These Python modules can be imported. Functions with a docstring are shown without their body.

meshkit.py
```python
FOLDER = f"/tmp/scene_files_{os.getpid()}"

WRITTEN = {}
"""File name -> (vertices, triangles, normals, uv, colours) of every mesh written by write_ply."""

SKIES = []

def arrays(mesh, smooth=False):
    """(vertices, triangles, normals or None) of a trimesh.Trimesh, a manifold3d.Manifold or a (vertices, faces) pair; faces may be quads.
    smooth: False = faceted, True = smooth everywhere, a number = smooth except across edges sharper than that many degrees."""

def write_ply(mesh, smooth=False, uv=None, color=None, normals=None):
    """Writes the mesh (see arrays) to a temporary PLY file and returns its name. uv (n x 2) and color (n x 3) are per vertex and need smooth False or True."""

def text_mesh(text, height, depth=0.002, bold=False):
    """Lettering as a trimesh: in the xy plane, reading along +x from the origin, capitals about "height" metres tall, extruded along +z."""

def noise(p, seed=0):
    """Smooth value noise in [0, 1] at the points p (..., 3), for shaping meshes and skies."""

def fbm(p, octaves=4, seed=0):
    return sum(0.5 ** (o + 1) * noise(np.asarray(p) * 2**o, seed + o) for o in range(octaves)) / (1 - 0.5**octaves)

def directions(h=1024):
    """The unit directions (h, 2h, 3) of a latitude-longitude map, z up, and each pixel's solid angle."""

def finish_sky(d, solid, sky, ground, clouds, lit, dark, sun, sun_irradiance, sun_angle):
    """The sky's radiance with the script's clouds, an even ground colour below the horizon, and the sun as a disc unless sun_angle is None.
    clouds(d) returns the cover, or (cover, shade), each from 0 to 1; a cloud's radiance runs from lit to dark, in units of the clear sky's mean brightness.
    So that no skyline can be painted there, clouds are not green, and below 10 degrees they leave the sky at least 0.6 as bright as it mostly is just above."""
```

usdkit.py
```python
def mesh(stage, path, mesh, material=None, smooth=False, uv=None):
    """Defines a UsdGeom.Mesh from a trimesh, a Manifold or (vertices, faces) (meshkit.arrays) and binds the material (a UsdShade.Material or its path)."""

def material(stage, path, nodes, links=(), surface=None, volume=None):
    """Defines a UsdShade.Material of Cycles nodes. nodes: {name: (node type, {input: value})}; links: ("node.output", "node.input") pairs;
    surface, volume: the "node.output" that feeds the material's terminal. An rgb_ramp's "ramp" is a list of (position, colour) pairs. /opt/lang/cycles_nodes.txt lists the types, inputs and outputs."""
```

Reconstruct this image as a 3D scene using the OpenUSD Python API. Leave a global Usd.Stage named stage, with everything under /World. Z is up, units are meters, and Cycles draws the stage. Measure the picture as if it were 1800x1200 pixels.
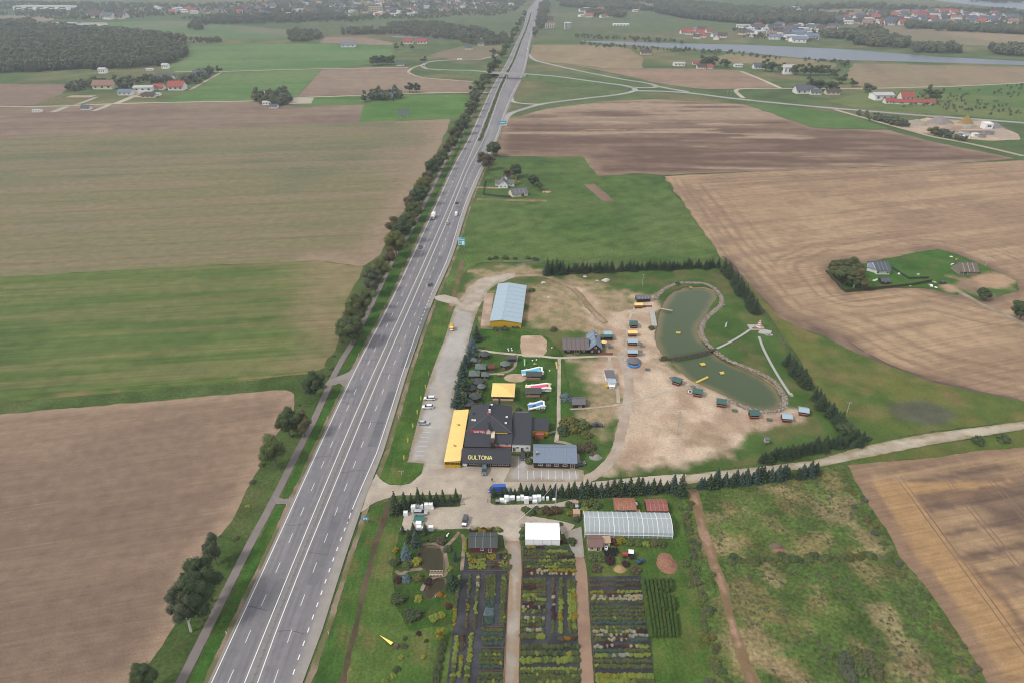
import math, random
import numpy as np, shapely, trimesh
from shapely.geometry import Polygon, LineString, Point, MultiPolygon
from shapely.ops import unary_union
from scipy.spatial import Delaunay
import meshkit, usdkit
from pxr import Usd, UsdGeom, UsdLux, UsdShade, Gf, Sdf, Vt

stage = Usd.Stage.CreateInMemory()
UsdGeom.SetStageUpAxis(stage, UsdGeom.Tokens.z)
UsdGeom.SetStageMetersPerUnit(stage, 1.0)
UsdGeom.Xform.Define(stage, '/World')
stage.SetDefaultPrim(stage.GetPrimAtPath('/World'))
# ------------------------------------------------------------------ camera, sky, sun, exposure
CAM_H, PITCH = 160.0, math.radians(29.2)
cam = UsdGeom.Camera.Define(stage, '/World/camera')
cam.CreateFocalLengthAttr(24.0); cam.CreateHorizontalApertureAttr(36.0); cam.CreateVerticalApertureAttr(36.0 * 682 / 1024)
cam.CreateClippingRangeAttr(Gf.Vec2f(1.0, 60000.0))
cam.AddTranslateOp().Set(Gf.Vec3d(0, 0, CAM_H)); cam.AddRotateXOp().Set(90.0 - math.degrees(PITCH))
cam.CreateExposureAttr(0.7)
SUN_EL, SUN_AZ = math.radians(46), math.atan2(-0.75, -0.35)
usdkit.material(stage, '/World/Looks/sky', {
    'sky': ('sky_texture', {'sky_type': 'single_scattering', 'sun_disc': False, 'sun_elevation': SUN_EL, 'sun_rotation': SUN_AZ, 'altitude': 100.0}),
    'tc': ('texture_coordinate', {}),
    'n': ('noise_texture', {'scale': 2.2, 'detail': 6.0, 'roughness': 0.55}),
    'cover': ('map_range', {'from_min': 0.2, 'from_max': 0.6, 'to_min': 0.72, 'to_max': 0.97, 'clamp': True}),
    'n2': ('noise_texture', {'scale': 4.0, 'detail': 5.0}),
    'grey': ('rgb_ramp', {'ramp': [(0.25, (4.6, 4.75, 5.0)), (0.75, (7.4, 7.5, 7.6))]}),
    'mix': ('mix_color', {'use_clamp': False}),
    'bg': ('background_shader', {'strength': 0.088})},
    [('tc.generated', 'n.vector'), ('n.fac', 'cover.value'), ('tc.generated', 'n2.vector'), ('n2.fac', 'grey.fac'), ('cover.result', 'mix.fac'), ('sky.color', 'mix.a'), ('grey.color', 'mix.b'), ('mix.result', 'bg.color')],
    surface='bg.background')
dome = UsdLux.DomeLight.Define(stage, '/World/sky')
UsdShade.MaterialBindingAPI.Apply(dome.GetPrim()).Bind(UsdShade.Material.Get(stage, '/World/Looks/sky'))
dome.GetPrim().SetCustomDataByKey('kind', 'structure')
sun = UsdLux.DistantLight.Define(stage, '/World/sun')
sun.CreateIntensityAttr(0.4); sun.CreateAngleAttr(11.0); sun.CreateNormalizeAttr(True); sun.CreateColorAttr(Gf.Vec3f(1.0, 0.95, 0.88))
sun.AddRotateZOp().Set(-math.degrees(SUN_AZ)); sun.AddRotateXOp().Set(-(90.0 - math.degrees(SUN_EL)))
sun.GetPrim().SetCustomDataByKey('kind', 'structure')
# ------------------------------------------------------------------ helpers
CP, SP = math.cos(PITCH), math.sin(PITCH)
def G(px, py, z=0.0):
    """A point traced from the photograph (1800 x 1200), surveyed onto the plane at height z."""
    x, v = (px - 900) / 1200.0, (600 - py) / 1200.0
    d = np.array([x, CP + v * SP, -SP + v * CP])
    return d * ((CAM_H - z) / -d[2]) + np.array([0, 0, CAM_H])
def g2(px, py, z=0.0): return G(px, py, z)[:2]
def gpts(pts): return [tuple(g2(*p)) for p in pts]
def HT(px, py, top):
    y, v = G(px, py)[1], (600 - top) / 1200.0
    return CAM_H + y * (v * CP - SP) / (CP + v * SP)
def lin(r, g, b):
    c = np.array([r, g, b], float) / 255
    return np.where(c <= 0.04045, c / 12.92, ((c + 0.055) / 1.055) ** 2.4)
KEXP = 1.5
def alb(r, g, b):
    w = np.array([1.0, 0.975, 0.9]) if r > g > b and r - b > 14 else np.array([1.05, 1.06, 0.94]) if g > r and g > b + 20 else np.ones(3)
    return np.clip(lin(r, g, b) * w / KEXP, 0, 0.85)       # surface colour of something seen under the even grey light
rng = np.random.default_rng(7); random.seed(7)
NAMES = {}
def numbered(path):
    n = NAMES.get(path, 0); NAMES[path] = n + 1
    return path if n == 0 else f'{path}_{n:03d}'
def tag(prim, label=None, cat=None, group=None, kind=None):
    for k, v in (('label', label), ('category', cat), ('group', group), ('kind', kind)):
        if v: prim.SetCustomDataByKey(k, v)
    return prim
def par(parent): return '/World' if parent is None else str(parent.GetPath())
def obj(name, mesh, mat, parent=None, smooth=False, **t):
    p = usdkit.mesh(stage, numbered(par(parent) + '/' + name), mesh, mat, smooth=smooth).GetPrim()
    return tag(p, **t)
def thing(name, label, cat, loc=(0, 0, 0), rot=0.0, group=None, parent=None, scale=None):
    x = UsdGeom.Xform.Define(stage, numbered(par(parent) + '/' + name))
    x.AddTranslateOp().Set(Gf.Vec3d(*map(float, loc)))
    if rot: x.AddRotateZOp().Set(math.degrees(rot))
    if scale is not None: x.AddScaleOp().Set(Gf.Vec3f(*map(float, np.broadcast_to(scale, 3))))
    return tag(x.GetPrim(), label, cat, group)
stage.CreateClassPrim('/World/kinds')
KINDS = stage.GetPrimAtPath('/World/kinds')
def kind(name):
    return UsdGeom.Xform.Define(stage, f'/World/kinds/{name}').GetPrim()
def copy(kindprim, name, label, cat, loc, rot=0.0, scale=1.0, group=None):
    t = thing(name, label, cat, loc, rot, group, scale=scale)
    t.GetReferences().AddInternalReference(kindprim.GetPath()); t.SetInstanceable(True)
    return t
def instancer(name, protos, pos, idx, rot, scale, label, cat, parent=None):
    """Many uncountable small things as one object; protos: list of lists of (name, mesh, material)."""
    pi = UsdGeom.PointInstancer.Define(stage, numbered(par(parent) + '/' + name))
    rel = pi.CreatePrototypesRel()
    for k, parts in enumerate(protos):
        base = f'{pi.GetPath()}/form_{k:03d}' if k else f'{pi.GetPath()}/form'
        UsdGeom.Xform.Define(stage, base)
        for n, m, mt in parts: usdkit.mesh(stage, f'{base}/{n}', m, mt)
        rel.AddTarget(base)
    pos = np.asarray(pos, np.float32); n = len(pos)
    pi.CreatePositionsAttr(Vt.Vec3fArray.FromNumpy(pos)); pi.CreateProtoIndicesAttr(Vt.IntArray.FromNumpy(np.asarray(idx, np.int32)))
    q = np.zeros((n, 4), np.float32); a = np.asarray(rot) / 2
    pi.CreateOrientationsAttr(Vt.QuathArray([Gf.Quath(float(math.cos(t)), 0, 0, float(math.sin(t))) for t in a]))
    sc = np.asarray(scale, np.float32); sc = np.repeat(sc[:, None], 3, 1) if sc.ndim == 1 else sc
    pi.CreateScalesAttr(Vt.Vec3fArray.FromNumpy(np.ascontiguousarray(sc)))
    return tag(pi.GetPrim(), label, cat, None, 'stuff')

class MB:
    """Collects shapes that become one mesh."""
    def __init__(s): s.v, s.f, s.n = [], [], 0
    def add(s, v, f):
        v = np.asarray(v, float); f = np.asarray(f, int)
        if f.shape[1] == 4: f = np.vstack([f[:, [0, 1, 2]], f[:, [0, 2, 3]]])
        s.v.append(v); s.f.append(f + s.n); s.n += len(v); return s
    def box(s, c, d, yaw=0.0, taper=1.0):
        x, y, z = np.asarray(d, float) / 2
        v = np.array([[-x, -y, -z], [x, -y, -z], [x, y, -z], [-x, y, -z], [-x * taper, -y * taper, z], [x * taper, -y * taper, z], [x * taper, y * taper, z], [-x * taper, y * taper, z]])
        if yaw:
            cc, ss = math.cos(yaw), math.sin(yaw); v = v @ np.array([[cc, ss, 0], [-ss, cc, 0], [0, 0, 1]])
        return s.add(v + np.asarray(c, float), [[0, 3, 2, 1], [4, 5, 6, 7], [0, 1, 5, 4], [1, 2, 6, 5], [2, 3, 7, 6], [3, 0, 4, 7]])
    def quad(s, a, b, c, d): return s.add([a, b, c, d], [[0, 1, 2, 3]])
    def slab(s, pts, t):
        """A polygon (3-D points, counter-clockwise from above) thickened downwards by t."""
        p = np.asarray(pts, float); n = len(p); q = p - [0, 0, t]
        f = [[0, i, i + 1] for i in range(1, n - 1)] + [[n, n + i + 1, n + i] for i in range(1, n - 1)]
        for i in range(n):
            j = (i + 1) % n; f += [[i, n + i, n + j], [i, n + j, j]]
        return s.add(np.vstack([p, q]), f)
    def tube(s, pts, r, n=6, caps=True):
        p = np.asarray(pts, float); r = np.broadcast_to(r, (len(p),))
        t = np.gradient(p, axis=0); t /= np.linalg.norm(t, axis=1, keepdims=True) + 1e-9
        a = np.cross(t, np.where(np.abs(t[:, 2:]) < 0.9, [0, 0, 1.0], [1.0, 0, 0])); a /= np.linalg.norm(a, axis=1, keepdims=True) + 1e-9
        b, ang = np.cross(t, a), np.arange(n) * 2 * math.pi / n
        v = (p[:, None] + r[:, None, None] * (np.cos(ang)[None, :, None] * a[:, None] + np.sin(ang)[None, :, None] * b[:, None])).reshape(-1, 3)
        f = [[i * n + j, i * n + (j + 1) % n, (i + 1) * n + (j + 1) % n, (i + 1) * n + j] for i in range(len(p) - 1) for j in range(n)]
        s.add(v, f)
        if caps:
            m = len(p) - 1
            s.add(np.vstack([v[:n], p[:1]]), [[(j + 1) % n, j, n] for j in range(n)])
            s.add(np.vstack([v[m * n:], p[-1:]]), [[j, (j + 1) % n, n] for j in range(n)])
        return s
    def lathe(s, prof, c=(0, 0, 0), n=10, a0=0.0):
        prof = np.asarray(prof, float); ang = a0 + np.arange(n) * 2 * math.pi / n
        v = np.stack([prof[:, None, 0] * np.cos(ang), prof[:, None, 0] * np.sin(ang), np.repeat(prof[:, 1:2], n, 1)], -1).reshape(-1, 3) + np.asarray(c, float)
        f = [[i * n + j, i * n + (j + 1) % n, (i + 1) * n + (j + 1) % n, (i + 1) * n + j] for i in range(len(prof) - 1) for j in range(n)]
        return s.add(v, f)
    def mesh(s): return np.vstack(s.v), np.vstack(s.f)

# ------------------------------------------------------------------ materials
def M(name, rgb, rough=0.6, metal=0.0, spec=0.4, var=0.08, scale=1.5, bump=0.0):
    """A painted / raw surface with slight uneven wear."""
    return usdkit.material(stage, f'/World/Looks/{name}', {
        'g': ('geometry', {}), 'n': ('noise_texture', {'scale': scale, 'detail': 4.0, 'roughness': 0.6}),
        'm': ('map_range', {'from_min': 0.25, 'from_max': 0.75, 'to_min': 1 - var, 'to_max': 1 + var}),
        'c': ('mix_color', {'blend_type': 'multiply', 'fac': 1.0, 'a': tuple(rgb), 'use_clamp': False}),
        'p': ('principled_bsdf', {'roughness': rough, 'metallic': metal, 'specular_ior_level': spec})},
        [('g.position', 'n.vector'), ('n.fac', 'm.value'), ('m.result', 'c.b'), ('c.result', 'p.base_color')], surface='p.BSDF')
def ground_mat(name, ang=0.0, streak=0.0, period=3.0, stretch=30.0, fine=0.12, fscale=1.2, rough=0.95, mid=0.1, spec=0.15, two=0.0):
    """Ground whose colour is the vertex colour 'tint' times grain: fine clods or tufts, a mid-size mottle and drill lines along ang."""
    return usdkit.material(stage, f'/World/Looks/{name}', {
        't': ('attribute', {'attribute': 'tint'}), 'g': ('geometry', {}),
        'map': ('mapping', {'mapping_type': 'texture', 'rotation': (0, 0, ang), 'scale': (stretch, 1, 1)}),
        'ns': ('noise_texture', {'scale': 1.0 / period, 'detail': 4.0, 'roughness': 0.6, 'distortion': 0.3}),
        'nf': ('noise_texture', {'scale': fscale, 'detail': 4.0, 'roughness': 0.65}),
        'nm': ('noise_texture', {'scale': fscale * 0.12, 'detail': 3.0}),
        'a': ('map_range', {'from_min': 0.33, 'from_max': 0.67, 'to_min': 1 - streak, 'to_max': 1 + streak}),
        'b': ('map_range', {'from_min': 0.33, 'from_max': 0.67, 'to_min': 1 - fine, 'to_max': 1 + fine}),
        'd': ('map_range', {'from_min': 0.33, 'from_max': 0.67, 'to_min': 1 - mid, 'to_max': 1 + mid}),
        'ab': ('math', {'math_type': 'multiply'}), 'abd': ('math', {'math_type': 'multiply'}),
        'c': ('mix_color', {'blend_type': 'multiply', 'fac': 1.0, 'use_clamp': False}),
        'p': ('principled_bsdf', {'roughness': rough, 'specular_ior_level': spec})},
        [('g.position', 'map.vector'), ('map.vector', 'ns.vector'), ('g.position', 'nf.vector'), ('g.position', 'nm.vector'), ('ns.fac', 'a.value'), ('nf.fac', 'b.value'), ('nm.fac', 'd.value'),
         ('a.result', 'ab.value1'), ('b.result', 'ab.value2'), ('ab.value', 'abd.value1'), ('d.result', 'abd.value2'), ('t.color', 'c.a'), ('abd.value', 'c.b'), ('c.result', 'p.base_color')], surface='p.BSDF')
def leaf_mat(name, rgb, var=0.45, trans=0.3, hue=(1.25, 1.0, 0.75)):
    """Foliage: each leaf clump its own tone, each plant its own cast."""
    rgb = np.asarray(rgb)
    return usdkit.material(stage, f'/World/Looks/{name}', {
        'g': ('geometry', {}), 'o': ('object_info', {}),
        'r': ('rgb_ramp', {'ramp': [(0, rgb * (1 - var)), (0.6, rgb), (1, rgb * (1 + var) * np.array([1.05, 1.0, 0.9]))]}),
        'q': ('rgb_ramp', {'ramp': [(0, (0.8, 0.86, 0.9)), (0.5, (1, 1, 1)), (1, np.asarray(hue))]}),
        'c': ('mix_color', {'blend_type': 'multiply', 'fac': 1.0, 'use_clamp': False}),
        'd': ('principled_bsdf', {'roughness': 0.7, 'specular_ior_level': 0.2}), 't': ('translucent_bsdf', {}), 'x': ('mix_closure', {'fac': trans})},
        [('g.random_per_island', 'r.fac'), ('o.random', 'q.fac'), ('r.color', 'c.a'), ('q.color', 'c.b'), ('c.result', 'd.base_color'), ('c.result', 't.color'), ('d.BSDF', 'x.closure1'), ('t.BSDF', 'x.closure2')], surface='x.closure')

# ------------------------------------------------------------------ ground sheets
def fb(x, y, scale, seed=0, octaves=4): return meshkit.fbm(np.stack([x / scale, y / scale, np.zeros_like(x)], -1), octaves, seed)
def sst(t, a, b):
    t = np.clip((t - a) / (b - a), 0, 1); return t * t * (3 - 2 * t)
def lerp(a, b, t): return a + (b - a) * t[:, None]
def densify(ring, sp, jag, seed):
    ls = LineString(ring); n = max(8, int(ls.length / sp))
    p = np.array([ls.interpolate(i / n, normalized=True).coords[0] for i in range(n)])
    if jag:
        p = p + np.stack([fb(p[:, 0], p[:, 1], jag * 5, seed), fb(p[:, 0], p[:, 1], jag * 5, seed + 50)], -1) * 2 * jag - jag
    return p
def poly(pts, px=True, hole=()):
    p = Polygon(gpts(pts) if px else pts).buffer(0)
    for h in hole: p = p.difference(h)
    return p
SHEETS = []
def sheet(name, pg, z, sp, tint, mat, jag=0.0, seed=1, parent=None, zf=None, **t):
    """A ground surface: one mesh over polygon pg with the vertex colour 'tint'."""
    while any(abs(z - u) < 0.0007 for u in SHEETS): z += 0.0007
    SHEETS.append(z)
    V, Fc, n0 = [], [], 0
    for g in getattr(pg, 'geoms', [pg]):
        if g.is_empty or g.area < 0.3: continue
        rings = [densify(r.coords, sp, jag, seed) for r in [g.exterior, *g.interiors]]
        gg = Polygon(rings[0], [r for r in rings[1:] if len(r) > 3]).buffer(0)
        x0, y0, x1, y1 = gg.bounds
        xs, ys = np.meshgrid(np.arange(x0, x1, sp), np.arange(y0, y1, sp))
        p = np.stack([xs.ravel(), ys.ravel()], -1) + rng.uniform(-0.2, 0.2, (xs.size, 2)) * sp
        inner = gg.buffer(-sp * 0.45)
        p = p[shapely.contains_xy(inner, p[:, 0], p[:, 1])] if not inner.is_empty else p[:0]
        p = np.vstack([*rings, p])
        tri = Delaunay(p).simplices; c = p[tri].mean(1)
        tri = tri[shapely.contains_xy(gg, c[:, 0], c[:, 1])]
        a = p[tri]; cr = (a[:, 1, 0] - a[:, 0, 0]) * (a[:, 2, 1] - a[:, 0, 1]) - (a[:, 1, 1] - a[:, 0, 1]) * (a[:, 2, 0] - a[:, 0, 0])
        tri = np.where(cr[:, None] < 0, tri[:, ::-1], tri)[np.abs(cr) > 1e-4]
        V.append(p); Fc.append(tri + n0); n0 += len(p)
    p, f = np.vstack(V), np.vstack(Fc)
    x, y = p[:, 0], p[:, 1]
    d = shapely.distance(shapely.points(p), pg.boundary) if callable(tint) and tint.__code__.co_argcount > 2 else None
    col = np.broadcast_to(tint if not callable(tint) else tint(x, y, d) if d is not None else tint(x, y), (len(p), 3))
    zz = np.full(len(p), z) if zf is None else zf(x, y)
    prim = usdkit.mesh(stage, numbered(par(parent) + '/' + name), (np.column_stack([p, zz]), f), mat)
    UsdGeom.PrimvarsAPI(prim).CreatePrimvar('tint', Sdf.ValueTypeNames.Color3fArray, 'vertex').Set(Vt.Vec3fArray.FromNumpy(np.ascontiguousarray(np.clip(col, 0, 0.9), np.float32)))
    t.setdefault('kind', 'structure')
    return tag(prim.GetPrim(), **t)
def ribbon(line, w, px=True):
    return LineString(gpts(line) if px else line).buffer(w / 2, cap_style=2, join_style=1)
def smooth_line(pts, n=60):
    from scipy.interpolate import PchipInterpolator, CubicSpline
    p = np.asarray(pts, float); s = np.r_[0, np.cumsum(np.linalg.norm(np.diff(p, axis=0), axis=1))]
    q = np.linspace(0, s[-1], n)
    return np.stack([PchipInterpolator(s, p[:, 0])(q), PchipInterpolator(s, p[:, 1])(q)], -1)

GRASS, GRASS2, DRY = alb(88, 106, 62), alb(74, 95, 50), alb(128, 120, 86)
TAN, TAN2, PLOW, PLOW2 = alb(184, 160, 138), alb(160, 138, 116), alb(140, 120, 110), alb(120, 103, 94)
gm_grass = ground_mat('turf', fine=0.3, fscale=0.9, mid=0.2, streak=0.0)
def t_grass(a=GRASS, b=GRASS2, dry=DRY, amount=0.4, sc=25.0, seed=3):
    def f(x, y):
        c = lerp(a, b, sst(fb(x, y, sc, seed), 0.3, 0.7))
        return lerp(c, dry, amount * sst(fb(x, y, sc * 0.6, seed + 9, 5), 0.45, 0.75))
    return f
def t_two(a, b, sc, seed, lo=0.35, hi=0.65, edge=None, ew=6.0, stripe=None):
    def f(x, y, d):
        c = lerp(a, b, sst(fb(x, y, sc, seed, 5), lo, hi))
        if stripe is not None:
            ang, w, col, amt = stripe
            u = -math.sin(ang) * x + math.cos(ang) * y; v = math.cos(ang) * x + math.sin(ang) * y
            c = lerp(c, col, amt * sst(fb(u * 1.0, v / 18.0, w, seed + 4, 4), 0.45, 0.62))
        if edge is not None: c = lerp(c, edge, 1 - sst(d + 4 * (fb(x, y, 5, seed + 2) - 0.5), 0.5, ew))
        return c
    return f
# ------------------------------------------------------------------ large ground: turf to the horizon, fields, water
POND_W = [(1080 + x / 4, 460 + y / 4) for x, y in [(380,250),(420,205),(520,178),(620,180),(690,200),(712,230),(700,270),(660,330),(620,400),(590,440),(580,485),(600,540),(650,580),(700,640),(760,680),(860,730),(960,770),(1050,820),(1120,870),(1170,930),(1185,980),(1150,1020),(1080,1040),(1000,1035),(900,1005),(800,950),(720,910),(640,870),(540,830),(480,780),(420,720),(380,690),(330,640),(300,590),(290,530),(300,460),(310,400),(330,330),(350,290)]]
pond = poly(POND_W).buffer(1.5).buffer(-1.5)
gpond1 = poly([(660 + x / 6, 840 + y / 6) for x, y in [(515,715),(600,715),(680,730),(712,780),(720,880),(715,965),(700,985),(630,985),(600,1000),(545,985),(540,945),(500,935),(470,900),(450,850),(440,790),(470,755)]])
gpond2 = poly([(660 + x / 6, 840 + y / 6) for x, y in [(640,1050),(720,1045),(735,1060),(735,1130),(735,1160),(700,1185),(640,1190),(600,1260),(530,1260),(520,1175),(580,1110)]])
holes = [pond.buffer(2.2), gpond1.buffer(0.5), gpond2.buffer(0.5)]
near = Polygon([(-420, 60), (420, 60), (420, 620), (-420, 620)])
for h in holes: near = near.difference(h)
sheet('turf_ground', near, 0.0, 3.0, t_grass(), gm_grass, seed=2)
midg = Polygon([(-1500, 30), (1500, 30), (1500, 1700), (-1500, 1700)]).difference(Polygon([(-420, 60), (420, 60), (420, 620), (-420, 620)]))
gm_far = ground_mat('far_turf', fine=0.2, fscale=0.25, mid=0.2)
sheet('turf_ground', midg, 0.0, 22.0, t_grass(alb(100, 114, 74), alb(84, 104, 62), alb(136, 126, 94), 0.8, 120.0, 5), gm_far)
farg = Polygon([(-12000, -2500), (12000, -2500), (12000, 16000), (-12000, 16000)]).difference(Polygon([(-1500, 30), (1500, 30), (1500, 1700), (-1500, 1700)]))
sheet('turf_ground', farg, 0.0, 110.0, t_grass(alb(96, 110, 76), alb(80, 98, 64), alb(134, 122, 96), 0.8, 420.0, 6), gm_far)

def fang(p, q):
    a, b = g2(*p), g2(*q); return math.atan2(b[1] - a[1], b[0] - a[0])
def field(name, pts, z, sp, tint, mat, jag=1.5, seed=1, hole=(), **t):
    return sheet(name, poly(pts, hole=hole), z, sp, tint, mat, jag, seed, **t)
def soft0(pts, w=7.0, seed=54):
    u = poly(pts); shapely.prepare(u)
    def f(x, y):
        d = shapely.distance(shapely.points(np.stack([x, y], -1)), u.boundary); d = np.where(shapely.contains_xy(u, x, y), d, -d); return sst(d + 14 * (fb(x, y, 16, seed, 5) - .5), -w, w)
    return f
# left side fields
a1 = fang((0, 760), (480, 700))
field('plowed_field', [(-260,760),(0,727),(200,711),(480,686),(505,685),(515,690),(515,720),(495,750),(450,830),(425,885),(395,932),(350,980),(307,1100),(275,1150),(250,1180),(225,1215),(200,1260),(-260,1260)], 0.04, 2.0,
      t_two(alb(158,135,119), alb(146,125,111), 45, 11, edge=alb(172,148,130), ew=9, stripe=(a1, 9.0, alb(134,114,102), 0.5)), ground_mat('brown_till', a1, 0.1, 1.0, 34, 0.16, 2.0), 1.2)
a2 = fang((0, 600), (500, 570))
gf = [(-300,500),(0,487),(300,470),(560,458),(640,470),(625,500),(612,520),(600,560),(596,600),(570,645),(545,655),(440,668),(200,690),(0,706),(-300,735)]
field('grass_field', gf, 0.04, 2.5, lambda x, y, d: lerp(t_two(alb(102,118,68), alb(90,110,60), 40, 13, stripe=(a2, 6.0, alb(140,134,94), 0.5))(x, y, d), alb(158,140,112), 0.8 * sst(fb(x, y, 22, 5) * 0.5 + np.clip((x + 165 + (y - 330) * 0.3) / 110, -0.2, 0.62), 0.5, 1.0)),
      ground_mat('green_till', a2, 0.16, 2.2, 30, 0.14, 1.2), 1.5)
field('stubble_strip', [(-300,712),(0,697),(200,681),(440,660),(540,650),(545,655),(440,668),(200,690),(0,706),(-300,735)], 0.06, 2.5, t_two(alb(132,126,84), alb(92,112,58), 14, 14, 0.35, 0.6), ground_mat('strip_till', a2, 0.2, 1.5, 30), 1.0)
field('weedy_field', [(-300,262),(0,245),(330,229),(600,216),(790,210),(786,228),(770,262),(748,300),(735,330),(712,365),(690,400),(668,450),(640,470),(560,458),(300,470),(0,487),(-300,500)], 0.05, 4.0,
      lambda x, y, d: lerp(lerp(t_two(alb(138,132,102), alb(124,124,94), 90, 15, stripe=(a2, 14.0, alb(152,136,114), 0.55))(x, y, d), alb(160,140,122), 0.9 * sst(fb(x, y, 60, 6) * 0.4 + np.clip((x + 205) / 160, 0, 1) * 0.6, 0.42, 0.75)), alb(168,148,130), 0.6 * (1 - sst(d, 3, 22)) * (x > -130)),
      ground_mat('weedy_till', a2, 0.1, 1.7, 40, 0.17, 1.5), 2.5)
field('plowed_field', [(-200,200),(0,190),(195,184),(443,179),(530,189),(640,184),(632,215),(330,229),(0,245),(-200,262)], 0.05, 7.0, t_two(alb(136,117,107), alb(150,131,117), 90, 17, stripe=(a2, 18.0, alb(158,140,122), 0.5)), ground_mat('far_till', a2, 0.07, 5.0, 26, 0.08, 0.5), 2.5)
field('meadow_field', [(640,184),(700,168),(735,167),(817,167),(843,180),(813,200),(805,208),(632,215)], 0.05, 6.0, t_two(alb(84,122,60), alb(100,130,72), 50, 18), ground_mat('meadow_till', a2, 0.07, 5.0, 26, 0.1, 0.5), 2)
field('meadow_field', [(540,172),(600,169),(640,173),(640,184),(600,184),(540,187)], 0.05, 6.0, t_two(alb(88,120,64), alb(100,128,76), 50, 19), 'meadow_till' and UsdShade.Material.Get(stage, '/World/Looks/meadow_till'), 2)
MT, FT = UsdShade.Material.Get(stage, '/World/Looks/meadow_till'), UsdShade.Material.Get(stage, '/World/Looks/far_till')
field('plowed_field', [(567,123),(600,121),(716,119),(722,131),(745,138),(830,145),(833,163),(713,164),(600,168),(522,171)], 0.05, 9.0, t_two(alb(146,124,112), alb(156,136,122), 90, 20, stripe=(a2, 22.0, alb(164,146,130), 0.5)), FT, 3)
field('meadow_field', [(393,127),(566,123),(520,171),(447,177),(285,181),(333,160)], 0.05, 9.0, t_two(alb(92,126,70), alb(104,132,82), 90, 21, stripe=(a2, 25.0, alb(120,136,90), 0.5)), MT, 3)
field('meadow_field', [(336,80),(420,76),(500,77),(690,80),(690,96),(655,112),(600,120),(390,125),(300,126),(293,117),(330,104)], 0.05, 14.0, t_two(alb(90,124,72), alb(106,134,84), 160, 22, stripe=(a2, 30.0, alb(128,138,98), 0.5)), MT, 4)
field('plowed_field', [(-80,149),(0,148),(120,150),(113,163),(63,185),(0,188),(-80,190)], 0.05, 9.0, t_two(alb(146,126,114), alb(136,120,108), 80, 23), FT, 3)
field('plowed_field', [(570,66),(640,66),(690,75),(690,80),(600,77),(560,76)], 0.05, 14.0, t_two(alb(160,138,124), alb(150,134,118), 120, 24), FT, 4)
field('plowed_field', [(0,28),(60,26),(100,34),(40,46),(0,52)], 0.05, 20.0, t_two(alb(150,136,124), alb(140,130,112), 160, 25), FT, 6)
field('plowed_field', [(755,99),(770,92),(810,82),(882,80),(884,90),(853,103),(800,106)], 0.05, 10.0, t_two(alb(134,126,100), alb(142,128,104), 90, 26), FT, 3)
field('plowed_field', [(250,12),(420,6),(470,10),(400,16),(300,18)], 0.05, 30.0, t_two(alb(150,136,126), alb(140,132,116), 200, 27), FT, 8)
field('meadow_field', [(180,40),(300,36),(500,52),(510,68),(380,70),(330,66),(200,48)], 0.05, 24.0, t_two(alb(96,124,80), alb(126,126,100), 160, 28), MT, 8)
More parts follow.
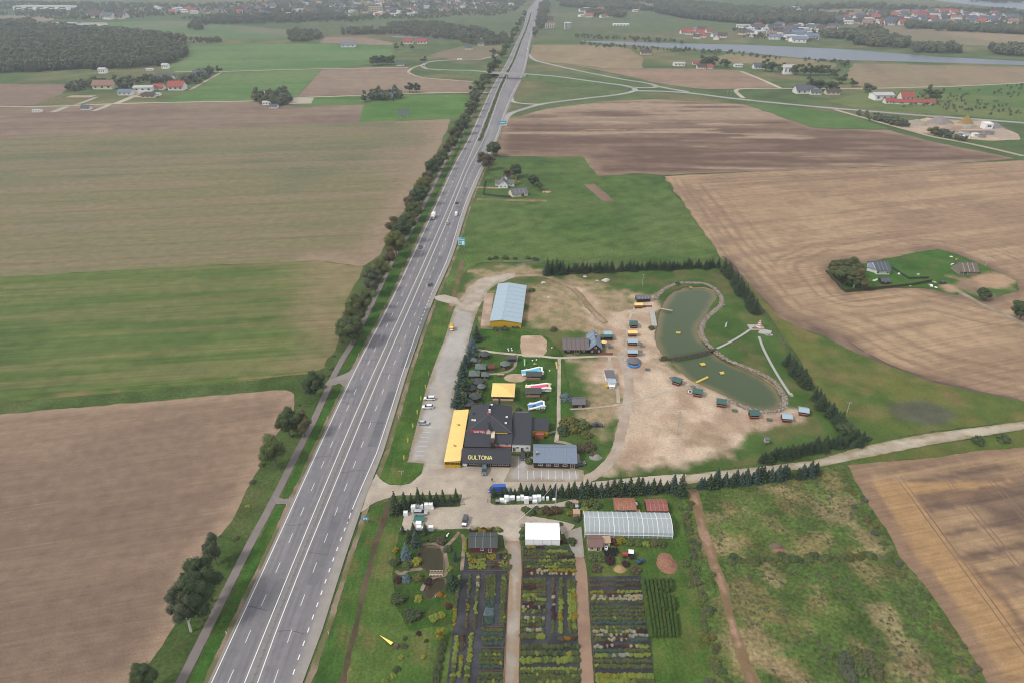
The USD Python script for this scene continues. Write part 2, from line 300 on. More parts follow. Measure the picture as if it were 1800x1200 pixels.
# right side fields
a3 = fang((1180, 420), (1790, 300)); a3b = fang((1300, 400), (1780, 350))
field('meadow', [(868,290),(885,282),(1025,276),(1050,307),(1160,308),(1265,450),(1180,462),(960,458),(850,462),(822,472),(792,505),(780,505),(800,440),(820,385),(842,335)], 0.04, 3.0,
      lambda x, y, d: lerp(t_two(alb(74,102,50), alb(88,112,58), 35, 31, stripe=(a3, 9.0, alb(98,116,66), 0.5))(x, y, d), alb(112,128,78), 0.4 * sst(fb(x, y, 50, 33), 0.5, 0.7)), ground_mat('meadow_cut', a3, 0.15, 1.6, 22, 0.32, 0.8, mid=0.2), 2.0)
bs = fang((900, 240), (1700, 270))
field('plowed_field', [(886,208),(905,207),(960,192),(1060,179),(1150,175),(1310,184),(1430,226),(1560,229),(1650,252),(1790,280),(1640,290),(1400,299),(1165,308),(1110,305),(1050,310),(1025,276),(878,275),(872,262),(880,235)], 0.05, 4.0,
      lambda x, y, d: lerp(lerp(lerp(np.broadcast_to(alb(118,96,85), (len(x), 3)), alb(142,118,104), sst(fb(x / 8, y, 9, 35, 5), 0.38, 0.66)), alb(180,158,140), 0.9 * np.maximum(sst(fb(x / 7.0, y, 13, 37, 5), 0.56, 0.68) * sst(fb(x, y, 110, 36), 0.36, 0.56), sst(y, 740, 850) * sst(fb(x / 9.0, y, 14, 38), 0.28, 0.55) * sst(-x, -420, -300))), alb(170,146,128), 0.5 * (1 - sst(d, 2, 14))), ground_mat('dark_till', bs, 0.12, 3.0, 26, 0.12, 0.7), 3.0)
field('meadow_field', [(1312,183),(1400,190),(1500,205),(1560,226),(1430,226)], 0.055, 6.0, t_two(alb(84,118,62), alb(96,124,70), 50, 39), MT, 3)
YARD = [(1451,476),(1465,472),(1490,458),(1520,464),(1560,455),(1625,441),(1650,439),(1682,447),(1747,475),(1785,492),(1792,510),(1760,520),(1722,530),(1690,512),(1682,520),(1625,506),(1575,507),(1487,515),(1470,498)]
yard = poly(YARD)
field('stubble_field', [(1168,310),(1400,299),(1640,290),(1800,282),(2000,276),(2000,735),(1800,705),(1640,670),(1560,640),(1470,590),(1400,565),(1372,558),(1345,530),(1300,482),(1265,450)], 0.04, 1.8,
      lambda x, y, d: lerp(lerp(lerp(t_two(alb(190,163,136), alb(178,151,126), 60, 41, stripe=(a3b, 8.0, alb(154,128,110), 0.55))(x, y, d), alb(142,118,102), 0.55 * (1 - sst(d, 26, 52)) * sst(meshkit.fbm(np.stack([d / 3.6 + 0.6 * fb(x, y, 30, 46), x / 260.0, y / 260.0], -1), 3, 48), 0.47, 0.62)), alb(150,126,108), 0.45 * sst(fb(x, y, 20, 43, 5), 0.54, 0.68)), alb(132,110,98), 0.75 * (1 - sst(d, 2, 9 + 5 * fb(x, y, 18, 44))) * sst(fb(x, y, 30, 45), 0.3, 0.5) * (y < 420)),
      ground_mat('stubble_till', a3b, 0.15, 1.4, 44, 0.15, 1.6), 2.0, hole=[yard])
field('dirt_track', [(1268,452),(1278,452),(1345,528),(1374,556),(1400,563),(1470,588),(1530,622),(1562,638),(1640,668),(1800,703),(1800,712),(1640,680),(1540,640),(1450,592),(1395,572),(1366,562),(1330,530)], 0.06, 2.5, t_two(alb(150,126,112), alb(112,94,86), 22, 47, 0.35, 0.6), ground_mat('track_till', fang((1400,565),(1560,640)), 0.15, 1.0, 20), 1.5)
def t_near(x, y, d):
    a_ = fang((1600, 1000), (1800, 960)); u, v = -math.sin(a_) * x + math.cos(a_) * y, math.cos(a_) * x + math.sin(a_) * y
    c = lerp(np.broadcast_to(alb(178, 150, 122), (len(x), 3)), alb(132, 110, 97), sst(meshkit.fbm(np.stack([u / 3.4, v / 60, 0 * u], -1), 4, 61), .46, .6) * (.45 + .55 * sst(fb(x, y, 22, 62), .4, .55)))
    c = lerp(c, alb(112, 94, 87), .9 * soft0([(1585, 850), (1690, 826), (1850, 826), (1850, 985), (1750, 925), (1700, 880), (1650, 900), (1610, 885)])(x, y) * (.6 + .4 * fb(x, y, 5, 63)))
    b_ = lerp(np.broadcast_to(alb(184, 150, 112), (len(x), 3)), alb(140, 114, 98), sst(meshkit.fbm(np.stack([d / 2.4, x / 160, y / 160], -1), 3, 64), .43, .58))
    c = lerp(c, b_, .95 * (1 - sst(d + 8 * (fb(x, y, 20, 65) - .5), 17, 24)) * (y < 186))
    return lerp(c, alb(158, 132, 112), .8 * (1 - sst(d, 3, 7)))
field('stubble_field', [(1489,819),(1530,811),(1633,803),(1720,790),(1800,781),(1960,760),(2060,1240),(1752,1240),(1737,1200),(1660,1073),(1583,978),(1537,901)], 0.04, 2.0,
      t_near,
      ground_mat('stubble_near', fang((1600, 1000), (1800, 960)), 0.15, 1.3, 30, 0.12, 1.6), 1.2)
field('orchard_field', [(1520,162),(1650,156),(1800,147),(1900,142),(1900,222),(1800,214),(1700,205),(1500,189),(1458,178)], 0.05, 8.0, t_two(alb(88,118,62), alb(116,126,78), 50, 55), MT, 3)
field('stubble_field', [(938,80),(1030,79),(1100,84),(1133,103),(1128,112),(1130,121),(1062,121),(1010,113),(950,109),(930,99)], 0.05, 12.0, t_two(alb(160,142,116), alb(150,134,104), 90, 57, stripe=(1.2, 30.0, alb(172,156,128), 0.5)), FT, 3)
field('plowed_field', [(1000,113),(1062,122),(1130,121),(1200,121),(1300,124),(1368,155),(1300,157),(1230,157),(1160,147),(1060,125)], 0.06, 11.0, t_two(alb(162,136,118), alb(150,128,110), 90, 58, stripe=(0.0, 22.0, alb(174,152,134), 0.5)), FT, 3)
field('stubble_field', [(1500,112),(1640,115),(1800,118),(1960,122),(1960,138),(1800,145),(1617,154),(1533,157),(1505,150),(1487,133)], 0.05, 12.0, t_two(alb(156,138,116), alb(142,130,106), 90, 59, stripe=(1.3, 26.0, alb(164,148,124), 0.4)), FT, 3)
field('plowed_field', [(1280,95),(1420,105),(1470,112),(1470,120),(1380,118),(1240,106)], 0.05, 14.0, t_two(alb(156,142,112), alb(140,132,100), 90, 60), FT, 4)
field('plowed_field', [(1500,40),(1640,50),(1800,62),(1900,70),(1900,90),(1800,84),(1640,78),(1560,62)], 0.05, 24.0, t_two(alb(160,142,120), alb(138,130,106), 200, 61, 0.4, 0.6), FT, 6)
field('plowed_field', [(1120,4),(1420,14),(1640,20),(1420,22),(1150,12)], 0.05, 30.0, t_two(alb(150,142,126), alb(138,136,116), 260, 62), FT, 9)
def tramlines(pts, ang, gap, w, col, z, seed=1, jit=.12, hole=()):
    """Faint wheel tracks left across a field."""
    pg = poly(pts, hole=hole).buffer(-4); b = pg.bounds; cx, cy = (b[0] + b[2]) / 2, (b[1] + b[3]) / 2; R_ = math.hypot(b[2] - b[0], b[3] - b[1]); r = np.random.default_rng(seed); u = -R_ / 2
    d, n_ = np.array([math.cos(ang), math.sin(ang)]), np.array([-math.sin(ang), math.cos(ang)])
    L = []
    while u < R_ / 2:
        a_ = ang + r.normal(0, .006); dd = np.array([math.cos(a_), math.sin(a_)]); c = np.array([cx, cy]) + n_ * u
        for s in (-.9, .9): L.append(LineString([c + n_ * s - dd * R_, c + n_ * s + dd * R_]).buffer(w / 2, cap_style=2))
        u += gap * r.uniform(1 - jit, 1 + jit)
    q = unary_union(L).intersection(pg); q = q if not q.is_empty else pg
    sheet('wheel_tracks', q, z, 14.0, t_two(alb(*col), alb(*(np.array(col) * 1.06)), 20, seed), path_soil, .12)
path_soil = ground_mat('track_soil', 0, 0, fine=.14, fscale=1.4, mid=.12)
tramlines([(-200,262),(0,247),(330,232),(600,219),(780,213),(740,290),(660,450),(560,456),(300,468),(0,485),(-200,495)], a2, 24, .55, (122,118,92), .055, 3)
tramlines([(-200,760),(0,730),(200,714),(480,690),(505,700),(440,840),(340,980),(260,1160),(200,1250),(-200,1250)], a1, 20, .4, (148,126,111), .045, 4)
tramlines([(-200,500),(0,490),(300,472),(560,462),(600,480),(590,580),(430,664),(200,686),(0,702)], a2, 18, .4, (104,112,66), .046, 5)
tramlines([(1500,822),(1630,808),(1800,786),(2000,765),(2040,1240),(1770,1240),(1600,985)], fang((1489,819),(1737,1200)), 16, .45, (138,114,100), .045, 6)
tramlines([(-200,202),(0,192),(195,186),(443,182),(640,187),(630,213),(330,227),(0,243)], a2, 30, .8, (124,107,98), .055, 7)
# river and lake
river_mat = M('river_water', alb(120, 130, 146) * 0.7, rough=0.35, spec=0.22, var=0.05, scale=0.02)
def water(name, pts, **t):
    return obj(name, (lambda p: (lambda tri: (np.column_stack([p, np.full(len(p), 0.1)]), tri))(np.array([tri for tri in earcut(p)])))(np.array(gpts(pts))), river_mat, kind='structure', **t)
def earcut(p):
    import mapbox_earcut
    return mapbox_earcut.triangulate_float64(np.asarray(p, float), np.array([len(p)], np.uint32)).reshape(-1, 3)
def flat(pg, z):
    V, Fc, n0 = [], [], 0
    for g in getattr(pg, 'geoms', [pg]):
        v, f = trimesh.creation.triangulate_polygon(g, engine='earcut')
        a = v[f]; cr = (a[:, 1, 0] - a[:, 0, 0]) * (a[:, 2, 1] - a[:, 0, 1]) - (a[:, 1, 1] - a[:, 0, 1]) * (a[:, 2, 0] - a[:, 0, 0])
        f = np.where(cr[:, None] < 0, f[:, ::-1], f)
        V.append(np.column_stack([v, np.full(len(v), z)])); Fc.append(f + n0); n0 += len(v)
    return np.vstack(V), np.vstack(Fc)
obj('river', flat(poly([(1017,72),(1100,74),(1200,77),(1300,79),(1400,83),(1500,88),(1643,100),(1800,108),(2000,118),(2000,126),(1800,115),(1600,109),(1433,105),(1300,92),(1200,86),(1133,82),(1067,77),(1030,74)]).buffer(6).buffer(-6), 0.1), river_mat, kind='structure')
obj('river', flat(poly([(687,64),(740,64.5),(820,67),(822,69.5),(760,68.5),(695,66)]), 0.1), river_mat, kind='structure')
obj('lake', flat(poly([(1620,-4),(1650,2),(1690,7),(1740,12),(1800,17),(1950,22),(2100,-8),(1900,-12)]), 0.1), river_mat, kind='structure')
# ------------------------------------------------------------------ highway and other roads
road_pts = lambda L: smooth_line([g2(*p) for p in L], 160)
RL = road_pts([(340,1270),(372,1200),(475,977),(555,800),(630,640),(683,540),(726,450),(762,372),(795,300),(827,240),(845,200),(863,160),(878,133),(893,107),(907,77),(920,50),(928,20),(943,0),(952,-12)])
RML = road_pts([(402,1270),(430,1200),(594,800),(657,655),(710,540),(752,447),(785,372),(815,300),(841,240),(857,200),(873,160),(886,133),(900,107),(912,77),(924,50),(933,20),(946.5,0),(955,-12)])
RMR = road_pts([(428,1270),(452.5,1200),(610,800),(670,655),(721,540),(761,447),(793,372),(822,300),(853,240),(867,200),(881,160),(893,133),(906,107),(916.5,77),(927,50),(937,20),(949,0),(957,-12)])
RR = road_pts([(486,1270),(510,1200),(617,900),(661,800),(708,655),(749,540),(790,447),(813,372),(843,300),(873,240),(886,200),(903,160),(917,133),(924,107),(929,77),(937,50),(945,20),(955.5,0),(962,-12)])
RSH = road_pts([(506,1270),(535,1200),(633,900),(672,800),(716,655),(757,540),(797,447),(820,372),(849,300),(877,240),(890,200),(907,160),(920,133),(927,107),(932,77),(940,50),(947,20),(957,0),(963.5,-12)])
hw = Polygon(np.vstack([RL - [0.9, 0], RSH[::-1]])).buffer(0)
gm_asph = ground_mat('asphalt', fang((455, 1100), (560, 850)), 0.07, 1.1, 70, 0.05, 3.0, rough=0.85, mid=0.05, spec=0.3)
def lane_of(x, y):
    """position across the road, 0 at the left line and 1 at the right line."""
    l, r = np.interp(y, RL[:, 1], RL[:, 0]), np.interp(y, RR[:, 1], RR[:, 0]); return x - l, r - x
def t_road(x, y):
    a, b = lane_of(x, y)
    ml, mr = np.interp(y, RML[:, 1], RML[:, 0]) - x, x - np.interp(y, RMR[:, 1], RMR[:, 0])
    c = lerp(np.broadcast_to(alb(156, 151, 152), (len(x), 3)), alb(144, 140, 143), sst(fb(x, y / 8, 5, 71), 0.3, 0.7))
    for e, s in ((a, 1), (ml, 1), (mr, 1), (b, 1)):        # worn darker bands where the wheels run
        for off in (1.25, 2.9):
            c = lerp(c, alb(118, 117, 126), 0.6 * np.exp(-((e - off) / 0.42) ** 2) * (0.5 + fb(x, y / 10, 6, 72)))
    med = (ml < -0.2) & (mr < -0.2)
    c = np.where(med[:, None], alb(150, 145, 143), c)
    sh = np.maximum(-b, -a)
    return lerp(c, alb(172, 164, 158), sst(sh, 0.3, 1.0))
sheet('highway', hw.intersection(Polygon([(-300, 40), (300, 40), (300, 720), (-300, 720)])), 0.2, 0.85, t_road, gm_asph)
sheet('highway', hw.intersection(Polygon([(-300, 720), (300, 720), (300, 4200), (-300, 4200)])), 0.2, 3.2, t_road, gm_asph)
HWY = stage.GetPrimAtPath('/World/highway')
grav = ground_mat('gravel', 0, 0.0, fine=0.14, fscale=2.2, mid=0.08)
for s, R in ((-1, RL), (1, RSH)):
    e = Polygon(np.vstack([R + [s * 0.7, 0], R[::-1] + [s * 2.3, 0]])).buffer(0).intersection(Polygon([(-300, 40), (300, 40), (300, 900), (-300, 900)]))
    sheet('road_shoulder', e, 0.09, 1.0, t_two(alb(160, 142, 128), alb(120, 118, 86), 6, 74, 0.3, 0.6), grav, 0.5)
paint = M('road_paint', (0.72, 0.72, 0.70), 0.7, var=0.12, scale=2.0)
def path_at(R, s):
    d = np.r_[0, np.cumsum(np.linalg.norm(np.diff(R, axis=0), axis=1))]
    return np.stack([np.interp(s, d, R[:, 0]), np.interp(s, d, R[:, 1])], -1)
def line_mesh(R, s0, s1, w, z=0.245, n=None):
    s = np.linspace(s0, s1, n or max(2, int((s1 - s0) / 8)))
    p = path_at(R, s); t = np.gradient(p, axis=0); t /= np.linalg.norm(t, axis=1, keepdims=True); nn = np.stack([-t[:, 1], t[:, 0]], -1) * w / 2
    v = np.vstack([np.column_stack([p + nn, np.full(len(p), z)]), np.column_stack([p - nn, np.full(len(p), z)])]); m = len(p)
    return v, [[i, m + i, m + i + 1, i + 1] for i in range(m - 1)]
def rlen(R): return np.linalg.norm(np.diff(R, axis=0), axis=1).sum()
for R, w in ((RL, 0.25), (RML, 0.25), (RMR, 0.25)):
    obj('edge_line', line_mesh(R, 0, rlen(R) - 50, w), paint, HWY)
sR = np.r_[0, np.cumsum(np.linalg.norm(np.diff(RR, axis=0), axis=1))]
obj('edge_line', line_mesh(RR, np.interp(165, RR[:, 1], sR), np.interp(300, RR[:, 1], sR), 0.25), paint, HWY)
obj('edge_line', line_mesh(RR, np.interp(345, RR[:, 1], sR), rlen(RR) - 50, 0.25), paint, HWY)
def offset(A, B, f): return A + (path_at(B, np.interp(A[:, 1], B[:, 1], np.r_[0, np.cumsum(np.linalg.norm(np.diff(B, axis=0), axis=1))])) - A) * f
DASH = 0
for A, B, f, gap, ln, stop in ((RL, RML, 0.5, 12.0, 4.0, 820), (RMR, RR, 0.5, 12.0, 4.0, 820)):
    R = offset(A, B, f)
    if f and A is RMR:
        R = RMR + [0, 0]; R = np.column_stack([R[:, 0] + 4.15, R[:, 1]])
    s = 10.0
    far = MB()
    while s < rlen(R) - 60:
        y = path_at(R, s)[1]
        if y < stop: obj('lane_dash', line_mesh(R, s, s + ln, 0.16, n=2), paint, HWY)
        else: far.add(*line_mesh(R, s, s + ln, 0.16, n=2))
        s += gap
    obj('lane_dashes', far.mesh(), paint, HWY, kind='stuff')
s = 0.0
while path_at(RR, s)[1] < 172:
    obj('lane_dash', line_mesh(RR, s, s + 1.6, 0.3, n=2), paint, HWY); s += 4.2
s = np.interp(300, RR[:, 1], sR)
while path_at(RR, s)[1] < 345:
    obj('lane_dash', line_mesh(RR, s, s + 1.6, 0.3, n=2), paint, HWY); s += 4.2
patch_m = ground_mat('road_patch', 0, 0, fine=.06, fscale=3.0, mid=.05, rough=.85)
for k, (x0, y0, w, l, c) in enumerate(((-68.5,128,3.4,14,128),(-58.6,140,3.2,30,126),(-70.2,172,3.3,22,140),(-52.8,205,3.3,38,124),(-66.5,238,3.4,18,134),(-48.6,262,3.2,60,126),(-62.0,310,3.3,26,136),(-46.4,350,3.2,44,128),(-58.5,420,3.4,50,134),(-40.0,470,3.3,70,128),(-49,560,3.3,60,134),(-32.5,640,3.3,80,128))):
    f = lambda y: np.interp(y, RML[:, 1], RML[:, 0]); dx = x0 - f(y0)
    sheet('asphalt_patch', Polygon([(f(y) + dx + s * w / 2, y) for s, ys in ((-1, np.linspace(y0, y0 + l, 8)), (1, np.linspace(y0 + l, y0, 8))) for y in ys]), .205, 1.5, t_two(alb(c, c - 1, c + 3), alb(c + 8, c + 6, c + 8), 5, 300 + k), patch_m, .08, parent=UsdGeom.Xformable(HWY))
for k in range(26):
    y = 118 + k * 17 + rng.uniform(-6, 6); a0, a1_ = np.interp(y, RL[:, 1], RL[:, 0]), np.interp(y, RR[:, 1], RR[:, 0]); m_ = np.interp(y, RML[:, 1], RML[:, 0]); xa, xb = (a0, m_) if k % 2 else (m_ + 3.3, a1_)
    q = np.array([[xa + (xb - xa) * t, y + .5 * math.sin(t * 5 + k) + rng.normal(0, .12)] for t in np.linspace(0, rng.uniform(.6, 1), 9)]); sheet('tar_seam', LineString(q).buffer(.07), .235, .8, alb(92, 92, 96), patch_m, 0, parent=UsdGeom.Xformable(HWY))
# cycle path and its links
path_mat = ground_mat('path_asphalt', 0, 0, fine=0.06, fscale=2.5, mid=0.06, rough=0.9)
BP = smooth_line([g2(*p) for p in [(290,1250),(317,1200),(392,1050),(440,955),(482,877),(520,800),(560,720),(582,670),(600,635),(617,607),(655,532),(687,465),(696,445),(717,415),(747,357),(760,332),(780,290),(797,260),(828,205),(845,172),(858,152)]], 140)
sheet('cycle_path', LineString(BP).buffer(1.35, cap_style=2), 0.1, 1.2, t_two(alb(150, 140, 136), alb(140, 131, 127), 12, 81), path_mat, 0.1)
for L in ([(481,872),(487,884),(505,884),(516,882),(522,876),(512,876),(500,878)], [(572,676),(578,668),(594,662),(612,655),(628,645),(626,655),(618,668),(606,680),(598,672),(588,676)]):
    sheet('path_link', poly(L).buffer(0.3), 0.105, 1.0, t_two(alb(164, 156, 150), alb(150, 142, 136), 8, 82), path_mat, 0.2)
# ------------------------------------------------------------------ local ground: yards, paths, sand, water of the ponds
fine = ground_mat('yard_gravel', 0, 0, fine=0.12, fscale=1.8, mid=0.1)
lawnm = ground_mat('lawn', fang((690, 1200), (720, 1000)), 0.1, 1.0, 14, 0.26, 1.3, mid=0.16)
rough_m = ground_mat('rough_meadow', 0, 0, fine=0.42, fscale=0.8, mid=0.25)
LOTC = t_two(alb(200, 193, 187), alb(186, 179, 173), 14, 91, edge=alb(168, 156, 142), ew=2.0)
DIRT = lambda x, y: lerp(lerp(np.broadcast_to(alb(204, 193, 183), (len(x), 3)), alb(188, 175, 165), sst(fb(x, y, 9, 92, 5), 0.35, 0.65)), alb(206, 192, 178), 0.7 * sst(fb(x / 5, y, 4, 93, 4), 0.5, 0.7))
def soft(polys, w=3.0, seed=95, sc=7.0):
    u = unary_union([poly(p) for p in polys])
    shapely.prepare(u)
    def f(x, y):
        pt = shapely.points(np.stack([x, y], -1)); d = shapely.distance(pt, u.boundary); d = np.where(shapely.contains_xy(u, x, y), d, -d)
        return sst(d + w * 2.4 * (fb(x, y, sc, seed, 5) - 0.5) * 2, -w, w)
    return f
SANDS = soft([[(1043,640),(1062,580),(1060,555),(1110,540),(1118,520),(1140,520),(1158,512),(1152,560),(1160,610),(1180,640),(1230,672),(1290,706),(1350,728),(1400,722),(1405,735),(1360,745),(1330,752),(1312,780),(1290,800),(1200,814),(1100,826),(1062,832),(1094,760),(1096,715),(1085,665)],
              [(990,632),(1100,630),(1108,690),(1084,690),(1058,672),(1030,645)], [(1010,505),(1030,508),(1062,545),(1060,575),(1036,560),(1016,530)]], 2.6)
DIRTS = soft([[(830,478),(900,468),(945,476),(900,486),(852,500),(820,524),(806,522)], [(925,520),(960,497),(1010,490),(1070,505),(1125,515),(1110,560),(1065,600),(1000,586),(945,570),(926,548)],
              [(1030,640),(1070,660),(1090,730),(1060,760),(1030,745),(1040,700)], [(880,560),(975,575),(960,545),(930,535)], [(850,515),(862,515),(858,575),(845,575)]], 5.0, 96)
REC = [(790,548),(810,500),(822,474),(850,464),(960,461),(1100,464),(1268,457),(1300,492),(1345,560),(1395,640),(1440,700),(1520,772),(1440,800),(1330,816),(1200,833),(1060,840),(1022,836),(1000,780),(990,700),(960,600),(900,582),(845,578),(838,552)]
def t_rec(x, y):
    c = t_grass(alb(84, 110, 56), alb(70, 98, 46), alb(124, 116, 80), 0.65, 18.0, 97)(x, y)
    c = lerp(c, alb(186, 162, 136), 0.9 * DIRTS(x, y) * (0.55 + 0.45 * sst(fb(x, y, 3, 98, 4), 0.3, 0.6)))
    s = lerp(np.broadcast_to(alb(216, 194, 176), (len(x), 3)), alb(192, 167, 148), sst(fb(x, y, 8, 99, 5), 0.4, 0.68))
    s = lerp(s, alb(160, 140, 116), 0.6 * sst(fb(x, y, 11, 100, 5), 0.58, 0.7))
    return lerp(c, s, SANDS(x, y))
rec_pg = poly(REC, hole=[pond.buffer(0.6)])
sheet('recreation_ground', rec_pg, 0.05, 1.3, t_rec, rough_m := ground_mat('rec_ground', 0, 0, fine=0.17, fscale=1.1, mid=0.12), 0.6)
obj('bank_earth', (lambda ring: (np.vstack([np.column_stack([ring, np.full(len(ring), 0.05)]), np.column_stack([np.array(densify(pond.buffer(-2.5).exterior.coords, 1.5, 0))[: 0] if False else ring * 0 + np.array([shapely.ops.nearest_points(pond.buffer(-1.5).exterior, Point(q))[0].coords[0] for q in ring]), np.full(len(ring), -1.3)])]), [[i, (i + 1) % len(ring), len(ring) + (i + 1) % len(ring), len(ring) + i] for i in range(len(ring))]))(densify(pond.buffer(2.4).exterior.coords, 1.5, 0, 0)), M('wet_sand', alb(172, 150, 120), 0.9), kind='structure')
wm = usdkit.material(stage, '/World/Looks/pond_water', {
    't': ('attribute', {'attribute': 'tint'}), 'g': ('geometry', {}), 'n': ('noise_texture', {'scale': 1.2, 'detail': 3.0}), 'b': ('bump', {'strength': 0.05, 'distance': 0.05}),
    'p': ('principled_bsdf', {'roughness': 0.12, 'ior': 1.33, 'specular_ior_level': 0.5})},
    [('g.position', 'n.vector'), ('n.fac', 'b.height'), ('b.normal', 'p.normal'), ('t.color', 'p.base_color')], surface='p.BSDF')
deep = alb(78, 95, 60) * 0.85
sheet('pond_water', pond.buffer(0.3), -0.55, 1.6, lambda x, y, d: lerp(np.broadcast_to(deep, (len(x), 3)), alb(146, 128, 92), 0.75 * (1 - sst(d + 2.0 * (fb(x, y, 6, 103) - 0.5), 0.2, 4.2)) * np.where((x < 90) | (y < 250), 1, 0.75)), wm)
for gp in (gpond1, gpond2):
    r1, = [densify(gp.buffer(0.6).exterior.coords, 0.7, 0, 0)]
    q = np.array([shapely.ops.nearest_points(gp.buffer(-0.5).exterior, Point(a))[0].coords[0] for a in r1]); n = len(r1)
    obj('bank_earth', (np.vstack([np.column_stack([r1, np.full(n, 0.08)]), np.column_stack([q, np.full(n, -0.7)])]), [[i, (i + 1) % n, n + (i + 1) % n, n + i] for i in range(n)]), M('mud', alb(110, 96, 78), 0.9) if not stage.GetPrimAtPath('/World/Looks/mud') else UsdShade.Material.Get(stage, '/World/Looks/mud'), kind='structure')
    sheet('pond_water', gp.buffer(0.3), -0.45, 1.0, lambda x, y, d: lerp(np.broadcast_to(alb(78, 74, 50) * 0.75, (len(x), 3)), alb(92, 78, 52), 0.6 * (1 - sst(d, 0.2, 1.4))), wm)
# lawns and verges
sheet('lawn', poly([(806,722),(800,700),(812,660),(822,632),(836,592),(846,578),(925,583),(962,592),(990,622),(1004,690),(1000,760),(1045,770),(1046,800),(1012,776),(938,780),(935,722),(900,705),(862,704),(836,712)]), 0.08, 1.2, t_grass(alb(70, 104, 44), alb(58, 92, 36), alb(110, 112, 66), 0.35, 10.0, 104), lawnm, 0.4)
sheet('verge', poly([(668,838),(664,822),(672,808),(700,728),(716,672),(745,600),(768,545),(776,531),(800,526),(804,534),(792,562),(780,600),(764,640),(747,690),(738,726),(716,812),(746,814),(742,828),(720,850),(700,852),(680,850)]), 0.085, 1.1, lambda x, y, d: lerp(t_grass(alb(82, 112, 50), alb(68, 100, 42), alb(118, 120, 72), 0.4, 8.0, 105)(x, y), alb(124, 118, 76), 0.7 * np.exp(-((d - 6.0) / 1.0) ** 2)), lawnm, 0.3)
for pts in ([(640,560),(655,540),(700,450),(745,372),(775,320),(790,285),(803,262),(815,240),(808,262),(790,300),(765,350),(735,405),(705,470),(682,535),(655,590),(628,640),(612,650),(600,655),(618,620)], [(604,675),(606,690),(580,745),(548,812),(518,870),(495,874),(530,800),(562,735),(590,682)], [(508,886),(500,905),(455,990),(400,1110),(355,1215),(325,1215),(400,1060),(448,960),(487,889)]):
    sheet('verge', poly(pts).buffer(0), 0.06, 1.2, t_grass(alb(72, 108, 48), alb(60, 96, 40), alb(104, 112, 62), 0.35, 9.0, 106), lawnm, 0.3)
sheet('verge', poly([(640,905),(680,880),(690,890),(660,960),(630,1080),(598,1215),(545,1215),(560,1160),(590,1060),(625,950)]), 0.06, 1.2, t_grass(alb(76, 108, 50), alb(68, 98, 46), alb(124, 112, 72), 0.6, 9.0, 107), lawnm, 0.3)
sheet('ditch', LineString(gpts([(684,886),(672,920),(660,957),(645,1020),(630,1090),(612,1160),(596,1230)])).buffer(0.9), 0.075, 0.8, t_two(alb(112, 94, 82), alb(92, 82, 66), 5, 108), fine, 0.3)
sheet('ditch', LineString(gpts([(812,460),(806,490),(796,525),(790,548)])).buffer(1.3), 0.09, 0.8, t_two(alb(132, 112, 88), alb(100, 104, 62), 5, 109), fine, 0.5)
sheet('mown_grass', poly([(694,925),(702,932),(690,1010),(695,1060),(720,1110),(800,1090),(785,1215),(604,1215),(628,1110),(648,1020),(664,960),(676,925)]), 0.07, 1.2, t_grass(alb(92, 114, 58), alb(78, 106, 50), alb(126, 118, 78), 0.6, 8.0, 110), lawnm, 0.4)
sheet('mown_grass', poly([(1022,885),(1180,868),(1195,880),(1205,940),(1240,1100),(1262,1215),(1152,1215),(1140,1020),(1035,1010),(1028,940)]), 0.07, 1.2, t_grass(alb(86, 110, 52), alb(74, 102, 46), alb(124, 120, 74), 0.5, 9.0, 111), lawnm, 0.4)
sheet('garden_ground', poly([(703,935),(820,930),(835,960),(812,985),(806,1060),(800,1095),(720,1108),(694,1060),(690,1010),(697,960)], hole=[gpond1.buffer(0.5), gpond2.buffer(0.5)]), 0.08, 1.0, t_grass(alb(64, 98, 40), alb(60, 84, 40), alb(108, 98, 66), 0.4, 6.0, 112), lawnm, 0.4)
sheet('rough_meadow', poly([(1206,858),(1232,855),(1440,822),(1480,815),(1535,900),(1583,978),(1660,1073),(1737,1200),(1760,1240),(1262,1240),(1240,1100),(1210,950),(1198,875)]), 0.06, 1.1,
      lambda x, y, d: lerp(lerp(t_grass(alb(98, 114, 62), alb(82, 104, 54), alb(140, 126, 90), 0.8, 11.0, 113)(x, y), alb(166, 144, 116), 0.6 * sst(fb(x, y, 13, 114, 5), 0.56, 0.68)), alb(78, 102, 48), 0.7 * (1 - sst(d, 1, 6))), ground_mat('meadow_rough', 0, 0, fine=0.45, fscale=0.9, mid=0.25), 0.8)
sheet('meadow', poly([(1300,482),(1345,530),(1372,560),(1440,592),(1500,618),(1560,642),(1640,672),(1800,706),(1830,725),(1800,738),(1620,760),(1530,780),(1440,690),(1400,622),(1340,540)]), 0.055, 1.8,
      lambda x, y, d: lerp(t_grass(alb(112, 116, 62), alb(88, 108, 54), alb(138, 122, 84), 0.7, 14.0, 115)(x, y), alb(96, 98, 84), 0.85 * sst(9 - np.hypot((x - G(1622, 725)[0]) / 1.5, y - G(1622, 725)[1]) + 4 * (fb(x, y, 5, 116) - 0.5), -2, 3)), rough_m, 0.8)
sheet('meadow', poly([(1489,818),(1535,800),(1640,783),(1800,757),(1830,753),(1810,785),(1720,792),(1633,805),(1530,813)]), 0.065, 1.5, t_grass(alb(84, 108, 50), alb(104, 110, 58), alb(128, 112, 78), 0.6, 8.0, 117), rough_m, 0.6)
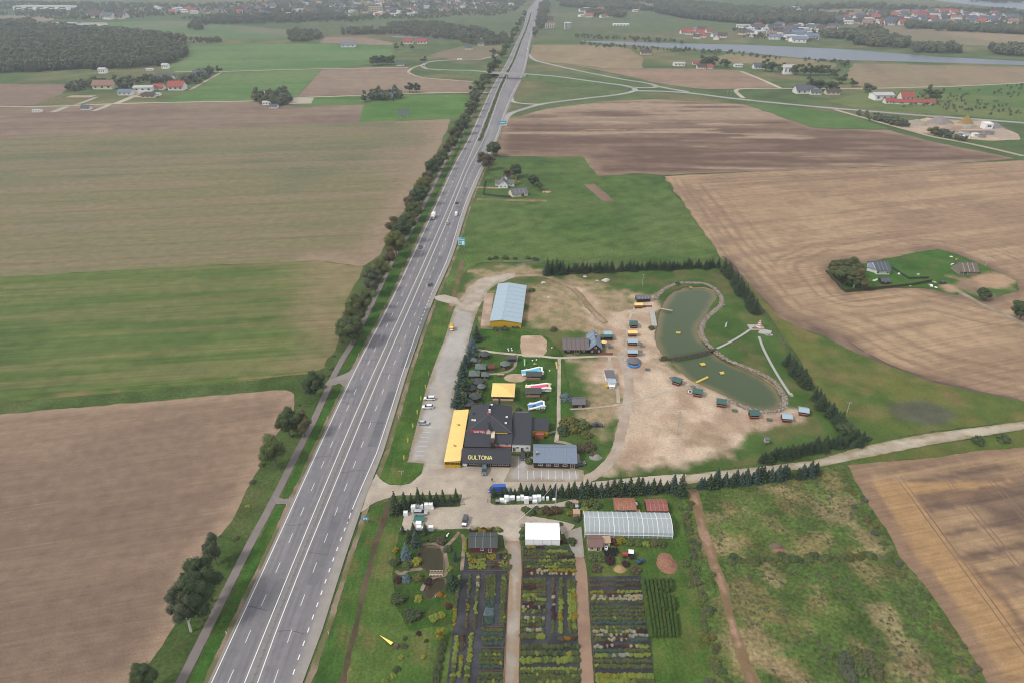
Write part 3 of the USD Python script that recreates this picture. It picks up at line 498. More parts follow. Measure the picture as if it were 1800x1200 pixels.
sheet('farm_yard', yard, 0.06, 1.8, lambda x, y: lerp(lerp(t_grass(alb(74, 112, 46), alb(64, 100, 42), alb(120, 112, 76), 0.3, 14.0, 118)(x, y), alb(192, 162, 136), soft([[(1720,480),(1745,475),(1786,497),(1775,508),(1730,512),(1690,505),(1672,488),(1700,487)], [(1650,503),(1672,502),(1688,513),(1675,518),(1655,512)]], 2.5)(x, y)), alb(150, 128, 110), 0.8 * soft([[(1672,487),(1700,482),(1740,512),(1760,522),(1725,528),(1690,508)]], 3.0)(x, y)), rough_m, 0.8)
# paved and gravelled yards
sheet('parking_lot', poly([(716,812),(738,726),(747,690),(764,640),(780,600),(792,562),(798,545),(806,528),(846,526),(838,548),(826,590),(818,632),(806,660),(797,700),(802,718),(783,818),(783,846),(742,846),(742,828),(746,814)]), 0.1, 1.0, lambda x, y, d: lerp(LOTC(x, y, d), alb(204, 194, 184), 0.6 * sst(fb(x, y / 4, 5, 119), 0.5, 0.7)), path_mat, 0.2)
sheet('gravel_yard', poly([(634,900),(650,852),(662,832),(672,846),(684,851),(702,853),(722,850),(744,828),(750,814),(783,817),(897,821),(900,832),(1026,832),(1030,848),(1100,840),(1206,832),(1206,850),(1100,857),(1030,864),(890,864),(864,869),(862,884),(870,887),(975,885),(1012,876),(1014,882),(990,890),(925,893),(921,905),(985,915),(1012,922),(998,935),(985,938),(985,920),(922,920),(915,930),(913,955),(888,965),(884,940),(835,932),(820,928),(702,933),(712,905),(725,893),(808,890),(812,868),(700,870),(660,882)]), 0.105, 1.0, DIRT, fine, 0.35)
sheet('parking_lot', poly([(898,800),(938,802),(938,822),(1012,824),(1026,826),(1026,846),(885,847),(897,822)]), 0.115, 1.0, LOTC, path_mat, 0.15)
sheet('gravel_road', poly([(1190,836),(1430,809),(1526,782),(1622,763),(1800,740),(2000,712),(2000,726),(1800,754.5),(1660,777),(1530,802),(1445,819),(1206,851)]), 0.1, 1.2, t_two(alb(206, 196, 182), alb(190, 178, 164), 10, 120, edge=alb(168, 154, 128), ew=1.4), fine, 0.4)
sheet('concrete_path', poly([(887,950),(915,950),(917,1000),(914,1100),(912,1200),(912,1260),(882,1260),(884,1200),(890,1100),(896,1000),(893,970)]), 0.12, 0.8, t_two(alb(188, 178, 170), alb(170, 160, 154), 7, 121, edge=alb(172, 150, 130), ew=0.7), path_mat, 0.12)
sheet('concrete_path', poly([(990,935),(1022,925),(1027,979),(1011,979)]), 0.12, 0.8, t_two(alb(180, 174, 166), alb(168, 160, 152), 7, 122), path_mat, 0.12)
sheet('brick_path', poly([(1011,979),(1027,979),(1032,1005),(1036,1080),(1044,1200),(1048,1260),(1022,1260),(1021,1200),(1014,1080),(1011,1005)]), 0.125, 0.8, t_two(alb(172, 144, 128), alb(158, 130, 114), 6, 123), path_mat, 0.15)
L3, R3 = [(1206,859),(1218,893),(1230,940),(1245,990),(1262,1030),(1275,1080),(1290,1140),(1308,1190),(1330,1260)], [(1227,859),(1235,893),(1245,932),(1262,985),(1281,1032),(1289,1080),(1305,1125),(1320,1165),(1338,1200),(1365,1260)]
sheet('dirt_track', poly(L3 + R3[::-1]), 0.1, 0.9, t_two(alb(182, 150, 130), alb(164, 134, 116), 6, 124, edge=alb(140, 118, 92), ew=1.2), fine, 0.35)
sheet('dirt_track', Polygon(np.vstack([densify(np.array(gpts([(800,532),(830,512),(866,496),(905,486),(950,484),(985,496),(1012,512),(1040,545),(1062,566)])), 2, 0, 0), ])[:0]) if False else LineString(smooth_line(gpts([(796,536),(830,512),(866,494),(905,485),(950,484),(985,496),(1012,512),(1040,545),(1062,566)]), 50)).buffer(2.0), 0.09, 1.0, t_two(alb(190, 168, 150), alb(166, 146, 126), 6, 125, edge=alb(150, 132, 104), ew=1.6), fine, 0.5)
sheet('dirt_track', LineString(smooth_line(gpts([(1092,622),(1104,660),(1104,700),(1094,750),(1082,795),(1052,830),(1030,842)]), 40)).buffer(2.0), 0.09, 1.0, t_two(alb(198, 184, 174), alb(186, 168, 156), 6, 126), fine, 0.4)
sheet('concrete_apron', poly([(852,516),(868,516),(861,573),(845,573)]), .135, 1.0, t_two(alb(206, 186, 172), alb(188, 168, 154), 6, 141), fine, .2)
sheet('gravel_yard', poly([(798,545),(806,534),(820,508),(846,490),(880,481),(906,480),(906,487),(872,500),(856,514),(848,530),(838,552)]), .112, 1.0, lambda x, y, d: lerp(DIRT(x, y), alb(150, 140, 112), .7 * (1 - sst(d, .3, 3)) * sst(fb(x, y, 5, 143), .35, .6)), fine, 1.0)
sheet('access_ramp', poly([(764,523),(780,520),(800,525),(806,534),(792,533),(772,528)]).buffer(1.0), 0.13, 0.9, t_two(alb(200, 190, 180), alb(186, 172, 160), 6, 127), fine, 0.3)
sheet('sand_court', poly([(920,592),(950,592),(958,600),(957,618),(950,626),(921,625),(918,608)]).buffer(1.0), 0.13, 0.9, t_two(alb(212, 186, 166), alb(196, 170, 150), 7, 128), fine, 0.3)
sheet('sand_patch', Polygon(np.array([[math.cos(t) * 5.2, math.sin(t) * 3.6] for t in np.arange(12) * math.pi / 6]) + g2(906, 664)), 0.13, 0.6, t_two(alb(206, 184, 164), alb(190, 168, 146), 4, 129), fine, 0.3)
for L, w, c in (([(833,613),(867,619),(908,623),(952,626),(982,629),(1035,627),(1065,626),(1104,628)], 1.7, 214), ([(983,629),(983,650),(982,720),(982,744),(977,777)], 1.5, 208), ([(1071,627),(1075,652),(1084,681),(1087,708)], 1.5, 208), ([(1002,719),(1080,712),(1150,694),(1212,674)], 1.1, 206), ([(1099,634),(1102,590),(1106,562),(1118,538)], 1.1, 210),
                ([(908,623),(906,640),(895,652),(870,657),(850,658)], 1.4, 178), ([(846,622),(838,650),(836,680),(830,700),(836,712),(846,722)], 1.6, 150), ([(1389,690),(1392,697)], 1.5, 190), ([(940,765),(960,762),(977,757)], 1.2, 176), ([(977,776),(1000,780),(1014,792),(1016,812)], 1.5, 176)):
    sheet('garden_path', LineString(smooth_line(gpts(L), 40)).buffer(w / 2, cap_style=2), 0.14, 0.8, t_two(alb(c, c * 0.95, c * 0.89), alb(c * 0.93, c * 0.86, c * 0.79), 5, 130), path_mat, 0.1)
sheet('driveway', ribbon([(1680,510),(1722,533),(1790,565),(1830,584)], 3.0), 0.09, 1.5, t_two(alb(186, 176, 164), alb(168, 152, 134), 6, 131), fine, 0.4)
sheet('driveway', ribbon([(1036,324),(1069,354)], 9.0), 0.08, 2, t_two(alb(150, 128, 112), alb(138, 116, 100), 8, 132), fine, 0.8)
sheet('driveway', ribbon([(835,330),(850,330),(880,331)], 4.0), 0.09, 1.5, t_two(alb(190, 160, 146), alb(176, 140, 122), 8, 133), fine, 0.5)
sheet('dirt_track', ribbon([(838,351),(890,352),(962,354)], 5.0), 0.08, 2, t_two(alb(158, 132, 108), alb(120, 122, 76), 10, 134), fine, 0.8)
# stone sett edging round the pond, dry weed tufts: uncountable pieces
def rock_mesh(seed, r=0.5):
    m = trimesh.creation.icosphere(1, 1.0); v = np.array(m.vertices); n = meshkit.noise(v * 1.7 + 5, seed)[:, None]
    return v * (0.65 + 0.7 * n) * np.array([1, 0.8, 0.6]) * r, np.array(m.faces)
stone_mats = [M('field_stone', alb(176, 166, 158), 0.9, var=0.2), M('field_stone_dark', alb(140, 128, 122), 0.9, var=0.2)]
def along(pts, sp):
    ls = LineString(smooth_line(gpts(pts), 120)); n = int(ls.length / sp); return np.array([ls.interpolate(i / n, normalized=True).coords[0] for i in range(n + 1)])
RIM = [(1080 + x / 4, 460 + y / 4) for x, y in [(290,270),(330,210),(380,178),(480,150),(600,150),(690,180),(745,235),(752,300),(705,345),(652,392),(622,445),(616,510),(640,560),(700,622),(800,692),(900,732),(1000,772),(1080,812),(1150,872),(1192,940),(1195,1000),(1150,1045),(1050,1055),(960,1035),(880,1010),(800,970)]]
rim = LineString(smooth_line(gpts(RIM), 150))
sheet('stone_apron', rim.buffer(1.25).difference(pond.buffer(-0.3)), 0.09, 0.7, t_two(alb(158, 146, 138), alb(126, 116, 104), 4, 140), fine, 0.3)
n = 2000; ps = np.array([rim.interpolate(t, normalized=True).coords[0] for t in rng.random(n)]) + rng.normal(0, 0.55, (n, 2))
instancer('stone_edging', [[('stone', rock_mesh(k), stone_mats[k % 2])] for k in range(4)], np.column_stack([ps, np.full(n, 0.12)]), rng.integers(0, 4, n), rng.random(n) * 6.3, rng.uniform(0.35, 0.95, n), 'grey fieldstones laid as an edging round the green pond', 'stones')
# ------------------------------------------------------------------ vegetation kinds
leaf_dark, leaf_mid = leaf_mat('leaf_dark', (0.175, 0.228, 0.100)), leaf_mat('leaf_mid', (0.235, 0.290, 0.110))
leaf_grey, leaf_brown = leaf_mat('leaf_grey', (0.222, 0.249, 0.148)), leaf_mat('leaf_brown', (0.244, 0.207, 0.125))
needle, needle_blue = leaf_mat('needle', (0.092, 0.140, 0.074), 0.4, 0.15, (1.1, 1.0, 0.85)), leaf_mat('needle_blue', (0.224, 0.297, 0.310), 0.35, 0.15, (0.9, 1, 1.05))
needle_teal = leaf_mat('needle_teal', (0.112, 0.172, 0.132), 0.4, 0.15, (1.0, 1.0, 0.95))
leaf_yellow, leaf_lime, leaf_purple, leaf_white = leaf_mat('leaf_yellow', (0.42, 0.38, 0.05), 0.35), leaf_mat('leaf_lime', (0.384, 0.473, 0.103), 0.35), leaf_mat('leaf_purple', (0.13, 0.07, 0.07), 0.4), leaf_mat('blossom', (0.78, 0.75, 0.58), 0.5)
leaf_rust, leaf_orange = leaf_mat('leaf_rust', (0.20, 0.11, 0.055), 0.4), leaf_mat('leaf_orange', (0.55, 0.25, 0.03), 0.3)
bark = M('bark', (0.14, 0.11, 0.085), 0.9, var=0.25, scale=4); birch_bark = M('birch_bark', (0.5, 0.48, 0.44), 0.8, var=0.3, scale=5)
def cards(P, N, size, r, up=0.8):
    """Leaf-clump faces at P facing about N."""
    n = len(P); N = N + r.normal(0, 0.5, (n, 3)) + [0, 0, up]; N /= np.linalg.norm(N, axis=1, keepdims=True) + 1e-9
    a = np.cross(N, r.normal(0, 1, (n, 3))); a /= np.linalg.norm(a, axis=1, keepdims=True) + 1e-9
    b = np.cross(N, a); s = np.broadcast_to(size, (n,))[:, None] * r.uniform(0.6, 1.35, (n, 1)); t = s * r.uniform(0.55, 0.95, (n, 1))
    v = np.stack([P - a * s, P - b * t + N * s * 0.25, P + a * s, P + b * t + N * s * 0.2], 1).reshape(-1, 3) ; k = np.arange(n) * 4
    return v, np.vstack([np.stack([k, k + 1, k + 2], 1), np.stack([k, k + 2, k + 3], 1)])
ICO = trimesh.creation.icosphere(1, 1.0); IV, IF = np.array(ICO.vertices), np.array(ICO.faces)
def cores(m, c, rad, sq, seed):
    """The dense inner leaf mass of every limb's clump."""
    v, f = [m[0]], [m[1]]; n = len(m[0])
    for i in range(len(c)):
        w = IV * (0.8 + 0.4 * meshkit.noise(IV * 1.6 + 9 + i * 3.7, seed))[:, None] * rad[i] * [1, 1, sq] + c[i]; w[:, 2] = np.maximum(w[:, 2], 0.02); v.append(w); f.append(IF + n); n += len(w)
    return np.vstack(v), np.vstack(f)
def broad_crown(seed, n, size, H=10.0, R=3.4, lobes=22, low=0.22, up=0.8):
    r = np.random.default_rng(seed); P, N = [], []
    cz, rz = H * (0.5 + low / 2), H * (0.5 - low / 2)
    u = r.normal(0, 1, (lobes, 3)); u /= np.linalg.norm(u, axis=1, keepdims=True)
    c = u * r.uniform(0.35, 0.82, (lobes, 1)) * [R, R, rz] * (1 + 0.2 * r.normal(0, 1, (lobes, 1))) + [0, 0, cz]
    w = 1 - 0.35 * np.clip((c[:, 2] - cz) / rz, 0, 1) ; c[:, :2] *= w[:, None]
    rad = r.uniform(0.26, 0.44, lobes) * R
    k = r.integers(0, lobes, n); d = r.normal(0, 1, (n, 3)); d[:, 2] += 0.35; d /= np.linalg.norm(d, axis=1, keepdims=True)
    P = c[k] + d * (rad[k] * r.uniform(0.62, 1.08, n))[:, None] * [1, 1, 0.85]
    keep = P[:, 2] > 0.08 * H
    return cores(cards(P[keep], d[keep], size, r, up), c, rad * 0.78, 0.85, seed), c, rad
def trunk_mesh(seed, H, c, r0=0.28):
    r = np.random.default_rng(seed); m = MB(); h = H * 0.55
    m.tube([(0, 0, -0.2), (0.05 * r.normal(), 0.05 * r.normal(), h * 0.4), (0.2 * r.normal(), 0.2 * r.normal(), h)], [r0, r0 * 0.75, r0 * 0.4], 7)
    for q in c[np.argsort(-np.linalg.norm(c[:, :2], axis=1))[:7]]:
        z = min(h * 0.9, max(H * 0.15, q[2] - np.hypot(*q[:2]) * 0.9)); m.tube([(0, 0, z), (q[0] * 0.5, q[1] * 0.5, (z + q[2]) / 2 + 0.2), tuple(q)], [r0 * 0.4, r0 * 0.27, r0 * 0.1], 5)
    return m.mesh()
def put_kind(name, parts):
    k = kind(name)
    for n, m, mt in parts: obj(n, m, mt, k)
    return k
TREES = {}
for nm, seed, n, size, R, lb, mat, bk in (('oak', 1, 6500, 0.19, 4.3, 30, leaf_dark, bark), ('lime', 2, 6000, 0.19, 3.9, 26, leaf_mid, bark), ('maple', 3, 6000, 0.19, 4.2, 24, leaf_dark, bark), ('willow', 4, 4200, 0.2, 3.9, 20, leaf_grey, bark), ('ash', 5, 3800, 0.2, 3.8, 18, leaf_brown, bark), ('birch', 6, 5000, 0.17, 3.2, 26, leaf_grey, birch_bark)):
    (m, c, rad) = broad_crown(seed, n, size, 10, R, lb, 0.16 if nm != 'birch' else 0.2)
    TREES[nm] = put_kind(nm, [('trunk', trunk_mesh(seed, 10, c), bk), ('crown', m, mat)])
for nm, seed, mat in (('far_oak', 11, leaf_dark), ('far_lime', 12, leaf_mid), ('far_maple', 13, leaf_dark), ('far_willow', 14, leaf_grey)):
    (m, c, rad) = broad_crown(seed, 420, 0.75, 10, 4.3, 12, 0.12)
    TREES[nm] = put_kind(nm, [('trunk', trunk_mesh(seed, 10, c[:3]), bark), ('crown', m, mat)])
def spruce_cards(seed, H=8.0, R=1.9, tiers=15, per=26, size=0.26, droop=0.35, base=0.35):
    r = np.random.default_rng(seed); P, N = [], []
    for i in range(tiers):
        f = i / tiers; z = base + (H - base) * f; rr = R * (1 - f) ** 0.85 * r.uniform(0.85, 1.1)
        nb = max(5, int(13 * (1 - f) + 3)); ph = r.random() * 6.3
        for b in range(nb):
            a = ph + b * 2 * math.pi / nb + r.normal(0, 0.12); L = rr * r.uniform(0.75, 1.15); k = max(2, int(per / 5 * (1 - f) + 2))
            t = r.uniform(0.15, 1, k); side = r.normal(0, 0.13, k) * L
            P.append(np.stack([np.cos(a) * L * t - np.sin(a) * side, np.sin(a) * L * t + np.cos(a) * side, z - droop * L * t ** 1.5 + 0.12 * L + r.normal(0, 0.05, k)], -1))
            N.append(np.stack([np.cos(a) * 0.45 * np.ones(k), np.sin(a) * 0.45 * np.ones(k), np.ones(k)], -1))
    P.append(np.array([[0, 0, H - 0.1], [0, 0, H + 0.25], [0.05, 0, H - 0.3]])); N.append(np.array([[1, 0, 0.2], [0, 1, 0.2], [1, 1, 0.3]]))
    return cards(np.vstack(P), np.vstack(N), size, r)
def spruce_kind(nm, seed, mat, **k):
    m = MB(); H = k.get('H', 8.0); m.tube([(0, 0, -0.2), (0, 0, H * 0.95)], [0.16, 0.02], 6)
    return put_kind(nm, [('trunk', m.mesh(), bark), ('crown', spruce_cards(seed, **k), mat)])
SPR = [spruce_kind('spruce', 21, needle), spruce_kind('spruce_slender', 22, needle, R=1.5), spruce_kind('spruce_teal', 23, needle_teal, R=1.8), spruce_kind('spruce_blue', 24, needle_blue, R=2.2), spruce_kind('spruce_wide', 25, needle, R=2.5, tiers=17, per=30)]
THUJA = spruce_kind('thuja', 26, leaf_mat('thuja', (0.133, 0.222, 0.059), 0.4, 0.2), H=3.0, R=0.75, tiers=12, droop=-0.5, size=0.16, base=0.1)
def shrub_cards(seed, n=420, R=1.0, size=0.13, flat=0.8):
    r = np.random.default_rng(seed); lob = r.normal(0, 1, (8, 3)); lob /= np.linalg.norm(lob, axis=1, keepdims=True); lob[:, 2] = np.abs(lob[:, 2])
    c = lob * r.uniform(0.35, 0.62, (8, 1)) * [R, R, R * flat]; k = r.integers(0, 8, n); d = r.normal(0, 1, (n, 3)); d[:, 2] = d[:, 2] * 0.8 + 0.35; d /= np.linalg.norm(d, axis=1, keepdims=True)
    P = c[k] + d * (R * 0.46 * r.uniform(0.75, 1.05, (n, 1))); P[:, 2] = np.maximum(P[:, 2], 0.04)
    return cores(cards(P, d, size, r), c, np.full(8, R * .36), .9, seed)
SH = {}
for i, (nm, mat) in enumerate((('green', leaf_mid), ('dark', leaf_dark), ('lime', leaf_lime), ('yellow', leaf_yellow), ('purple', leaf_purple), ('grey', leaf_grey), ('brown', leaf_brown), ('rust', leaf_rust), ('white', leaf_white), ('blue', needle_blue), ('orange', leaf_orange), ('teal', needle_teal))):
    m = MB()
    for a in range(5): m.tube([(0, 0, 0), (0.35 * math.cos(a * 1.26), 0.35 * math.sin(a * 1.26), 0.45)], [0.03, 0.012], 4)
    SH[nm] = put_kind('shrub_' + nm, [('stems', m.mesh(), bark), ('foliage', shrub_cards(40 + i), mat)])
WORDS = dict(green='mid green', dark='dark green', grey='grey-green', brown='brownish', lime='light green')
ORD = ['first', 'second', 'third', 'fourth', 'fifth', 'sixth', 'seventh', 'eighth', 'ninth', 'tenth', '11th', '12th', '13th', '14th', '15th', '16th', '17th', '18th', '19th', '20th'] + [f'{k}th' for k in range(21, 90)]
for k in (21, 31, 41, 51, 61, 71, 81): ORD[k - 1], ORD[k], ORD[k + 1] = f'{k}st', f'{k+1}nd', f'{k+2}rd'
def tree(kd, px, py, h=None, top=None, label='', name='tree', cat='tree', H0=10.0, wide=1.0, group=None, clip=(2.0, 22.0)):
    x, y, _ = G(px, py)
    h = h or float(np.clip(HT(px, py, top), *clip)); s = h / H0
    return copy(kd, name, label, cat, (x, y, 0), rng.random() * 6.28, (s * wide, s * wide, s), group)
# roadside trees on the left verge, near to far
ROAD = [(262,1215,1165,'oak'),(336,1109,1030,'birch'),(356,1090,1000,'oak'),(372,1056,980,'maple'),(382,992,936,'willow'),(486,818,764,'lime'),(510,768,718,'maple'),(536,766,720,'willow'),(553,702,655,'maple'),(620,606,550,'oak'),(607,592,556,'lime'),(632,572,520,'maple'),(646,545,505,'lime'),(654,518,470,'willow'),(667,495,452,'lime'),(684,470,432,'ash'),(697,452,402,'lime'),(690,416,378,'ash'),(706,428,386,'maple'),(717,408,372,'oak'),(728,388,352,'oak'),(722,372,340,'ash'),(738,362,322,'oak'),(746,346,308,'lime'),(754,328,296,'ash'),(760,312,280,'maple'),(770,300,268,'oak'),(779,290,260,'lime'),(786,276,250,'ash'),(795,264,236,'oak'),(802,252,222,'maple'),(812,237,205,'oak'),(819,224,196,'lime'),(825,208,182,'oak'),(831,197,172,'lime'),(836,185,160,'ash'),(832,176,152,'oak'),(841,166,142,'maple'),(850,155,130,'lime'),(857,147,120,'oak'),(866,132,105,'maple'),(871,120,95,'oak'),(884,102,82,'lime'),(891,91,71,'oak'),(897,80,61,'lime'),(902,69,51,'oak'),(907,59,43,'lime'),(912,49,34,'oak'),(917,41,27,'lime'),(922,31,18,'oak')]
LOOK = {'oak': 'dark round-crowned', 'lime': 'mid green bushy', 'maple': 'dark broad', 'willow': 'pale grey-green airy', 'ash': 'brownish thin', 'birch': 'pale white-trunked'}
for i, (px, py, tp, kd) in enumerate(ROAD):
    tree(TREES[kd if py > 210 else {'oak': 'far_oak', 'maple': 'far_maple', 'lime': 'far_lime', 'ash': 'far_willow'}[kd]], px, py, None, tp, f'{LOOK[kd]} roadside tree, {ORD[i]} from the bottom of the left verge row', 'roadside_tree', wide=.7 if py > 900 else .92 if py > 640 else 1.05, group='trees along the left side of the highway', clip=(7, 20))
for i, (px, py, tp, kd, w) in enumerate([(868,275,246,'oak','dark tree at the top end of the brown trees by the highway'),(860,300,268,'ash','bare brown tree beside the highway, nearest the farmhouse drive'),(850,293,264,'ash','brown thin tree right beside the highway edge line'),(906,312,286,'oak','dark tree behind the white farmhouse'),(893,318,296,'ash','brown bushy tree behind the white farmhouse roof'),(937,328,305,'oak','round dark tree at the right of the white farmhouse'),(947,335,318,'lime','smaller green tree touching the round dark tree by the white farmhouse')]):
    tree(TREES[kd], px, py, None, tp, w, 'tree', wide=1.15, clip=(5, 16))
VB = LineString(gpts([(262,1200),(330,1110),(395,985),(430,920),(480,815),(520,760),(552,700),(598,612),(625,570),(645,535),(668,480),(690,430),(712,395),(735,355),(760,310),(788,268),(815,228),(835,190),(855,150)]))
for i in range(110):
    f = 0.02 + 0.96 * ((i + rng.random() * .7) / 110) ** 0.8; p = VB.interpolate(f, normalized=True); s = (1.0 if f < .35 else 1.5) * rng.uniform(.6, 1.3); kx = ['green', 'dark', 'grey', 'brown', 'lime', 'green'][int(rng.integers(0, 6))] if f > .3 else ['green', 'grey', 'lime', 'brown'][int(rng.integers(0, 4))]
    off = rng.normal(-1.2, 1.6); copy(SH[kx], 'verge_bush', f'{WORDS[kx]} bush of the undergrowth between the roadside trees of the left verge', 'bush', (p.x + off, p.y, .03), rng.random() * 6, (s * 1.2, s * 1.2, s), f'{WORDS[kx]} undergrowth of the left verge')
# spruce rows
def spruce_row(pts, n, h, kinds, where, hv=0.24, group='spruces', jit=0.6, name='spruce', first=0, order=True):
    ls = LineString(gpts(pts))
    for i in range(n):
        p = ls.interpolate((i + 0.5) / n, normalized=True); s = h * rng.uniform(1 - hv, 1 + hv) / 8.0; w = rng.uniform(0.9, 1.1)
        copy(kinds[int(rng.integers(0, len(kinds)))], name, f'{ORD[i]} spruce {where}' if order else where, 'spruce', (p.x + rng.normal(0, jit), p.y + rng.normal(0, jit), 0), rng.random() * 6.28, (s * w * 1.5, s * w * 1.5, s), group)
for i, (px, by, ty) in enumerate([(695,900,864),(712,897,864),(724,891,867),(736,889,857),(745,888,864),(757,888,862),(768,886,864),(779,885,860),(792,884,868),(802,881,858)]):
    h = HT(px, by, ty); copy(SPR[i % 2], 'spruce', f'{ORD[i]} spruce from the left in the short row beside the gate', 'spruce', G(px, by), i * 1.3, h / 8 * np.array([1.2, 1.2, 1]), 'spruces beside the gate')
xs2 = [868,881,889,898,905,915,925,934,944.5,955,967,976,987,999,1009,1022,1031,1038,1045,1056,1067,1078,1089,1098,1107,1120,1127,1138,1147.5,1158.6,1171,1183]
for i, px in enumerate(xs2):
    by = np.interp(px, [870, 1030, 1190], [871, 871, 861]); h = 6.2 * rng.uniform(0.75, 1.2) * (.66 if i < 5 else 1)
    copy(SPR[[0, 1, 0, 2][i % 4]], 'spruce', f'{ORD[i]} spruce from the left in the long row above the greenhouse', 'spruce', G(px, by), i * 1.7, h / 8 * np.array([1.4, 1.4, 1]), 'spruces in the long row behind the white crates')
copy(SPR[4], 'spruce', 'tall dark spruce ending the long row at the track corner', 'spruce', G(1197, 868), 1.0, 1.15)
spruce_row([(1229,857),(1440,832)], 26, 5.6, [SPR[2], SPR[2], SPR[0]], 'from the left in the bluish row below the gravel road', group='bluish spruces below the gravel road')
for r, n in ((0, 24), (5, 22)): spruce_row([(1334 + r, 812 - r), (1516, 778 - r)], n, 4.6, [SPR[0], SPR[4]], 'from the left in the hedge above the gravel road, %s line' % ('front' if r == 0 else 'back'), group='spruces of the hedge above the gravel road')
spruce_row([(958,483),(992,481)], 6, 8.5, [SPR[0], SPR[4]], 'from the left in the tall clump starting the north hedge', group='tall spruces at the start of the north hedge')
spruce_row([(996,480),(1076,478)], 18, 6.0, [SPR[0], SPR[4]], 'from the left in the lower stretch of the north hedge', group='spruces of the north hedge, left stretch')
spruce_row([(1090,476),(1266,470)], 46, 5.4, [SPR[0], SPR[4]], 'from the left in the straight hedge above the pond', group='spruces of the north hedge, right stretch')
spruce_row([(1272,474),(1330,553)], 24, 7.0, [SPR[4], SPR[0]], 'from the top in the hedge running down right of the pond', group='spruces of the hedge right of the pond')
spruce_row([(1380,640),(1424,686)], 15, 6.0, [SPR[4], SPR[0]], 'from the top in the clump right of the lighthouse walk', group='spruces right of the lighthouse walk')
spruce_row([(1432,700),(1482,758)], 11, 6.5, [SPR[4], SPR[0]], 'from the top in the last clump by the pale huts', group='spruces by the pale roofed huts')
for px, by, h, k, w in ((838,598,8,0,'dark spruce at the left corner of the yellow fronted hall'),(830,616,7.5,3,'pale blue spruce beside the pavement below the yellow fronted hall'),(826,634,7,2,'teal spruce at the left end of the garden path'),(818,645,6.5,2,'teal spruce between pavement and upper garden gazebos'),(813,660,7,2,'teal spruce between pavement and the pair of hip roofed gazebos'),(812,682,9,2,'large teal spruce beside the parking lot, topmost of the big clump'),(818,690,8,0,'dark spruce in the middle of the big clump by the parking lot'),(806,712,9,2,'large teal spruce at the top of the yellow canopy'),(816,715,7,0,'dark spruce just behind the yellow canopy top'),(851,1041,0,0,'')):
    if w: copy(SPR[k], 'spruce', w, 'spruce', G(px, by), px, h / 8.0 * np.array([1.75, 1.75, 1]))
# small hedges left of the tall clump, and trees and bushes about the plots
BUSH = [(862,456,2.8,'dark','dark bush at the left end behind the mesh fence'),(872,455,3.2,'dark','taller dark bush behind the mesh fence'),(890,455,4,'dark','dark round bush behind the middle of the mesh fence'),(905,456,2.6,'dark','low dark bush right of the fence middle'),(930,455,3.2,'dark','dark bush near the right end of the mesh fence'),(942,457,3.4,'dark','dark bush touching the tall clump of spruces'),
 (1000,745,4.5,'green','big light green bush beside the dark parked car'),(1008,755,4,'green','light green bush below the small grey shed'),(1022,750,4.5,'green','light green bush left of the parked black car'),(992,760,3.6,'dark','darker bush on the path corner below the small shed'),(1030,765,3,'green','low green bush on the bank by the sandy track'),(1018,790,2.6,'brown','brownish bush right of the log house'),(1035,788,3,'brown','yellow-brown bush above the heap by the log house'),(1045,800,2.2,'green','green bush at the sandy track edge by the log house'),(930,812,3,'green','green bush at the left wall of the log house'),(929,800,2.6,'dark','dark green bush between the pale wall and the log house'),(995,700,4.5,'blue','bluish bush on the lawn left of the small grey shed'),
 (842,690,3.2,'green','green bush among the garden gazebos'),(850,675,3.4,'dark','dark bush right of the round gazebo roofs'),(870,580,3,'dark','dark bush at the middle of the yellow front wall'),(880,580,3,'grey','grey bush in front of the yellow wall'),(890,579,3.2,'dark','dark bush in front of the right half of the yellow wall'),(905,575,3.6,'dark','dark bush at the right corner of the yellow wall'),(935,512,3.6,'green','lone bush right of the pale blue roof'),(972,580,3.5,'dark','dark bush between the sand court and the dirt field'),(912,722,2.5,'dark','dark clump left of the blue and white bouncy castle'),(940,718,2.6,'dark','small dark conifer before the blue and white bouncy castle'),(955,700,3.4,'dark','dark bush at the right end of the lower long gazebo'),(953,722,2.4,'green','green bush on the lawn right of the bouncy castle'),
 (1168,632,3.2,'dark','dark bush at the left end of the pond footbridge'),(1144,578,3.0,'dark','dark bush on the sand at the stone quay'),(1190,500,2.6,'dark','dark bush on the pond rim, top left'),
 (1470,490,9,'green','x'),]
for px, py, h, k, w in BUSH:
    if w != 'x': copy(SH[k], 'bush', w, 'bush', G(px, py), px * 1.1, h * (0.95 if 985 < px < 1046 and py > 740 else 0.68))
for px, py, h, k, w in ((1470,484,10,'oak','dark tree at the upper fence corner of the farm yard'),(1490,484,11,'maple','dark tree behind the broad one in the farm yard'),(1484,502,12,'lime','broad tree at the left corner of the fenced farm yard'),(1500,506,12,'birch','pale airy tree just left of the slate roofed farmhouse'),(1476,496,10,'willow','grey-green tree on the outer fence of the farm yard'),(1512,508,8,'lime','lower green tree beside the slate farmhouse drive'),(1726,527,7.5,'oak','round dark tree beside the pale driveway'),(1792,562,11,'oak','dark tree cut by the right edge of the picture'),(1484,762,5.5,'oak','dark bushy tree at the corner of the pond plot')):
    tree(TREES[k], px, py, h, None, w, 'tree', wide=1.55 if px < 1530 else 1.25)
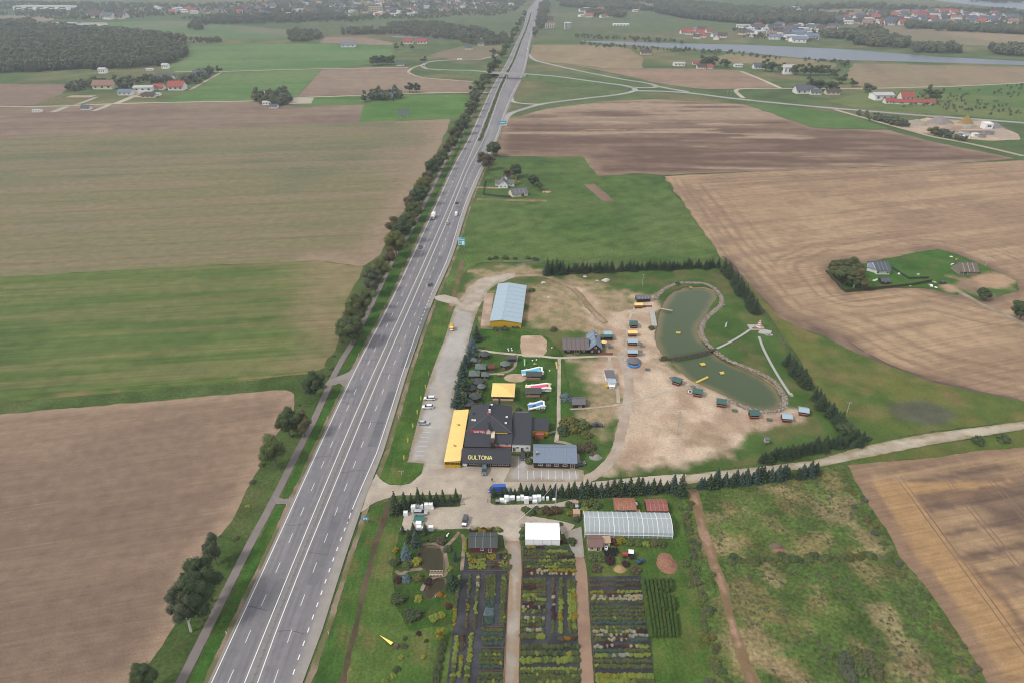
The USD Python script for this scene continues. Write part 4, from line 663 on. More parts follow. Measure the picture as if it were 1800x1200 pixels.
# ------------------------------------------------------------------ building kit
glass = M('window_glass', (0.035, 0.045, 0.055), 0.12, spec=0.7); white = M('white_paint', (0.74, 0.74, 0.72), 0.6); cream = M('cream_plaster', (0.62, 0.55, 0.40), 0.8); beige = M('beige_plaster', (0.60, 0.50, 0.38), 0.8)
dark_roof = M('dark_roof', alb(66, 68, 76), 0.7, var=0.14, scale=2.0); brownwall = M('brown_timber', alb(78, 56, 50), 0.8, var=0.2, scale=6); redwood = M('red_timber', alb(126, 62, 58), 0.8, var=0.18, scale=5)
blue_roof = M('blue_grey_roof', alb(134, 150, 170), 0.5, var=0.08); pale_blue = M('pale_blue_roof', alb(182, 204, 218), 0.45, var=0.05, scale=0.6); yellow = M('yellow_sheet', (0.82, 0.56, 0.19), 0.6, var=0.1); deep_yellow = M('yellow_wall', alb(226, 184, 46), 0.6)
grey_roof = M('grey_roof', alb(122, 120, 124), 0.8, var=0.15, scale=2); brown_roof = M('brown_roof', alb(128, 116, 116), 0.8, var=0.12); green_roof = M('green_roof', alb(72, 112, 106), 0.6, var=0.12); thatch = M('dark_shingle', alb(84, 90, 88), 0.85, var=0.25, scale=3)
teal_roof = M('teal_grey_shingle', alb(112, 128, 122), 0.85, var=0.2, scale=3); red_roof = M('red_tile', alb(176, 92, 84), 0.8, var=0.15, scale=2); rust = M('rust_sheet', alb(176, 116, 92), 0.8, var=0.4, scale=1.6); rust2 = M('rust_red_sheet', alb(168, 102, 94), 0.8, var=0.25, scale=1.6)
concrete = M('concrete', (0.36, 0.35, 0.33), 0.9, var=0.15); steel = M('grey_steel', (0.35, 0.36, 0.37), 0.45, 0.6); wood = M('weathered_wood', alb(150, 128, 106), 0.85, var=0.25, scale=4); darkwood = M('dark_wood', alb(84, 70, 60), 0.85, var=0.25, scale=4); black = M('black_plastic', (0.03, 0.03, 0.034), 0.6)
sign_white = M('sign_white', (0.85, 0.85, 0.82), 0.5, var=0.03); sign_yellow = M('sign_yellow', (0.85, 0.78, 0.25), 0.5, var=0.03); blue_sign = M('sign_blue', (0.05, 0.30, 0.55), 0.5, var=0.03); red_paint = M('red_paint', (0.42, 0.05, 0.07), 0.5); orange = M('orange_brick', alb(176, 104, 84), 0.9, var=0.2, scale=5)
def rotz(v, a):
    c, s = math.cos(a), math.sin(a); v = np.asarray(v, float).copy(); x, y = v[..., 0].copy(), v[..., 1].copy(); v[..., 0], v[..., 1] = x * c - y * s, x * s + y * c; return v
def window(parent, face, u, z, w, h, L, D, name='window', fm=None):
    """A framed window or door on face f/b/l/r of an L x D footprint centred on the origin, u along the face."""
    a = {'f': 0, 'r': math.pi / 2, 'b': math.pi, 'l': -math.pi / 2}[face]; dist = D / 2 if face in 'fb' else L / 2
    def put(m, mt, nm, par_): v, f = m.mesh(); return obj(nm, (rotz(v, a), f), mt, par_)
    fr = MB(); t = 0.09
    for cx, cz, ww, hh in ((u, z + h / 2, w + 2 * t, t), (u, z - h / 2, w + 2 * t, t), (u - w / 2 - t / 2, z, t, h - t), (u + w / 2 + t / 2, z, t, h - t), (u, z, t * 0.6, h - t)): fr.box((cx, -dist - 0.03, cz), (ww, 0.09, hh))
    p = put(fr, fm or white, name, parent)
    put(MB().box((u, -dist - 0.012, z), (w - 0.002, 0.03, h - 0.1)), glass if name == 'window' else darkwood, 'pane' if name == 'window' else 'door_leaf', p)
def seam(n, x0, x1): return np.linspace(x0, x1, n + 1)
def house(name, label, cat, fl, fr, D, hw, hr, wall, roof, ridge='x', hip=False, over=0.45, rf=0.5, wins=(), doors=(), chim=(), panels=1, group=None, loc=None, rot=0, L=None, gable_wall=None, fm=None, proto=None):
    """Walls, pitched roof, openings; fl, fr: the front corners on the ground in the photograph."""
    if proto is not None: t = proto
    else:
        if loc is None:
            a, b = g2(*fl), g2(*fr); L = float(np.linalg.norm(b - a)); rot = math.atan2(b[1] - a[1], b[0] - a[0]); c = (a + b) / 2 + D / 2 * np.array([-math.sin(rot), math.cos(rot)]); loc = (c[0], c[1], 0)
        t = thing(name, label, cat, loc, rot, group)
    W, Dp = (L, D) if ridge == 'x' else (D, L)          # W along the ridge, Dp across
    k = 0 if ridge == 'x' else math.pi / 2
    yr = -Dp / 2 + rf * Dp; zr = hw + hr; zb = zr - hr * (1 - rf) / rf if rf >= 0.5 else hw
    sl = hr / (rf * Dp); sb = (zr - zb) / ((1 - rf) * Dp)
    m = MB(); x = W / 2; y0, y1 = -Dp / 2, Dp / 2
    e = 0.06
    if hip:
        m.box((0, 0, hw / 2 - 0.15), (W, Dp, hw + 0.3 - 0.02))
    else:
        P = [(y0, -0.3), (y1, -0.3), (y1, zb - e), (yr, zr - e), (y0, hw - e)]; n = 5
        v = [(-x, a, b) for a, b in P] + [(x, a, b) for a, b in P]
        f = [[0, 1, 2], [0, 2, 3], [0, 3, 4], [5, 7, 6], [5, 8, 7], [5, 9, 8]]
        for i in range(5):
            j = (i + 1) % 5; f += [[i, n + i, n + j], [i, n + j, j]]
        m.add(v, [q[::-1] for q in f])
    v, f = m.mesh(); obj('wall', (rotz(v, k), f), wall, t)
    th = 0.14
    def roofpart(pts, nm='roof_slope'):
        mm = MB().slab(pts, th); vv, ff = mm.mesh(); return obj(nm, (rotz(vv, k), ff), roof, t)
    if hip:
        hx = max(0.02, W / 2 - Dp / 2 * 0.95); xo, yo = x + over, y1 + over; zo = hw - hr / (Dp / 2) * over * 0
        A, B, Cc, Dd, R1, R2 = (-xo, -yo, zo), (xo, -yo, zo), (xo, yo, zo), (-xo, yo, zo), (-hx, 0, zr), (hx, 0, zr)
        for pts in ([A, B, R2, R1], [B, Cc, R2], [Cc, Dd, R1, R2], [Dd, A, R1]): roofpart([tuple(p) for p in pts])
    else:
        xs = seam(panels, -x - over, x + over)
        for i in range(panels):
            a, b = xs[i] + (0.012 if i else 0), xs[i + 1] - (0.012 if i < panels - 1 else 0)
            nm = 'roof_slope' if panels == 1 else 'roof_panel'
            roofpart([(a, y0 - over, hw - sl * over + th), (b, y0 - over, hw - sl * over + th), (b, yr, zr + th), (a, yr, zr + th)], nm)
            roofpart([(a, yr, zr + th), (b, yr, zr + th), (b, y1 + over, zb - sb * over + th), (a, y1 + over, zb - sb * over + th)], nm)
        if panels >= 4:
            for q in xs[1:-1]:
                for ya, za, yb, zb2 in ((y0 - over, hw - sl * over, yr, zr), (yr, zr, y1 + over, zb - sb * over)): sm = MB().tube([(q, ya, za + th + 0.02), (q, yb, zb2 + th + 0.02)], 0.07, 4); vv, ff = sm.mesh(); obj('roof_seam', (rotz(vv, k), ff), steel if roof is not brown_roof else darkwood, t)
        rc = MB().box((0, yr, zr + th + 0.03), (W + 2 * over + 0.04, 0.3, 0.08)); vv, ff = rc.mesh(); obj('ridge_cap', (rotz(vv, k), ff), roof, t)
    for q in wins: window(t, *q, L, D, fm=fm)
    for q in doors: window(t, *q, L, D, 'door', fm=fm)
    for cx, cy, cz in chim:
        ch = obj('chimney', MB().box((cx, cy, cz - 0.8), (0.6, 0.6, 2.2)).mesh(), orange, t); obj('chimney_cap', MB().box((cx, cy, cz + 0.36), (0.75, 0.75, 0.12)).mesh(), concrete, ch)
    return t
def row_wins(n, L, z=1.5, w=1.1, h=1.2, face='f'): return [(face, -L / 2 + L * (i + 0.5) / n, z, w, h) for i in range(n)]
# ------------------------------------------------------------------ the restaurant with its name on the roof
ROT = -0.0384; ox, oy = -18.2, 193.7
R = thing('restaurant', 'rambling dark-roofed restaurant with yellow roof lettering and several wings', 'restaurant', (ox, oy, 0), ROT)
def wing(x0, x1, y0, y1, z0, z1, mat, name, ov=0.3, nsheet=1, rm=dark_roof):
    """A wing with a single slope rising towards the back."""
    m = MB(); v = [(x0, y0, -0.3), (x1, y0, -0.3), (x1, y1, -0.3), (x0, y1, -0.3), (x0, y0, z0 - 0.06), (x1, y0, z0 - 0.06), (x1, y1, z1 - 0.06), (x0, y1, z1 - 0.06)]
    m.add(v, [[0, 3, 2, 1], [4, 5, 6, 7], [0, 1, 5, 4], [1, 2, 6, 5], [2, 3, 7, 6], [3, 0, 4, 7]]); obj(name, m.mesh(), mat, R)
    s = (z1 - z0) / (y1 - y0); q = seam(nsheet, x0 - ov, x1 + ov)
    for i in range(nsheet): obj('roof_slope', MB().slab([(q[i], y0 - ov, z0 - s * ov + 0.12), (q[i + 1] - 0.01, y0 - ov, z0 - s * ov + 0.12), (q[i + 1] - 0.01, y1, z1 + 0.12), (q[i], y1, z1 + 0.12)], 0.14).mesh(), rm, R)
m = MB(); X0, X1 = 0.15, 17.5; P = [(0.1, -0.3), (6.2, -0.3), (6.2, 3.5), (2.5, 5.3), (0.1, 2.94)]
v = [(X0, a, b) for a, b in P] + [(X1, a, b) for a, b in P]; f = [[0, 2, 1], [0, 3, 2], [0, 4, 3], [5, 6, 7], [5, 7, 8], [5, 8, 9]]
for i in range(5):
    j = (i + 1) % 5; f += [[i, j, 5 + j], [i, 5 + j, 5 + i]]
obj('wall', m.add(v, f).mesh(), brownwall, R)
rs = obj('roof_slope', MB().slab([(X0 - 0.3, -0.75, 2.35), (X1 + 0.3, -0.75, 2.35), (X1 + 0.3, 2.5, 5.55), (X0 - 0.3, 2.5, 5.55)], 0.15).mesh(), dark_roof, R)
obj('roof_slope', MB().slab([(X0 - 0.3, 2.52, 5.55), (X1 + 0.3, 2.52, 5.55), (X1 + 0.3, 6.6, 3.6), (X0 - 0.3, 6.6, 3.6)], 0.15).mesh(), dark_roof, R)
nrm = np.array([0, -3.2, 3.25]); nrm /= np.linalg.norm(nrm); up = np.array([0, 3.25, 3.2]); up /= np.linalg.norm(up)
xc = 2.3
for ch in 'GULTONA':
    tm = meshkit.text_mesh(ch, 1.4, 0.08, False); vv = np.array(tm.vertices); w = vv[:, 0].max() - vv[:, 0].min()
    P3 = np.array([xc, -0.75, 2.35]) + (vv[:, :1] - vv[:, 0].min()) * np.array([1, 0, 0]) + (vv[:, 1:2] + 1.35) * up + (vv[:, 2:] + 0.03) * nrm
    obj('letter', (P3, np.array(tm.faces)), sign_yellow, R); xc += w + 0.17
for k in range(8): 
    if k != 4: window(R, 'f', 1.4 + k * 2.1, 1.45, 1.5, 1.0, 0, -0.2)
window(R, 'f', 9.6, 1.1, 1.4, 2.1, 0, -0.2, 'door'); obj('porch_sign', MB().box((9.6, -0.1, 2.42), (1.6, 0.12, 0.45)).mesh(), sign_white, R); obj('poster', MB().box((1.1, -0.03, 0.9), (1.6, 0.05, 1.1)).mesh(), sign_white, R)
wing(0.6, 9.9, 7.0, 13.5, 3.9, 5.7, brownwall, 'wall'); wing(11.4, 17.6, 9.3, 13.6, 3.9, 5.2, beige, 'wall'); wing(17.9, 24.7, 9.4, 27.5, 3.6, 4.9, white, 'wall', nsheet=3); wing(25.2, 31.2, 19.0, 26.0, 2.9, 3.6, deep_yellow, 'wall')
obj('flat_roof', MB().box((20.5, 28.9, 1.8), (6.0, 2.6, 3.6)).mesh(), grey_roof, R)
obj('red_band', MB().box((14.5, 9.12, 2.2), (6.1, 0.12, 0.5)).mesh(), red_paint, R)
for u in (12.6, 15.9): window(R, 'f', u, 3.2, 0.9, 0.7, 0, -2 * 9.3)
for u, n in ((18.7, 'door'), (21.6, 'door'), (19.9, 'window'), (23.4, 'window')): window(R, 'f', u, 1.1 if n == 'door' else 1.9, 0.9, 2.0 if n == 'door' else 0.8, 0, -2 * 9.4, n)
obj('brick_annex', MB().box((28.0, 18.0, 1.1), (3.4, 1.8, 2.2)).mesh(), orange, R)
A, B, C4, D4, R1, R2 = (0.6, 13.2, 5.7), (17.6, 13.2, 5.7), (17.2, 30.6, 5.7), (0.9, 30.6, 5.7), (8.9, 19.2, 9.6), (8.9, 27.2, 9.6)
obj('wall', MB().box((9.0, 22.0, 2.7), (15.8, 16.4, 5.8)).mesh(), beige, R)
for pts in ([A, B, R1], [B, C4, R2, R1], [C4, D4, R2], [D4, A, R1, R2]): obj('roof_slope', MB().slab(pts, 0.16).mesh(), dark_roof, R)
for a, b in ((A, R1), (B, R1), (R1, R2)): obj('ridge_cap', MB().tube([np.array(a) + [0, 0, 0.04], np.array(b) + [0, 0, 0.04]], 0.1, 5).mesh(), grey_roof, R)
for cx, cy, cz, hh, mt in ((8.9, 20.6, 10.0, 2.0, white), (8.4, 19.4, 9.5, 1.6, red_paint), (8.9, 23.4, 10.2, 1.4, black), (6.0, 28.6, 9.2, 2.6, black), (12.2, 29.0, 9.4, 2.6, black)): obj('chimney', MB().box((cx, cy, cz), (0.7, 0.7, hh)).mesh(), mt, R)
for cx, cy, cz in ((3.4, 18.5, 7.1), (2.4, 19.3, 6.6), (15.4, 21.2, 7.0), (15.2, 17.6, 6.8), (2.5, 23.5, 6.8), (9.4, 25.2, 9.8)): obj('roof_light', MB().box((cx, cy, cz + 0.2), (0.8, 0.7, 0.35)).mesh(), white if cx != 2.5 else black, R)
dr = obj('dormer', MB().add([(8.1, 12.4, 5.0), (9.7, 12.4, 5.0), (9.7, 15.5, 5.0), (8.1, 15.5, 5.0), (8.1, 12.4, 7.0), (9.7, 12.4, 7.0), (9.7, 15.5, 7.0), (8.1, 15.5, 7.0), (8.9, 12.4, 8.0), (8.9, 16.5, 8.0)], [[0, 1, 5], [0, 5, 4], [4, 5, 8], [1, 2, 6], [1, 6, 5], [3, 0, 4], [3, 4, 7], [5, 6, 9], [5, 9, 8], [7, 4, 8], [7, 8, 9]]).mesh(), beige, R)
obj('dormer_roof', MB().slab([(8.9, 12.2, 8.2), (7.8, 12.2, 6.85), (7.8, 16.5, 6.85), (8.9, 16.5, 8.2)], 0.1).slab([(10.0, 12.2, 6.85), (8.9, 12.2, 8.2), (8.9, 16.5, 8.2), (10.0, 16.5, 6.85)], 0.1).mesh(), dark_roof, dr)
obj('timber_panel', MB().box((10.65, 8.6, 2.8), (1.3, 2.4, 5.6)).mesh(), darkwood, R); obj('pale_panel', MB().box((10.65, 12.0, 3.0), (1.3, 4.2, 5.9)).mesh(), beige, R)
sb = obj('sign_board', MB().box((5.6, 12.9, 6.15), (6.6, 0.25, 1.1)).mesh(), red_paint, R)
xc = 3.6
for ch in 'MOTEL':
    tm = meshkit.text_mesh(ch, 0.75, 0.06, True); vv = np.array(tm.vertices); w = vv[:, 0].max() - vv[:, 0].min()
    obj('sign_letter', (np.stack([xc + vv[:, 0] - vv[:, 0].min(), 12.75 - vv[:, 2], 5.78 + vv[:, 1]], -1), np.array(tm.faces)), sign_white, sb); xc += w + 0.24
obj('gutter_board', MB().box((13.4, 13.0, 5.55), (5.2, 0.2, 0.3)).mesh(), deep_yellow, R)
# the yellow terrace canopy leans against the restaurant
ca = thing('terrace_canopy', 'long yellow-roofed terrace along the left side of the dark restaurant', 'canopy', (ox, oy, 0), ROT)
for i in range(12):
    y0, y1 = -1.1 + i * 2.68, -1.1 + (i + 1) * 2.68 - 0.02; obj('roof_panel', MB().slab([(-6.2, y0, 2.95), (-0.25, y0, 3.5), (-0.25, y1, 3.5), (-6.2, y1, 2.95)], 0.08).mesh(), yellow, ca)
obj('front_wall', MB().box((-3.2, -0.75, 0.62), (5.7, 0.18, 1.25)).mesh(), deep_yellow, ca); obj('front_lintel', MB().box((-3.2, -0.8, 2.72), (5.8, 0.2, 0.36)).mesh(), deep_yellow, ca)
for u in (-5.1, -3.2, -1.3): window(ca, 'f', u, 1.85, 1.5, 1.05, 0, 1.4, fm=deep_yellow)
obj('side_wall', MB().box((-6.0, 15.0, 0.6), (0.16, 31.2, 1.2)).mesh(), deep_yellow, ca)
for i in range(11): obj('post', MB().box((-6.0, -0.5 + i * 3.1, 1.5), (0.16, 0.16, 2.75)).mesh(), deep_yellow, ca)
for yy in (7.5, 20.5):
    m = MB()
    for a in range(5): m.tube([(-3.4, yy, 3.4), (-3.4 + 0.9 * math.cos(a * 0.7 - 0.4), yy + 0.9 * math.sin(a * 0.7 - 0.4), 3.46)], 0.06, 4)
    obj('roof_emblem', m.mesh(), darkwood, ca)
# ------------------------------------------------------------------ the other buildings of the plot
house('log_house', 'long dark timber house under a seamed blue-grey metal roof', 'house', (939, 821), (1012, 822.5), 8.2, 2.6, 2.0, brownwall, blue_roof, rf=0.75, panels=8, wins=[('f', -5.2, 1.4, 1.5, 0.9), ('f', -2.4, 1.4, 1.4, 0.9), ('f', 0.5, 1.4, 1.4, 0.9), ('f', 3.6, 1.4, 1.4, 0.9)], doors=[('f', 6.3, 1.1, 1.6, 1.9)], chim=[(-6.6, -1.2, 4.4)])
house('warehouse', 'long hall with pale blue metal roof and yellow front wall', 'hall', (861, 576), (914, 577), 44.0, 2.9, 1.3, deep_yellow, pale_blue, ridge='y', rf=0.62, panels=9, over=0.35, loc=(G(887, 576)[0] + 2.2, G(887, 576)[1] + 22.2, 0), rot=-0.075, L=15.2)
house('timber_hall', 'wide dark timber house under a plain grey-brown roof', 'house', (992, 621), (1032, 621), 9.5, 2.8, 2.3, brownwall, brown_roof, over=0.9, panels=6, wins=[('f', -3.4, 1.5, 0.8, 0.8), ('f', 3.6, 1.5, 1.0, 0.9)], doors=[('f', 0.4, 1.3, 2.2, 1.9)])
house('gabled_house', 'narrow timber house with blue-grey gable roof beside the grey-brown roofed hall', 'house', (1036.5, 622), (1056.5, 622), 13.0, 3.0, 2.4, brownwall, blue_roof, ridge='y', panels=4, over=0.6, wins=[('f', -1.6, 1.5, 0.7, 0.8), ('f', 1.6, 1.5, 0.7, 0.8), ('f', 0, 3.4, 0.8, 0.8)], chim=[(0.9, 1.0, 5.6)])
def open_shelter(name, label, cat, px, py, L, D, h, hr, roof, post, rail=None, rot=0.0, group=None, hip=False, floor=None):
    """A roof on posts with low rails: pavilions, stalls."""
    t = thing(name, label, cat, G(px, py), rot, group); x, y = L / 2, D / 2; o = 0.35
    if hip:
        hx = max(0.05, x - y)
        A, B, Cc, Dd, Ra, Rb = (-x - o, -y - o, h), (x + o, -y - o, h), (x + o, y + o, h), (-x - o, y + o, h), (-hx, 0, h + hr), (hx, 0, h + hr)
        for q in ([A, B, Rb, Ra], [B, Cc, Rb], [Cc, Dd, Ra, Rb], [Dd, A, Ra]): obj('roof_slope', MB().slab(q, 0.1).mesh(), roof, t)
    else:
        obj('roof_slope', MB().slab([(-x - o, -y - o, h), (x + o, -y - o, h), (x + o, 0, h + hr), (-x - o, 0, h + hr)], 0.1).mesh(), roof, t)
        obj('roof_slope', MB().slab([(-x - o, 0.01, h + hr), (x + o, 0.01, h + hr), (x + o, y + o, h), (-x - o, y + o, h)], 0.1).mesh(), roof, t)
    for sx in (-1, 1):
        for sy in (-1, 1): obj('post', MB().box((sx * (x - 0.1), sy * (y - 0.1), h / 2), (0.14, 0.14, h)).mesh(), post, t)
    for sy in (-1, 1): obj('rail', MB().box((0, sy * (y - 0.1), 0.9 * min(1, h / 2.2)), (L - 0.5, 0.08, 0.7)).mesh(), rail or post, t)
    for sx in (-1, 1): obj('rail', MB().box((sx * (x - 0.1), 0, 0.9 * min(1, h / 2.2)), (0.08, D - 0.5, 0.7)).mesh(), rail or post, t)
    obj('floor', MB().box((0, 0, 0.1), (L, D, 0.2)).mesh(), floor or wood, t); obj('table', MB().box((0, 0, 0.75), (L * 0.55, D * 0.3, 0.08)).box((0, 0, 0.4), (0.2, 0.2, 0.64)).mesh(), wood, t)
    return t
pink = M('pale_pink_timber', alb(206, 170, 152), 0.8)
open_shelter('pavilion', 'square pavilion with pale yellow hip roof behind the restaurant', 'pavilion', 885, 694, 9.0, 9.6, 2.7, 1.5, yellow, redwood, beige, -0.04, hip=True)
open_shelter('long_gazebo', 'long dark-roofed gazebo in front of the blue bouncy slide', 'gazebo', 938, 664, 6.2, 3.6, 2.3, 1.0, thatch, brownwall, pink)
open_shelter('long_gazebo', 'long dark-roofed gazebo in front of the red bouncy slide', 'gazebo', 937, 694, 6.2, 3.8, 2.3, 1.0, thatch, brownwall, pink)
def gazebo(px, py, R, n, h, hr, roof, walls, label, a0=0.0, oval=1.0):
    t = thing('gazebo', label, 'gazebo', G(px, py), a0, 'garden gazebos'); ang = np.arange(n) * 2 * math.pi / n + math.pi / n
    S = np.stack([np.cos(ang) * R * oval, np.sin(ang) * R], -1)
    for i in range(n):
        j = (i + 1) % n; a, b = S[i] * 1.16, S[j] * 1.16
        obj('roof_facet', MB().slab([(*a, h - 0.15), (*b, h - 0.15), (0.06 * b[0], 0.06 * b[1], h + hr), (0.06 * a[0], 0.06 * a[1], h + hr)], 0.1).mesh(), roof, t)
        obj('post', MB().box((*S[i], h / 2), (0.14, 0.14, h), ang[i]).mesh(), brownwall, t)
        if i != n // 2:
            mid, d = (S[i] + S[j]) / 2, S[j] - S[i]; obj('side_panel', MB().box((*mid, 0.6), (np.linalg.norm(d) - 0.2, 0.07, 1.0), math.atan2(d[1], d[0])).mesh(), walls, t)
    obj('finial', MB().lathe([(0.22, h + hr - 0.1), (0.16, h + hr + 0.15), (0.0, h + hr + 0.35)], n=6).mesh(), roof, t); obj('floor', MB().lathe([(0, 0.12), (R * 0.98, 0.12), (R, -0.1)][::-1], n=n, a0=math.pi / n).mesh(), wood, t)
for px, py, Rr, n, roof, walls, lb in ((852, 628, 2.2, 8, thatch, brownwall, 'dark octagonal gazebo at the left end of the long garden path'), (833, 630, 1.7, 6, thatch, brownwall, 'small dark gazebo by the upper spruces'), (833, 639, 1.9, 4, teal_roof, redwood, 'small square gazebo with red sides under the upper dark one'), (845, 650, 3.0, 4, teal_roof, redwood, 'large square gazebo with grey-green roof, upper of the big pair'), (834, 662, 3.0, 4, teal_roof, redwood, 'large square gazebo with grey-green roof beside the pavement spruces'), (853, 664, 2.1, 4, teal_roof, redwood, 'square gazebo with red sides left of the small plank table'), (840, 676, 2.3, 8, thatch, brownwall, 'dark octagonal gazebo below the two red-sided ones'), (846, 685, 1.7, 10, teal_roof, brownwall, 'small round gazebo with pale green roof'), (827, 687, 2.1, 8, thatch, redwood, 'dark octagonal gazebo inside the big spruce clump'), (835.5, 702, 2.4, 8, thatch, brownwall, 'dark octagonal gazebo nearest the restaurant roof'), (815, 699, 1.9, 4, thatch, brownwall, 'dark square gazebo hidden among pavement spruces'), (822, 714, 2.4, 8, thatch, brownwall, 'dark octagonal gazebo at the top end of the yellow canopy'), (888, 645, 2.3, 6, teal_roof, redwood, 'grey-roofed gazebo with red sides beside the curved garden path')):
    gazebo(px, py, Rr, n, 2.1, 1.2, roof, walls, lb)
open_shelter('gazebo', 'dark rectangular gazebo just below the long garden path', 'gazebo', 899, 634, 4.2, 2.8, 2.1, 0.9, thatch, brownwall, group='garden gazebos')
open_shelter('gazebo', 'open red timber shelter between the grey roofed gazebos', 'gazebo', 864, 650, 2.4, 2.4, 2.0, 0.5, redwood, redwood, group='garden gazebos')
house('shed', 'small grey-roofed dark timber shed beside the bluish bush', 'shed', (1007, 716.5), (1027.5, 716), 4.6, 2.0, 1.3, brownwall, grey_roof, panels=3, doors=[('f', 0.6, 1.0, 1.0, 1.7)])
def kiosk(name, label, cat, x0, x1, py, D, h, roof, wall, tilt=0.2, group=None):
    a, b = g2(x0, py), g2(x1, py); L = float(np.linalg.norm(b - a)); c = (a + b) / 2 + [0, D / 2]
    t = thing(name, label, cat, (c[0], c[1], 0), math.atan2(b[1] - a[1], b[0] - a[0]), group)
    obj('body', MB().box((0, 0, h / 2), (L, D, h)).mesh(), wall, t); obj('roof', MB().slab([(-L / 2 - 0.25, -D / 2 - 0.3, h + 0.1), (L / 2 + 0.25, -D / 2 - 0.3, h + 0.1), (L / 2 + 0.25, D / 2 + 0.2, h + 0.1 + tilt), (-L / 2 - 0.25, D / 2 + 0.2, h + 0.1 + tilt)], 0.09).mesh(), roof, t)
    window(t, 'f', 0, h * 0.58, L * 0.5, h * 0.32, L, D); return t
kiosk('kiosk', 'dark-roofed kiosk at the head of the short concrete path', 'kiosk', 1065, 1080, 671, 5.5, 2.4, grey_roof, white)
kiosk('kiosk', 'small pale blue roofed stall in front of the dark-roofed kiosk', 'kiosk', 1070, 1082, 679, 2.4, 2.0, pale_blue, white)
kiosk('container', 'white freezer box in front of the pale blue roofed stall', 'box', 1071, 1080, 683, 1.4, 1.2, white, white, 0.05)
kiosk('container', 'yellow box at the left of the white freezer box', 'box', 1064.5, 1068, 683, 1.0, 1.3, deep_yellow, deep_yellow, 0.05)
kiosk('shed', 'pale blue flat-roofed shed behind the timber terrace', 'shed', 1062, 1075, 595, 2.8, 2.3, pale_blue, brownwall, 0.1)
open_shelter('shelter', 'long green-roofed shelter behind the timber terrace', 'shelter', 1066, 597, 5.6, 2.2, 2.2, 0.4, green_roof, brownwall)
def parasol(px, py, r, mat, label, h=2.3, group=None):
    t = thing('parasol', label, 'parasol', G(px, py), 0.3, group); obj('pole', MB().tube([(0, 0, 0), (0, 0, h)], 0.05, 6).mesh(), steel, t); obj('foot', MB().lathe([(0.4, 0), (0.4, 0.08), (0, 0.1)], n=8).mesh(), concrete, t)
    obj('canopy', MB().lathe([(r, h - 0.35), (r * 0.5, h + 0.05), (0.02, h + 0.3)], n=8).mesh(), mat, t); return t
parasol(1061, 607, 1.6, yellow, 'square yellow parasol on the timber terrace'); parasol(1068, 612, 1.5, grey_roof, 'dark grey parasol on the timber terrace')
for k, (px, py) in enumerate(((1124, 610), (1124, 624))): parasol(px, py, 1.5, teal_roof, ['faded green parasol on sand, upper of the pair by the huts', 'faded green parasol on sand, lower of the pair by the huts'][k])
fence_t = thing('terrace_fence', 'rust-brown board fence in front of the timber terrace', 'fence', G(1065, 624))
for i in range(14): obj('board', MB().box((-2.9 + i * 0.45, 0, 0.7), (0.4, 0.05, 1.4)).mesh(), M('rust_board', alb(150, 92, 68), 0.85) if i == 0 else UsdShade.Material.Get(stage, '/World/Looks/rust_board'), fence_t)
# beach huts
def hut(px, py, label, roof, rot=-0.35, w=3.3, d=3.3, h=2.1, group='beach huts'):
    t = thing('beach_hut', label, 'beach hut', G(px, py), rot, group)
    obj('wall', MB().box((0, 0, 0.55), (w, d, 1.1)).mesh(), redwood, t)
    for sx in (-1, 1):
        for sy in (-1, 1): obj('post', MB().box((sx * (w / 2 - 0.1), sy * (d / 2 - 0.1), 1.6), (0.15, 0.15, 1.1)).mesh(), brownwall, t)
    obj('counter', MB().box((0, -d / 2 - 0.12, 1.12), (w * 0.9, 0.3, 0.07)).mesh(), pink, t); obj('back_wall', MB().box((0, d / 2 - 0.06, 1.6), (w - 0.3, 0.06, 1.0)).mesh(), brownwall, t)
    o = 0.4
    obj('roof_slope', MB().slab([(-w / 2 - o, -d / 2 - o, h), (w / 2 + o, -d / 2 - o, h), (w / 2 + o, 0, h + 0.75), (-w / 2 - o, 0, h + 0.75)], 0.09).mesh(), roof, t)
    obj('roof_slope', MB().slab([(-w / 2 - o, 0.01, h + 0.75), (w / 2 + o, 0.01, h + 0.75), (w / 2 + o, d / 2 + o, h), (-w / 2 - o, d / 2 + o, h)], 0.09).mesh(), roof, t); return t
hut(1190, 674, 'green-roofed hut with a yellow panel beside the end of the diagonal path', green_roof, -0.6); hut(1226, 694, 'green-roofed red hut right of the grey parasol and white board', green_roof); hut(1267, 712, 'green-roofed red hut below the pond, between the other two', green_roof, -0.3); hut(1324, 732, 'green-roofed red hut at the bottom tip of the pond', green_roof, 0.0)
hut(1381, 738, 'pale-roofed red hut at the pond tip, left of two', pale_blue, -0.1); hut(1411, 727, 'pale-roofed red hut furthest right', pale_blue, -0.3)
hut(1113, 574, 'green and dark roofed hut with red front beside the pale walkway', green_roof, 0, 3.4, 4.2); hut(1111, 590, 'hut with small yellow roof beside the pale walkway', yellow, 0, 3.8, 2.6); hut(1111, 605, 'pale blue roofed hut with red front beside the pale walkway', pale_blue, 0, 4.0, 3.0); hut(1111, 624, 'pale-roofed hut directly above the blue play structure', pale_blue, 0, 4.0, 2.8); hut(1121.6, 541, 'yellow-roofed hut at the top of the pale walkway', yellow, 0, 3.6, 2.2)
house('changing_house', 'dark low building with a grey stripe roof at the pond corner', 'building', (1120, 532), (1143, 531), 4.5, 2.2, 0.8, brownwall, grey_roof, panels=5, over=0.5)
fb_ = thing('board_fence', 'low red board fence in front of the dark pond building', 'fence', G(1136, 540))
for i in range(12): obj('board', MB().box((-3.0 + i * 0.52, 0, 0.5), (0.48, 0.06, 1.0)).mesh(), redwood, fb_)
parasol(1181, 671, 1.5, teal_roof, 'faded grey-green parasol left of the hut with yellow panel'); parasol(1217, 686, 1.3, teal_roof, 'grey parasol between white board and green-roofed hut')
